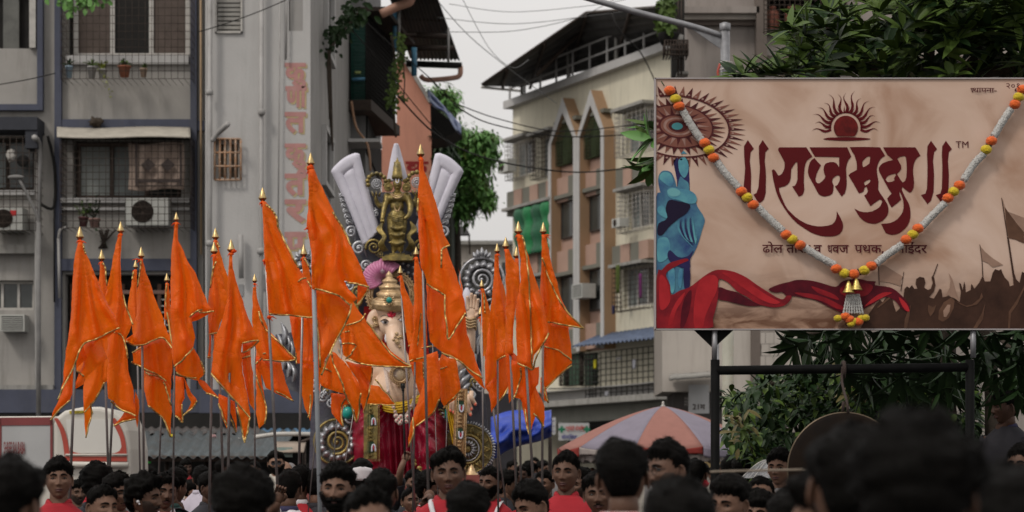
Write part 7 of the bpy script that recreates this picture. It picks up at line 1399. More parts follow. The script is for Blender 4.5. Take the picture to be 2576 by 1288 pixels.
flag(640.6,689,711,18.2,(641,1190),[("A 455,640 480,640 490,720 520,830 600,1020 700,1130 820,1258 770,1275 550,1270 480,1180 455,1000 447,900 450,750",0,1),
 ("6 0,500 60,525 125,535 150,640 190,730 100,690 50,660 30,600 0,560",.04,1),("6 0,430 48,500 20,560 50,760 45,840 15,870 0,800",.06,1)],
 ["A 500,850 540,960 600,1040 700,1140 820,1258","A 820,1262 760,1275 540,1268","A 540,1215 565,1210","6 100,680 150,705 190,728|.04","6 0,545 25,520 45,495|.06","6 0,600 40,720 50,780 42,845|.06"],
 'saffron flag spreading a flat triangular wing right across the grey wall')
flag(660.5,472,506,15.4,(700,1262),[("D 125,265 158,270 215,340 265,420 300,560 400,770 500,960 578,1062 600,1100 640,1165 A 965,740 965,905 800,888 590,875 575,640 560,440 D 150,850 130,400",0,1),
 ("D 495,1102 580,1065 575,1110 520,1147",-.03,.4)],["D 165,300 215,345 265,420 300,560 400,770 500,960","D 495,1100 530,1070 578,1062","D 585,1090 635,1165","A 595,875 750,880 965,903"],
 'tall saffron flag with a nearly straight lower hem, beside the painted letters', ties=[(677,798,696,802),(666,656,663,664)], cut=1258)
flag(764,615,646,17.2,(752,1180),[("A 880,385 905,385 940,480 955,600 965,720 965,900 870,900 850,700 880,510 870,430",0,1),("A 765,880 965,895 970,1288 6 320,500 330,560 320,680 300,600 280,545 210,540 190,440 168,310",.05,1),
 ("6 225,540 290,540 290,700 275,830 250,770 225,680",.08,1)],["A 890,390 940,470","A 910,585 955,650","6 200,490 205,545|.05","6 275,700 272,780 262,815|.08"],'saffron flag mostly hidden behind the tall grey pole, short finial at the arch')
flag(781.5,384,418,15.0,(802,1180),[("2 262,850 292,850 330,940 390,1060 D 870,400 960,560 1050,750 1110,870 1160,1000 1222,1150 1110,1125 965,1090 1000,1150 1105,1275 6 482,238 440,215 370,190 290,170 A 960,660 D 636,1170 632,800 585,520 600,300",0,1.1),
 ("D 1105,1122 1225,1155 1222,1190 6 508,248 512,140",.02,.4),
 ("A 990,660 1100,672 1200,720 1288,780 6 482,232 470,300 440,360 400,420 350,520 325,600 320,700 318,560 300,350 290,180",.05,1.1)],
 ["A 985,655 1100,680 1200,725 1288,790","D 1000,1110 1110,1125 1222,1155","D 850,380 900,460 960,560 1040,720","6 508,248 555,185 567,150|.02","6 300,300 315,420 322,560|.05","6 482,240 460,320 400,430 375,480 330,600|.05"],
 'largest saffron flag, on the thick grey pole left of the crowned idol', ties=[(781.5,424,772,438),(783,573,765,579)], pm=PIPE, pr=.0145)
flag(868,760,775,17.0,(838,1180),[("6 440,125 500,250 520,280 560,330 620,410 680,480 782,556 740,555 690,557 600,550 520,540 470,520 440,500 430,430 415,380 400,300",0,1),("6 450,530 500,540 580,548 582,600 570,680 545,790 530,740 520,640",.06,1)],
 ["6 560,330 630,430 700,510 780,555","6 460,515 550,545 650,555 780,560","6 455,350 520,325 550,290","6 420,395 445,385 470,380","6 430,440 500,445 480,490 450,520","6 582,560 580,620 560,720 543,790|.06"],
 'saffron flag streaming right across the idol in a long point')
flag(822,800,815,16.4,(786,1180),[("6 330,560 380,478 400,490 450,540 520,640 528,680 510,835 495,780 470,740 460,700 360,670 325,650 318,600",0,1),("6 375,690 460,700 500,740 440,750 430,800 436,860 380,790",.05,1)],
 ["6 380,480 390,540 430,630 445,690","6 440,680 480,760 508,835 528,690","6 335,560 380,580","6 458,710 430,760 436,860|.05"],'low saffron flag folded diagonally before the spiral medallion')
flag(905,930,942,19.0,(866,1180),[("6 520,640 620,655 660,700 700,748 560,745 520,740 500,690",0,1)],["6 600,620 640,670 700,748 620,747 560,745"],'lowest saffron wing, a flat triangle just above the yellow sash')
flag(1007,668,692,17.6,(1038,1180),[("E 428,220 448,220 470,310 545,490 550,640 545,810 500,830 480,700 450,450 430,320",0,1)],["E 497,830 520,815 540,810"],'slender saffron flag crossing the right eye of the elephant-headed idol')
flag(1047,620,645,17.0,(1040,1200),[("E 555,60 582,60 600,140 640,300 650,480 660,780 640,960 600,960 510,965 500,900 545,700 548,500 550,250",0,1),
 ("E 510,960 600,940 760,890 770,1000 740,1288 620,1288 550,1100",.04,1)],["E 610,550 590,720 575,830","E 510,955 600,930 700,910 750,885","E 625,960 635,1040 640,1100|.04","E 615,840 680,828 750,825"],'saffron flag bunched upright against the dark poles left of the big central one')
flag(1058,362,395,15.6,(1076,1180),[("H 808,155 842,155 850,260 900,380 960,560 1000,720 1040,840 1073,905 1045,915 1170,1288 E 930,150 960,300 995,545 850,760 820,560 812,390 660,290 640,210 H 820,1100 810,900 800,700 800,500 808,300",0,1.1),
 ("E 655,280 812,380 850,740 985,540 1005,720 1060,880 1110,1030 1162,1198 1080,1120 980,990 890,930 800,885 690,790 665,600",.05,1)],
 ["H 1073,905 1010,935 1000,1000 1000,1100","E 815,380 820,560 845,760 900,690 990,545","E 660,290 740,340 810,385","E 790,880 900,930 1000,1000 1135,1105|.05","H 802,500 798,620"],
 'tall central saffron flag on the highest pole, twisted twice and tied midway', ties=[(1058,402,1062,410),(1066,551,1076,560),(1068,625,1070,640)])
flag(1088,845,856,16.2,(1100,1200),[("F 1085,40 1180,10 1205,160 1215,330 1200,420 1130,540 1060,600 990,660 970,720 930,835 925,760 950,620 990,500 1050,330 1075,200",0,1)],
 ["F 965,580 975,700 930,835","F 1200,430 1130,550 1000,650"],'saffron flag whose long tip hangs down to the left over the red skirt')
flag(1128,880,892,17.2,(1121,1185),[("E 790,890 850,930 910,930 930,1050 950,1190 900,1288 F 1240,490 1215,440 1195,300 1190,100",0,1)],["E 775,1022 810,1010 850,985","F 1380,350 1300,430 1230,500"],'smooth saffron panel hanging right of the dark pole bundle, gold lower edge')
flag(1212,703,725,19.0,(1216,1185),[("G 203,490 220,490 235,560 262,640 262,800 240,900 215,930 205,750",0,1)],["G 215,520 222,600 226,650"],'small saffron flag in front of the silver spiral wheel, upper of two there')
flag(1209,771,795,19.4,(1262,1185),[("G 192,668 213,668 225,760 240,900 235,1000 200,800",0,1)],["G 200,760 210,850"],'small saffron flag in front of the silver spiral wheel, lower of two there')
flag(1250.8,612,637,17.0,(1253,1185),[("G 288,268 310,268 320,400 355,500 365,600 360,800 362,915 300,955 290,1050 228,1130 222,1000 240,800 260,640 280,450",0,1),
 ("G 290,945 362,910 380,1050 385,1110 300,1230 270,1288 250,1160 228,1130 280,1050",.05,1)],["G 300,958 330,935 362,918","G 385,1110 330,1200 300,1230|.05"],'first tall saffron flag of the right-hand row, beside the silver wheel')
flag(1272.3,596,626,16.6,(1298,1210),[("G 352,235 378,235 400,290 455,370 440,470 410,720 405,910 355,905 358,700 360,400",0,1),("G 355,900 410,905 460,960 450,1100 400,1200 380,1230 365,1000",.05,1)],["G 455,1060 430,1150 408,1200|.05"],'saffron flag with a red tie halfway, second in the right-hand row', ties=[(1280,760,1287,762),(1284,890,1292,893)])
flag(1299.5,620,650,17.6,(1310,1190),[("G 420,300 445,300 470,400 470,900 440,1000 425,700",0,1),("7 0,480 45,520 60,700 60,750 40,700 0,700",.05,1)],["7 0,640 30,600 45,560|.05"],'saffron flag hidden between the two tallest of the right-hand row')
flag(1303.9,556,589,15.8,(1340,1195),[("G 428,145 464,145 490,230 540,400 600,580 637,770 600,850 540,920 530,1010 435,970 425,800 430,600 450,450 455,300",0,1.1),
 ("G 395,950 435,960 530,1000 575,990 570,1100 530,1150 495,1288 450,1200 410,1190 400,1050",.05,1),("7 50,640 100,620 130,680 165,760 160,860 120,800 90,905 65,830 50,750",.09,1)],
 ["G 465,150 485,230 510,450 520,700 525,900 530,1000","G 435,970 480,990 530,1010 560,920 637,775","G 455,1000 455,1060 430,1150 408,1200|.05","7 65,760 75,850 90,905|.09","7 110,790 140,830 160,860|.09"],'saffron flag split by a long vertical gold line, tallest of the right-hand row')
flag(1366.8,559,589,16.0,(1364,1195),[("G 592,145 618,145 640,270 680,420 720,560 760,640 860,748 760,735 630,708 637,770 600,700 580,500 590,300",0,1.1),
 ("G 625,700 760,730 780,850 785,970 700,1050 620,1135 590,1080 595,870 637,770",.05,1),("G 585,1060 620,1125 632,1225 600,1200 582,1150",.08,.6)],
 ["G 592,290 640,430 690,540 740,620 860,748","G 630,708 740,722 860,748","G 605,862 700,890 785,955|.05","G 785,985 700,1050 618,1135|.05","G 590,1080 610,1150 632,1225|.08"],'rightmost saffron flag with a sharp gold-edged point over the brown pilaster', ties=[(1367,593,1386,594),(1367,593,1385,602)])
# ---------------------------------------------------------------- people
def ss(a, b, x):
    t = max(0, min(1, (x-a)/(b-a))); return t*t*(3-2*t)
def gau(x, z, cx, cz, sx, sz): return math.exp(-((x-cx)/sx)**2-((z-cz)/sz)**2)
NA, NB = 64, 56
def skin(name, c):
    return mat(name, c, .55, 0, scale=22, var=.16, bump=.0007, bscale=260, spec=.22)
SK = [skin('skin_deep', (.066, .034, .023)), skin('skin_brown', (.100, .053, .035)), skin('skin_tan', (.145, .079, .053)), skin('skin_light', (.23, .13, .088))]
HAIR = mat('black_hair', (.0035, .003, .0026), .65, 0, scale=60, var=.4, bump=.002, bscale=300, spec=.05)
GREYH = mat('grey_hair', (.16, .15, .15), .6, 0, scale=60, var=.3)
EYEW = mat('eye_white', (.13, .12, .115), .3); EYED = mat('eye_iris', (.008, .005, .004), .15)  # eye whites darkened to carry the shade of the sockets
LIP = mat('lip_skin', (.085, .034, .030), .45, scale=30, var=.1)
RED = fabric('red_shirt_cotton', (.31, .010, .018)); LAV = fabric('pale_lilac_cotton', (.42, .38, .44))
DRK = fabric('dark_cotton', (.018, .017, .022)); NVY = fabric('navy_cotton', (.022, .020, .055)); GRN = fabric('bottle_green_nylon', (.015, .045, .04)); CRM = fabric('cream_cotton', (.52, .48, .42))
CHK = mat('checked_cotton', (.5, .45, .44), .85, 0, scale=40, col2=(.35, .03, .04)); TRS = fabric('charcoal_trousers', (.03, .03, .035)); GRY = fabric('grey_cotton', (.2, .19, .19))

def surf(al, be, f=1.0, child=0, seed=0):
    """point of the face surface: al = angle round (0 = front), be = polar from crown 0..pi"""
    # jaw-shaped ellipsoid
    z = math.cos(be); q = math.sin(be); s = math.sin(al); c = math.cos(al)
    rx, ry, rz = .079, .094, .116
    x = rx*q*s; y = -ry*q*c; zz = rz*z
    fr = ss(-.2, .8, c)
    low = ss(-.01, -.112, zz)
    x *= 1-.25*low*(.6+.4*fr); 
    if c < 0: y *= 1+.10*ss(-.4, .6, z); y *= 1-.35*low
    else: y = y*(1-.02*low)
    if zz > 0: x *= 1+.05*ss(0, .06, zz)*(1-ss(.07, .116, zz))
    # chin flat front
    if c > 0:
        p = 0
        p += -.004*ss(.02, .10, zz)*0
        p += .0045*(gau(x, zz, -.028, .028, .022, .009)+gau(x, zz, .028, .028, .022, .009))      # brow
        p -= .0155*(gau(x, zz, -.034, .006, .019, .012)+gau(x, zz, .034, .006, .019, .012))      # sockets
        nz = ss(.022, -.029, zz)*(1-ss(-.031, -.043, zz))
        wd = .0075+.0055*ss(.0, -.035, zz)
        p += (.005+.014*nz)*math.exp(-(x/wd)**2)*ss(.03, .015, zz)*(1-ss(-.033, -.043, zz))      # bridge and tip
        p += .0085*(gau(x, zz, -.0145, -.032, .0085, .007)+gau(x, zz, .0145, -.032, .0085, .007))  # wings
        p += .0055*(gau(x, zz, -.046, -.018, .017, .017)+gau(x, zz, .046, -.018, .017, .017))    # cheekbones
        p -= .003*(gau(x, zz, -.040, -.055, .013, .02)+gau(x, zz, .040, -.055, .013, .02))
        p += .006*gau(x, zz, 0, -.057, .024, .006)+.0065*gau(x, zz, 0, -.069, .019, .006)-.0065*gau(x, zz, 0, -.0628, .026, .0022)
        p -= .004*gau(x, zz, 0, -.080, .02, .006)
        p += .010*gau(x, zz, 0, -.098, .022, .014)
        y -= p*fr**.5
    return Vector((x, y, zz))
def make_head_mesh(mb, seed=0, bz=0.0, f=1.0):
    vs = []; fs = []
    for j in range(NB+1):
        be = math.pi*(j/NB)
        be = max(.03, min(math.pi-.03, be))
        for i in range(NA):
            u = i/NA*2-1                              # denser at the front
            al = math.pi*(.42*u+.58*u**3)
            vs.append(surf(al, be))
    for j in range(NB):
        for i in range(NA):
            k = (i+1) % NA; fs.append((j*NA+i, (j+1)*NA+i, (j+1)*NA+k, j*NA+k))
    fs.append(tuple(range(NA))[::-1]); fs.append(tuple(range(NB*NA, NB*NA+NA)))
    return vs, fs
HV, HF = make_head_mesh(None)
def ear(sg):
    vs = []; fs = []; n = 10; m = 5      # curled shell
    for i in range(n+1):
        t = i/n; a = R(-70+t*290)
        cy = .012+.016*math.cos(a)*(1 if t < .75 else .8); cz = -.005+.030*math.sin(a)
        for k in range(m):
            b = 2*math.pi*k/m; rr = .0055*(1-.4*t)
            vs.append(Vector((sg*(.0745+.010+.007*math.cos(a)+rr*math.cos(b)), cy+rr*math.sin(b)*.8, cz+rr*math.sin(b)*.8)))
    for i in range(n):
        for k in range(m): k2 = (k+1) % m; fs.append((i*m+k, i*m+k2, (i+1)*m+k2, (i+1)*m+k))
    b = len(vs); 
    for i in range(n+1):
        a = R(-70+i/n*290); vs.append(Vector((sg*(.0745+.008+.005*math.cos(a)), .012+.014*math.cos(a), -.005+.027*math.sin(a))))
    vs.append(Vector((sg*.072, .008, -.006)))
    for i in range(n): fs.append((b+i, b+i+1, b+n+1))
    return vs, fs
HAIRTYPES = {  # front hairline, side line, back line, thickness top, side
 'short': (.066, .020, -.066, .020, .005), 'bowl': (.048, .010, -.070, .026, .012), 'thick': (.062, .012, -.070, .031, .008), 'afro': (.055, -.02, -.085, .060, .045),
 'long': (.074, -.11, -.16, .016, .020), 'bun': (.072, .0, -.07, .014, .008), 'bald': (.2, .0, -.06, .0, .006), 'curly': (.060, .0, -.08, .045, .028), 'flat': (.060, .015, -.07, .034, .006)}
def hair_mesh(kind, seed, spikes=260):
    fl, sl, bl, tt, ts = HAIRTYPES[kind]; mb = MB(); rg = random.Random(seed); nv = {}
    def line(al):
        c = math.cos(al); a = abs(al)
        f = fl+.005*math.sin(al*3+seed)+.014*noise.noise(Vector((al*4, seed, 0)))+.012*ss(R(25), R(52), a)*(-1 if kind not in ('bald',) else 0)
        if a < R(60): return f-.0*a
        if a < R(85): return f+(sl-f)*ss(R(60), R(85), a)
        if a < R(112): return sl
        return sl+(bl-sl)*ss(R(112), R(145), a)
    msk = []; vs = []
    for idx, p in enumerate(HV):
        j = idx//NA; i = idx % NA; u = i/NA*2-1; al = math.pi*(.42*u+.58*u**3)
        d = p.z-line(al); m = ss(-.001, .026, d); msk.append(d > -.002)
        th = (ts+(tt-ts)*ss(.0, .09, p.z))
        nrm = Vector((p.x/.0745**2, p.y/.094**2, p.z/.116**2)).normalized()
        nn = noise.noise(p*24+Vector((seed, 0, 0)))*.5+noise.noise(p*75+Vector((seed, 5, 0)))*.28
        if kind in ('curly', 'afro'): nn = noise.noise(p*38+Vector((seed, 0, 0)))*.5+abs(noise.noise(p*110+Vector((seed, 5, 0))))*.4
        k = max(0, m)*th*(1+nn)
        if kind == 'flat' and p.z > .08: k = m*th*(1.0+nn*.5)
        if kind == 'bowl' and math.cos(al) > .3: k *= 1.1
        q = p+nrm*(k+.0008)
        if al > 0 and kind in ('thick', 'short') and math.cos(al) > 0: q.z += .006*m*math.sin(al)
        vs.append(q)
    used = {}; 
    for f in HF[:-2]:
        if sum(msk[i] for i in f) >= 3:
            for i in f:
                if i not in used: used[i] = len(used)
    order = sorted(used, key=used.get)
    mb.add([vs[i] for i in order], [[used[i] for i in f] for f in HF[:-2] if sum(msk[i] for i in f) >= 3], True)
    mb.f[-0:] = mb.f[-0:]
    if kind == 'long':   # a fall of hair to the shoulders behind the face
        mb.grid(lambda a, b: Vector((math.sin((a-.5)*3.6)*(.086+.012*b), .02+.072*math.cos((a-.5)*3.6)+.01*b, .06-.28*b))+Vector((1, 1, 0))*.006*noise.noise(Vector((a*22, b*3, seed))), 28, 10)
    if kind == 'bun': mb.ball((.0, .12, .02), .038, 14, 10, jit=.25)
    cand = [i for i in order if vs[i].z > -.05]
    if kind != 'bald':
        for _ in range(spikes):
            i = rg.choice(cand); p = vs[i]; nrm = Vector((p.x/.0745**2, p.y/.094**2, p.z/.116**2)).normalized()
            flow = Vector((.5*rg.uniform(-1, 1), -.5 if p.y < 0 else .5, -.6)) if kind != 'afro' else Vector((rg.uniform(-1, 1), rg.uniform(-1, 1), rg.uniform(-1, 1)))
            d = (nrm*rg.uniform(.15, .8)+flow*.7).normalized(); L = rg.uniform(.012, .03)
            sdv = d.cross(nrm); 
            if sdv.length < 1e-4: continue
            sdv.normalize(); sdv *= rg.uniform(.0012, .003); b = p-nrm*.004
            mb.add([b-sdv, b+sdv, b+d*L*.6+nrm*.002+sdv*.4, b+d*L], [(0, 1, 2), (0, 2, 3)])
    return mb
def brow(sg, w=.0036):
    pts = [surf(math.atan2(sg*x, .094)*1.25, math.acos(max(-1, min(1, z/.116)))) for x, z in ((.012, .0275), (.022, .0315), (.034, .032), (.046, .026))]
    pts = [Vector((sg*abs(x), 0, z)) for x, z in ((.012, .0235), (.024, .0285), (.038, .0292), (.053, .0225))]
    out = []
    for p in pts: out.append(front_pt(p.x, p.z, .0012))
    return catmull(out, 4)
def front_pt(x, z, off=0.0):
    """surface point with given x and z (face side)"""
    be = math.acos(max(-.99, min(.99, z/.116))); lo, hi = 0, math.pi/2
    for _ in range(22):
        m = (lo+hi)/2; p = surf(m, be)
        if p.x < abs(x): lo = m
        else: hi = m
    p = surf((lo+hi)/2, be); return Vector((math.copysign(p.x, x), p.y-off, p.z))
def patch_shell(test, t, seed, rough=.25):
    """beard or moustache: offset shell over the face where test(x, z, y) > 0"""
    mb = MB(); used = {}; vv = []
    for i, p in enumerate(HV):
        w = test(p)
        nrm = Vector((p.x/.0745**2, p.y/.094**2, p.z/.116**2)).normalized()
        vv.append((w > .05, p+nrm*(t*max(0, w)*(1+rough*noise.noise(p*90+Vector((seed, 0, 0))))+.0006)))
    fs = [f for f in HF[:-2] if all(vv[i][0] for i in f)]
    for f in fs:
        for i in f: used.setdefault(i, len(used))
    mb.add([vv[i][1] for i in sorted(used, key=used.get)], [[used[i] for i in f] for f in fs], True); return mb
def beard_test(p):
    if p.y > -.012: return 0
    x = abs(p.x); z = p.z
    if p.y > -.02 and z > .0: return 0
    w = ss(-.028, -.040, z-.30*max(0, x-.035)*(-1)) if x < .05 else ss(.004, -.02, z)
    up = -.040+ss(.030, .066, x)*.034
    w = ss(up+.004, up-.008, z)
    w *= 1-gau(p.x, z, 0, -.063, .024, .0075)*1.2
    w *= 1-.9*gau(p.x, z, 0, -.040, .012, .006)
    return w
def stache_test(p):
    if p.y > 0: return 0
    return min(1, 1.6*math.exp(-((p.x)/.027)**4-((p.z+.0495+.0045*(abs(p.x)/.02)**2)/.0052)**4))

def person(px, py, h, yaw=0, hair='short', shirt=RED, sk=1, label='', pitch=0, beard=None, face=True, extra=(), roll=0, Y=None, hc=None, lift=0, group='people in the procession crowd', arm=None, sw=1.0, spikes=420, name='person'):
    """px, py: top of the hair; h: hair top to chin in picture units; yaw: degrees, 0 faces the camera, + turns to the picture's right"""
    f = 1.0
    Y = Y or .245*PXF/h
    top = W(px, py, Y); thick = HAIRTYPES[hair][3]
    C = Vector((top.x, Y, top.z-.116-thick*.9))     # head centre
    gz = 0.0
    T = thing(name, (C.x, C.y, gz), label, 'person', group)
    yr = R(yaw); HM = Matrix.Translation(C) @ Matrix.Rotation(yr, 4, 'Z') @ Matrix.Rotation(R(-pitch), 4, 'X') @ Matrix.Rotation(R(roll+random.Random(label).uniform(-5, 5)), 4, 'Y') @ Matrix.Diagonal((random.Random(label+'a').uniform(.93, 1.05), 1, random.Random(label+'b').uniform(.95, 1.04), 1))
    tw = yr*.55 if abs(yaw) < 100 else yr*.9
    BM = Matrix.Translation(Vector((C.x, C.y, 0))) @ Matrix.Rotation(tw, 4, 'Z')
    S1 = random.Random(label).random()*50
    # body: head, neck, trunk, arms and legs in one mesh
    mb = MB(); mb.add([HM @ p for p in HV], HF, True)
    for sg in (-1, 1):
        v, fc = ear(sg); mb.add([HM @ p for p in v], fc, True)
    nb = C.z-.150
    neck = [HM @ Vector((0, .022, -.045)), HM @ Vector((0, .030, -.10)), Vector((C.x, C.y+.03, nb+.02)), Vector((C.x, C.y+.035, nb-.05))]
    mb.tube(neck, [.050, .053, .057, .085], 20)
    sh = nb-.038; hw = .19*sw     # shoulder height, half width
    def ring(z, a, b, cy, n=28):
        return [BM @ Vector((a*math.copysign(abs(math.cos(2*math.pi*k/n))**.8, math.cos(2*math.pi*k/n)), cy+b*math.copysign(abs(math.sin(2*math.pi*k/n))**.8, math.sin(2*math.pi*k/n)), z)) for k in range(n)]
    def loft(m, rings, cap=True):
        n = len(rings[0]); vs = [p for r in rings for p in r]
        fs = [(i*n+k, i*n+(k+1) % n, (i+1)*n+(k+1) % n, (i+1)*n+k) for i in range(len(rings)-1) for k in range(n)]
        if cap: fs += [tuple(range(n))[::-1], tuple(range((len(rings)-1)*n, len(rings)*n))]
        m.add(vs, fs, True)
    hip = max(.35, sh*.60); k = .95
    prof = [(hip-.05, .15, .10), (hip+.1, .135, .095), (sh-.28, .145, .10), (sh-.12, .165, .108), (sh-.03, .155, .095), (sh+.03, .085, .07), (sh+.055, .05, .052)]
    loft(mb, [ring(z, a*sw*.97, b, .035) for z, a, b in prof])
    def armpts(sg):
        if arm and sg in arm: return [BM @ Vector((sg*hw*.86, .035, sh-.03))]+[Vector(p) for p in arm[sg]]
        return [BM @ Vector((sg*hw*.80, .035, sh-.03)), BM @ Vector((sg*(hw+.035), .04, sh-.28)), BM @ Vector((sg*(hw+.02), -.05, max(.1, sh-.52)))]
    for sg in (-1, 1):
        ap = catmull(armpts(sg), 4); n = len(ap); mb.tube(ap, [.047-.022*i/(n-1) for i in range(n)], 10)
        a, b = ap[-2], ap[-1]; d = (b-a).normalized(); sd_ = d.cross(Vector((0, 1, 0))).normalized()
        mb.ball(b+d*.03, .04, 10, 8, (.9, .55, 1.1))
        for q in range(4):
            fb = b+d*.055+sd_*(q-1.5)*.018; mb.tube([fb, fb+d*.03+Vector((0, -.012, 0)), fb+d*.045+Vector((0, -.035, 0)), fb+d*.035+Vector((0, -.045, 0))], [.009, .0085, .008, .006], 6)
        tb = b+d*.02-sd_*.035; mb.tube([tb, tb-sd_*.012+d*.03+Vector((0, -.02, 0)), tb+d*.045+Vector((0, -.035, 0))], [.011, .010, .007], 6)
        mb.tube([BM @ Vector((sg*.085, .035, hip)), BM @ Vector((sg*.09, .03, hip*.52)), BM @ Vector((sg*.09, .04, .07)), BM @ Vector((sg*.09, -.06, .03))], [.08, .056, .04, .035], 10)
    mb.build('body', SK[sk], T)
    # clothing: shirt with sleeves and collar, trousers
    cb = MB()
    def fold(r, z, i):
        n = len(r); c = sum(r, Vector())/n
        return [c+(p-c)*(1+.035*noise.noise(Vector((q*.55, z*9, S1)))) for q, p in enumerate(r)]
    cprof = [(hip-.1, .19, .14), (hip+.1, .185, .135), (sh-.30, .19, .132), (sh-.14, .197, .130), (sh-.045, .182, .112), (sh-.005, .145, .092), (sh+.032, .098, .078), (sh+.052, .074, .068)]
    loft(cb, [fold(ring(z, a*sw, b, .035), z, i) for i, (z, a, b) in enumerate(cprof)], False)
    for sg in (-1, 1):
        ap = catmull(armpts(sg), 4); q = len(ap)*6//10+1 if not (arm and sg in arm) else len(ap)//3+1
        cb.tube(ap[:q], [.068-.004*i/(q)+.004*math.sin(i*2.1) for i in range(q)], 14, cap=False)
    co = cb.build('shirt', shirt, T, solid=.004)
    cl = MB(); nn = 24
    for ringi in range(1):
        vs = []
        for jj, (rr, zz) in enumerate(((.072, sh+.045), (.066, sh+.078), (.074, sh+.070), (.084, sh+.040))):
            for q in range(nn):
                a = 2*math.pi*q/nn; op = .010*max(0, math.cos(a))**6
                vs.append(BM @ Vector((rr*math.sin(a), .035-rr*.95*math.cos(a)-op, zz-.045*max(0, math.cos(a))**4)))
        cl.add(vs, [(j*nn+q, j*nn+(q+1) % nn, (j+1)*nn+(q+1) % nn, (j+1)*nn+q) for j in range(3) for q in range(nn)], True)
    cl.build('collar', WHT if ('wcollar' in extra) else (NVY if 'ncollar' in extra else shirt), T, solid=.002)
    tb = MB()
    for sg in (-1, 1): tb.tube([BM @ Vector((sg*.085, .035, hip+.02)), BM @ Vector((sg*.09, .03, hip*.52)), BM @ Vector((sg*.09, .04, .09))], [.105, .08, .07], 12)
    tb.build('trousers', TRS, T)
    # hair
    hb = hair_mesh(hair, S1, spikes); hb.v = [HM @ p for p in hb.v]; hb.build('hair', hc or HAIR, T)
    if face:
        lp = MB()
        gaze = max(-.35, min(.35, -yaw/120.))
        for sg in (-1, 1):
            e = MB(); ir = MB(); lidm = MB(); br = MB(); s0 = front_pt(sg*.034, .006); c = Vector((sg*.034, s0.y+.0072, .0055))
            e.ball(HM @ c, .0112, 14, 10)
            g = Vector((gaze*.6, -1, -.05)).normalized(); e2 = c+g*.0078
            ir.ball(HM @ e2, .0068, 10, 8)
            lid = [Vector((sg*x, 0, z)) for x, z in ((.0195, .0020), (.026, .0088), (.034, .0108), (.042, .0092), (.050, .0038))]
            lidp = [Vector((p.x, min(front_pt(p.x, p.z).y, s0.y)-.0028+abs(abs(p.x)-.034)*.25, p.z)) for p in lid]
            lidm.tube([HM @ p for p in catmull(lidp, 3)], .0021, 5)
            # upper and lower lid skin folds
            up = [Vector((p.x, p.y+.0012, p.z+.0032)) for p in lidp]; lo = [Vector((p.x, p.y+.001, .0025-(p.z-.0025)*.55)) for p in lidp]
            lp.m = 1; lp.tube([HM @ p for p in catmull(up, 3)], .0032, 6); lp.tube([HM @ p for p in catmull(lo, 3)], .0026, 6); lp.m = 0
            br.tube([HM @ p for p in brow(sg)], [.003, .0048, .0056, .0062, .0062, .006, .0056, .0052, .0046, .0040, .0032, .0024, .0014][:len(brow(sg))], 6)
            eo = e.build('eye', EYEW, T); ir.build('iris', EYED, eo); lidm.build('eyelash', HAIR, eo); br.build('eyebrow', HAIR, T)
            lp.build('eyelid', [LIP, SK[sk]], T); lp = MB()
        for zc, wdt, th in ((-.0570, .028, .0046), (-.0680, .024, .0056)):
            pts = [front_pt(x*wdt/.024, zc+(.0015 if zc > -.06 else .0015)*((x/.012)**2)*(-.8 if zc > -.06 else 1)+(-.0012 if x == 0 and zc > -.06 else 0), -.0015) for x in (-.024, -.014, -.007, 0, .007, .014, .024)]
            lp.tube([HM @ p for p in catmull(pts, 3)], [.001]+[th*math.sin(math.pi*i/18)**.6 for i in range(1, 18)]+[.001], 8); lp.build('lip', LIP, T); lp = MB()
        mo = MB(); mo.tube([HM @ p for p in catmull([front_pt(x, -.0632+.4*abs(x)**1.5, .0004) for x in (-.027, -.014, 0, .014, .027)], 3)], [.0008]+[.0020]*11+[.0008], 5); mo.build('mouth_line', EYED, T)
        for sg in (-1, 1): nos = MB(); nos.ball(HM @ (front_pt(sg*.0080, -.0390, -.002)), .0042, 8, 6, (1.1, 1, .6)); nos.build('nostril', EYED, T)
        if beard in ('full', 'light', 'both'):
            b = patch_shell(beard_test, .016 if beard == 'full' else .003, S1); b.v = [HM @ p for p in b.v]; b.build('beard', HAIR if beard == 'full' else STUB, T)
        if beard in ('full', 'stache', 'light'):
            b = patch_shell(stache_test, .006, S1); b.v = [HM @ p for p in b.v]; b.build('moustache', HAIR, T)
    if 'glasses' in extra or 'shades' in extra:
        g = MB()
        for sg in (-1, 1):
            y0 = front_pt(sg*.031, .03).y-.010
            ring_ = [Vector((sg*.032+.0215*math.cos(a), y0+.004*abs(math.cos(a)), .004+.0175*math.sin(a))) for a in [2*math.pi*i/16 for i in range(17)]]
            g.tube([HM @ p for p in ring_], .0014, 5, cap=False)
            g.tube([HM @ Vector((sg*.053, y0+.003, .012)), HM @ Vector((sg*.078, .01, .008))], .0014, 5)
            if 'shades' in extra: g.add([HM @ p for p in ring_[:-1]], [tuple(range(16))])
        g.tube([HM @ Vector((-.011, y0, .006)), HM @ Vector((0, y0-.004, .010)), HM @ Vector((.011, y0, .006))], .0014, 5)
        g.build('glasses', mat('black_plastic', (.01, .01, .012), .2), T)
    if 'lanyard' in extra:
        g = MB()
        for sg in (-1, 1):
            pts = [Vector((sg*.085, .06, sh+.055)), Vector((sg*.092, -.03, sh+.035)), Vector((sg*.075, -.090, sh-.03)), Vector((sg*.045, -.115, sh-.16)), Vector((0, -.125, sh-.32))]
            cp = catmull(pts, 5); vs = []
            for p in cp: vs += [BM @ (p+Vector((-.013, -.004, 0))), BM @ (p+Vector((.013, -.004, 0)))]
            g.add(vs, [(2*i, 2*i+1, 2*i+3, 2*i+2) for i in range(len(cp)-1)], True)
        g.build('lanyard', WHT, T, solid=.002)
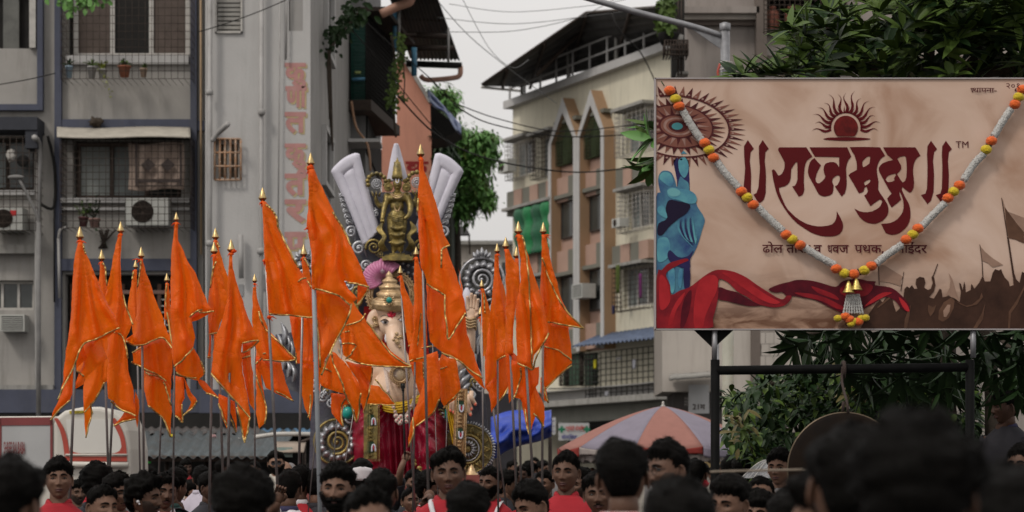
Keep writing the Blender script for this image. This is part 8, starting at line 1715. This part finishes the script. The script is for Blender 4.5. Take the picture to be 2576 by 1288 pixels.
    if 'strap' in extra:
        g = MB(); cp = catmull([Vector((-.12, .15, sh-.35)), Vector((-.11, .13, sh-.05)), Vector((-.10, .04, sh+.035)), Vector((-.11, -.08, sh-.05)), Vector((-.11, -.11, sh-.35))], 5); vs = []
        for p in cp: vs += [BM @ (p+Vector((-.03, 0, .006))), BM @ (p+Vector((.03, 0, .006)))]
        g.add(vs, [(2*i, 2*i+1, 2*i+3, 2*i+2) for i in range(len(cp)-1)], True); g.build('bag_strap', DRK, T, solid=.01)
    if 'jewel' in extra:
        g = MB(); c = HM @ Vector((0, -.1, .062)); g.ball(c, .009, 8, 6); g.tube([c, HM @ Vector((0, -.088, .10))], .003, 5)
        for sg in (-1, 1): g.ball(HM @ Vector((sg*.082, .01, -.045)), .006, 8, 6)
        g.build('gold_ornament', BRASS, T)
    if 'earbud' in extra: MB().ball(HM @ Vector((-.088, .004, -.008)), .010, 10, 8).ball(HM @ Vector((-.090, -.006, -.022)), .006, 8, 6).build('earbud', WHT, T)
    if 'cap' in extra:
        g = MB(); n = 28
        prof_ = [(.086, .102, .030, 0), (.088, .104, .052, 0), (.084, .100, .100, .0), (.070, .092, .128, 0), (.012, .080, .134, 0)]
        vs = []
        for a_, b_, z_, _ in prof_:
            for q in range(n): an = 2*math.pi*q/n; vs.append(HM @ Vector((a_*math.sin(an), -b_*math.cos(an)*1.05, z_+.012*abs(math.cos(an)))))
        g.add(vs, [(j*n+q, j*n+(q+1) % n, (j+1)*n+(q+1) % n, (j+1)*n+q) for j in range(4) for q in range(n)]+[tuple(range(4*n, 5*n))], True); g.build('cap', WHT, T, solid=.004)
    if 'necklace' in extra:
        g = MB(); g.tube([BM @ Vector((.078*math.sin(a), .035-.07*math.cos(a), sh+.052-.02*max(0, math.cos(a)))) for a in [2*math.pi*i/24 for i in range(25)]], .003, 5); g.build('gold_chain', BRASS, T)
    if 'bindi' in extra: MB().ball(HM @ front_pt(0, .038), .003, 6, 5).build('bindi', mat('red_powder', (.3, .01, .02), .8), T)
    return T
STUB = mat('stubble', (.042, .023, .015), .8, 0, scale=90, col2=(.020, .012, .009))
P_ = person
P_(25, 1146, 168, 160, 'thick', LAV, 1, 'blurred person nearest the left edge, black hair, pale lilac cloth on the shoulder', Y=6.6, face=False, spikes=500)
P_(147, 1149, 104, 12, 'bowl', RED, 2, 'boy in a red shirt with straight bowl-cut fringe below the white van', face=True, pitch=4)
P_(196, 1205, 62, 25, 'thick', DRK, 1, 'dark-haired man half hidden right behind the bowl-cut boy', beard='light')
P_(243, 1163, 92, 178, 'curly', DRK, 1, 'person seen from behind with a high mound of curly black hair, left group', face=False)
P_(258, 1221, 92, 40, 'short', RED, 2, 'short boy at the front of the left group looking right with wide eyes', Y=14.2)
P_(298, 1188, 94, 42, 'thick', RED, 1, 'young man with thin moustache looking right, in front of two leaning poles', beard='stache')
P_(366, 1189, 104, 70, 'curly', RED, 1, 'bearded man in profile facing right with a white earbud', beard='light', extra=('earbud',))
P_(414, 1190, 86, 22, 'thick', RED, 1, 'man with a neat moustache and red shirt looking sideways at the camera', beard='stache', extra=('wcollar',))
P_(440, 1179, 84, 140, 'thick', GRN, 1, 'man turned away with a dark green jacket and a black bag strap', face=False, extra=('strap',))
P_(509, 1171, 62, 165, 'short', LAV, 2, 'man from behind in a pale lilac shirt under the low tin roof', face=False)
P_(482, 1205, 56, 120, 'short', RED, 3, 'person with close-cropped temples turned away beside the lilac shirt', face=False)
P_(525, 1241, 62, 8, 'long', RED, 2, 'girl with long black hair facing the camera beside a slanting pole')
P_(530, 1185, 74, 60, 'thick', DRK, 0, 'dark-faced young man behind the large blurred curly head')
P_(612, 1172, 124, 175, 'curly', RED, 1, 'large blurred person from behind with a round mop of curls, left of the nearest pole', Y=8.4, face=False, spikes=500)
P_(695, 1133, 54, 5, 'thick', CRM, 3, 'bearded man in dark sunglasses and open cream shirt standing above the crowd', beard='full', extra=('shades',), Y=26)
P_(716, 1160, 50, 20, 'bald', CRM, 3, 'balding man in a white collar behind the man with sunglasses', Y=27, hc=GREYH)
P_(731, 1163, 44, 150, 'bald', DRK, 2, 'grey bald head turned away right of the sunglasses man', Y=28, face=False, hc=GREYH)
P_(728, 1181, 92, 176, 'short', WHT, 1, 'person from behind with jug ears and a purple collar on a white shirt', face=False, extra=('ncollar',), arm={1: [W(688, 1285, 15.4), W(697, 1262, 15.3)]})
P_(755, 1169, 88, 170, 'short', RED, 1, 'person from behind in red with a white collar, next to the purple collar', face=False, extra=('wcollar',))
P_(800, 1177, 88, 160, 'short', DRK, 2, 'person from behind with a gold neck chain left of the bearded man', face=False, extra=('necklace',))
P_(848, 1161, 122, -6, 'thick', DRK, 2, 'man with a full black beard facing the camera left of the white cap', beard='full')
P_(912, 1154, 66, 178, 'flat', DRK, 1, 'person from behind with flat-topped hair above the white cap', face=False)
P_(911, 1180, 78, 170, 'short', GRY, 1, 'man from behind wearing a boat-shaped white cap', face=False, extra=('cap',))
P_(961, 1179, 112, 172, 'short', RED, 1, 'person from behind with smooth round black hair right of the white cap', face=False, extra=('wcollar',), Y=12.6)
P_(930, 1222, 150, 5, 'short', DRK, 2, 'blurred person at the lower edge showing only brow and forehead', Y=8.6)
P_(1041, 1181, 60, 15, 'thick', DRK, 2, 'young face looking up between poles right of the selfie stick', beard='light', arm={-1: [W(1006, 1192, 24), W(1017, 1158, 24)]}, Y=24.4)
P_(1062, 1186, 62, 50, 'thick', DRK, 1, 'young man looking down between the dark poles', pitch=-14)
P_(1033, 1226, 66, 20, 'bun', RED, 2, 'woman with parted hair and an earring low in the middle of the crowd', extra=('jewel',))
P_(1084, 1183, 74, 75, 'curly', RED, 1, 'man in profile directly left of the tall boy, white lanyard', beard='light', extra=('lanyard',), arm={1: [W(1072, 1275, 15.2), W(1080, 1250, 15.4)]})
P_(1128, 1124, 117, 0, 'thick', RED, 1, 'tall boy in red facing the camera at centre, faint moustache and lanyard', beard='light_s', extra=('lanyard',), sw=1.15)
P_(1175, 1218, 112, 175, 'thick', DRK, 1, 'blurred dark-haired person from behind below the tall boy', Y=10.4, face=False, spikes=400)
P_(1232, 1173, 80, -28, 'short', RED, 1, 'bearded man in red with a lanyard looking left by the gold disc', beard='full', extra=('lanyard',))
P_(1277, 1180, 66, 100, 'curly', DRK, 2, 'curly-haired person turned away right of the bearded lanyard man', face=False)
P_(1280, 1228, 62, -20, 'bun', RED, 3, 'girl with round glasses and a nose ornament low on the right of centre', extra=('glasses', 'bindi'))
P_(1338, 1210, 98, -50, 'thick', DRK, 2, 'boy bending his head down to the left, black fringe over the brow', pitch=-16, Y=13)
P_(1370, 1183, 66, -30, 'short', DRK, 2, 'young man peering out left behind the boy in the open red shirt')
P_(1423, 1136, 100, -14, 'short', RED, 1, 'lean boy in an open red shirt with protruding ears, right of the flags')
P_(1461, 1177, 78, -50, 'thick', DRK, 1, 'dark-haired man half hidden behind the lean boy in red', beard='light')
P_(1491, 1176, 34, -8, 'bald', DRK, 2, 'small bald old man far back under the parasol', hc=GREYH, Y=34)
P_(1478, 1228, 62, 12, 'bun', RED, 3, 'girl with dark-rimmed glasses, bindi and golden hair ornament', extra=('glasses', 'jewel', 'bindi'))
P_(1508, 1181, 96, -8, 'thick', RED, 1, 'man with a drooping moustache in shadow left of the biggest wavy head', beard='stache', Y=13.4)
P_(1567, 1103, 150, 176, 'thick', CHK, 1, 'large person from behind with wavy black hair and red checked collar', Y=8.4, face=False, spikes=500)
P_(1680, 1107, 134, -58, 'thick', WHT, 1, 'man in spectacles with a moustache turned left under the parasol', beard='light', extra=('glasses',), Y=10.8)
P_(1750, 1154, 76, 175, 'short', GRY, 1, 'person from behind left of the black frame post', face=False)
P_(1709, 1206, 170, 178, 'thick', DRK, 1, 'blurred dark head at the bottom edge right of the spectacled man', Y=6.2, face=False, spikes=500)
P_(1835, 1193, 118, -38, 'flat', DRK, 2, 'boy with a straight-cut fringe looking down left, right of the black post', pitch=-8, Y=11.8)
P_(1838, 1146, 70, 160, 'short', DRK, 1, 'two-tone dark head of a person from behind, left beside the clear umbrella', face=False)
P_(1870, 1147, 72, 175, 'thick', DRK, 1, 'rounded dark head of a person from behind, nearest the clear umbrella', face=False)
P_(1913, 1196, 80, -10, 'bun', DRK, 2, 'woman with centre-parted hair showing only her forehead', Y=16)
P_(1908, 1232, 92, -20, 'bowl', DRK, 2, 'boy at the bottom edge with a short fringe, below the woman with parted hair', Y=13)
P_(1960, 1128, 88, -24, 'thick', GRY, 2, 'boy with full lips looking left beside the hanging gong', Y=17)
P_(1990, 1225, 120, 176, 'short', DRK, 1, 'rounded dark blurred head from behind in front of the gong', Y=8.8, face=False)
P_(2085, 1170, 190, -100, 'curly', LAV, 2, 'blurred person in profile facing left before the gong', Y=6.0, face=True)
P_(2318, 1040, 340, 165, 'curly', DRK, 1, 'very large blurred black head of the person nearest the camera at right', Y=4.2, face=False, spikes=900)
P_(2140, 1078, 230, 178, 'thick', DRK, 1, 'blurred dark head of a person in front of the gong, beside the nearest one', Y=5.4, face=False, spikes=500)
P_(2560, 1170, 330, 160, 'thick', DRK, 1, 'blurred dark person at the right-hand edge in front', Y=4.6, face=False, spikes=500)
P_(2528, 982, 84, -78, 'short', DRK, 0, 'man in a dark shirt with purple collar standing high at the right edge facing left', Y=18, extra=('ncollar',))
P_(2566, 1118, 90, -30, 'short', DRK, 1, 'face partly cut off by the right edge of the view', Y=15)
# small back-row heads that fill the gaps between the named people
BK = [(225,1180,52),(318,1153,44),(336,1166,40),(375,1172,40),(468,1155,40),(455,1170,46),(556,1158,40),(640,1160,42),(575,1150,36),(778,1165,42),(830,1170,44),(866,1160,42),(985,1170,40),(1000,1182,44),
 (1105,1150,40),(1195,1168,42),(1310,1172,44),(1345,1150,36),(1330,1160,40),(1400,1165,40),(1365,1158,40),(1520,1150,36),(1600,1160,40),(1640,1150,40),(1770,1165,42),(1800,1170,46),(1900,1168,42),(2000,1165,46),(2030,1172,50),(2480,1170,60),(2540,1085,62),(2440,1150,55),
 (60,1165,50),(95,1172,50),(20,1150,44),(1555,1168,40),(1240,1165,40),(1290,1158,38)]
rg = random.Random(3); hk = ['thick', 'short', 'short', 'curly', 'bowl']; AD = ['thick hair', 'short hair', 'cropped hair', 'curly hair', 'a bowl cut']
LMK = [(25, 'nearest blurred head'), (147, 'bowl-cut boy'), (243, 'tall mound of curls'), (366, 'man with the earbud'), (440, 'green jacket'), (509, 'lilac shirt'), (612, 'big round curly head'), (728, 'purple collar'), (848, 'full-bearded man'), (911, 'white cap'), (1013, 'selfie stick'), (1128, 'tall boy in red'),
 (1232, 'bearded lanyard man'), (1338, 'boy bending down'), (1423, 'lean boy in red'), (1491, 'bald old man'), (1567, 'large wavy head'), (1680, 'spectacled man'), (1810, 'black frame post'), (1925, 'clear umbrella'), (2060, 'gong'), (2320, 'largest blurred head'), (2528, 'man in purple collar')]
used = set()
for i, (x, y, h) in enumerate(BK):
    k = i % 5; tf = (i % 3 != 0); near = sorted(LMK, key=lambda l: abs(l[0]-x)); sh_, sn = rg.choice(((DRK, 'dark'), (RED, 'red'), (GRY, 'grey'), (CRM, 'cream'), (DRK, 'dark')))
    for lx, ln in near:
        lab = 'back-row person with %s, %s, just %s of the %s' % (AD[k], 'face showing' if tf else 'back turned', 'left' if x < lx else 'right', ln)
        if lab not in used: break
    used.add(lab)
    P_(x, y, h, rg.choice((-40, -15, 10, 30, 60)) if tf else rg.choice((165, 178, 150)), hk[k], sh_, rg.choice((1, 1, 2, 0)), lab, face=tf, spikes=80, group='small heads in the back rows of the crowd')
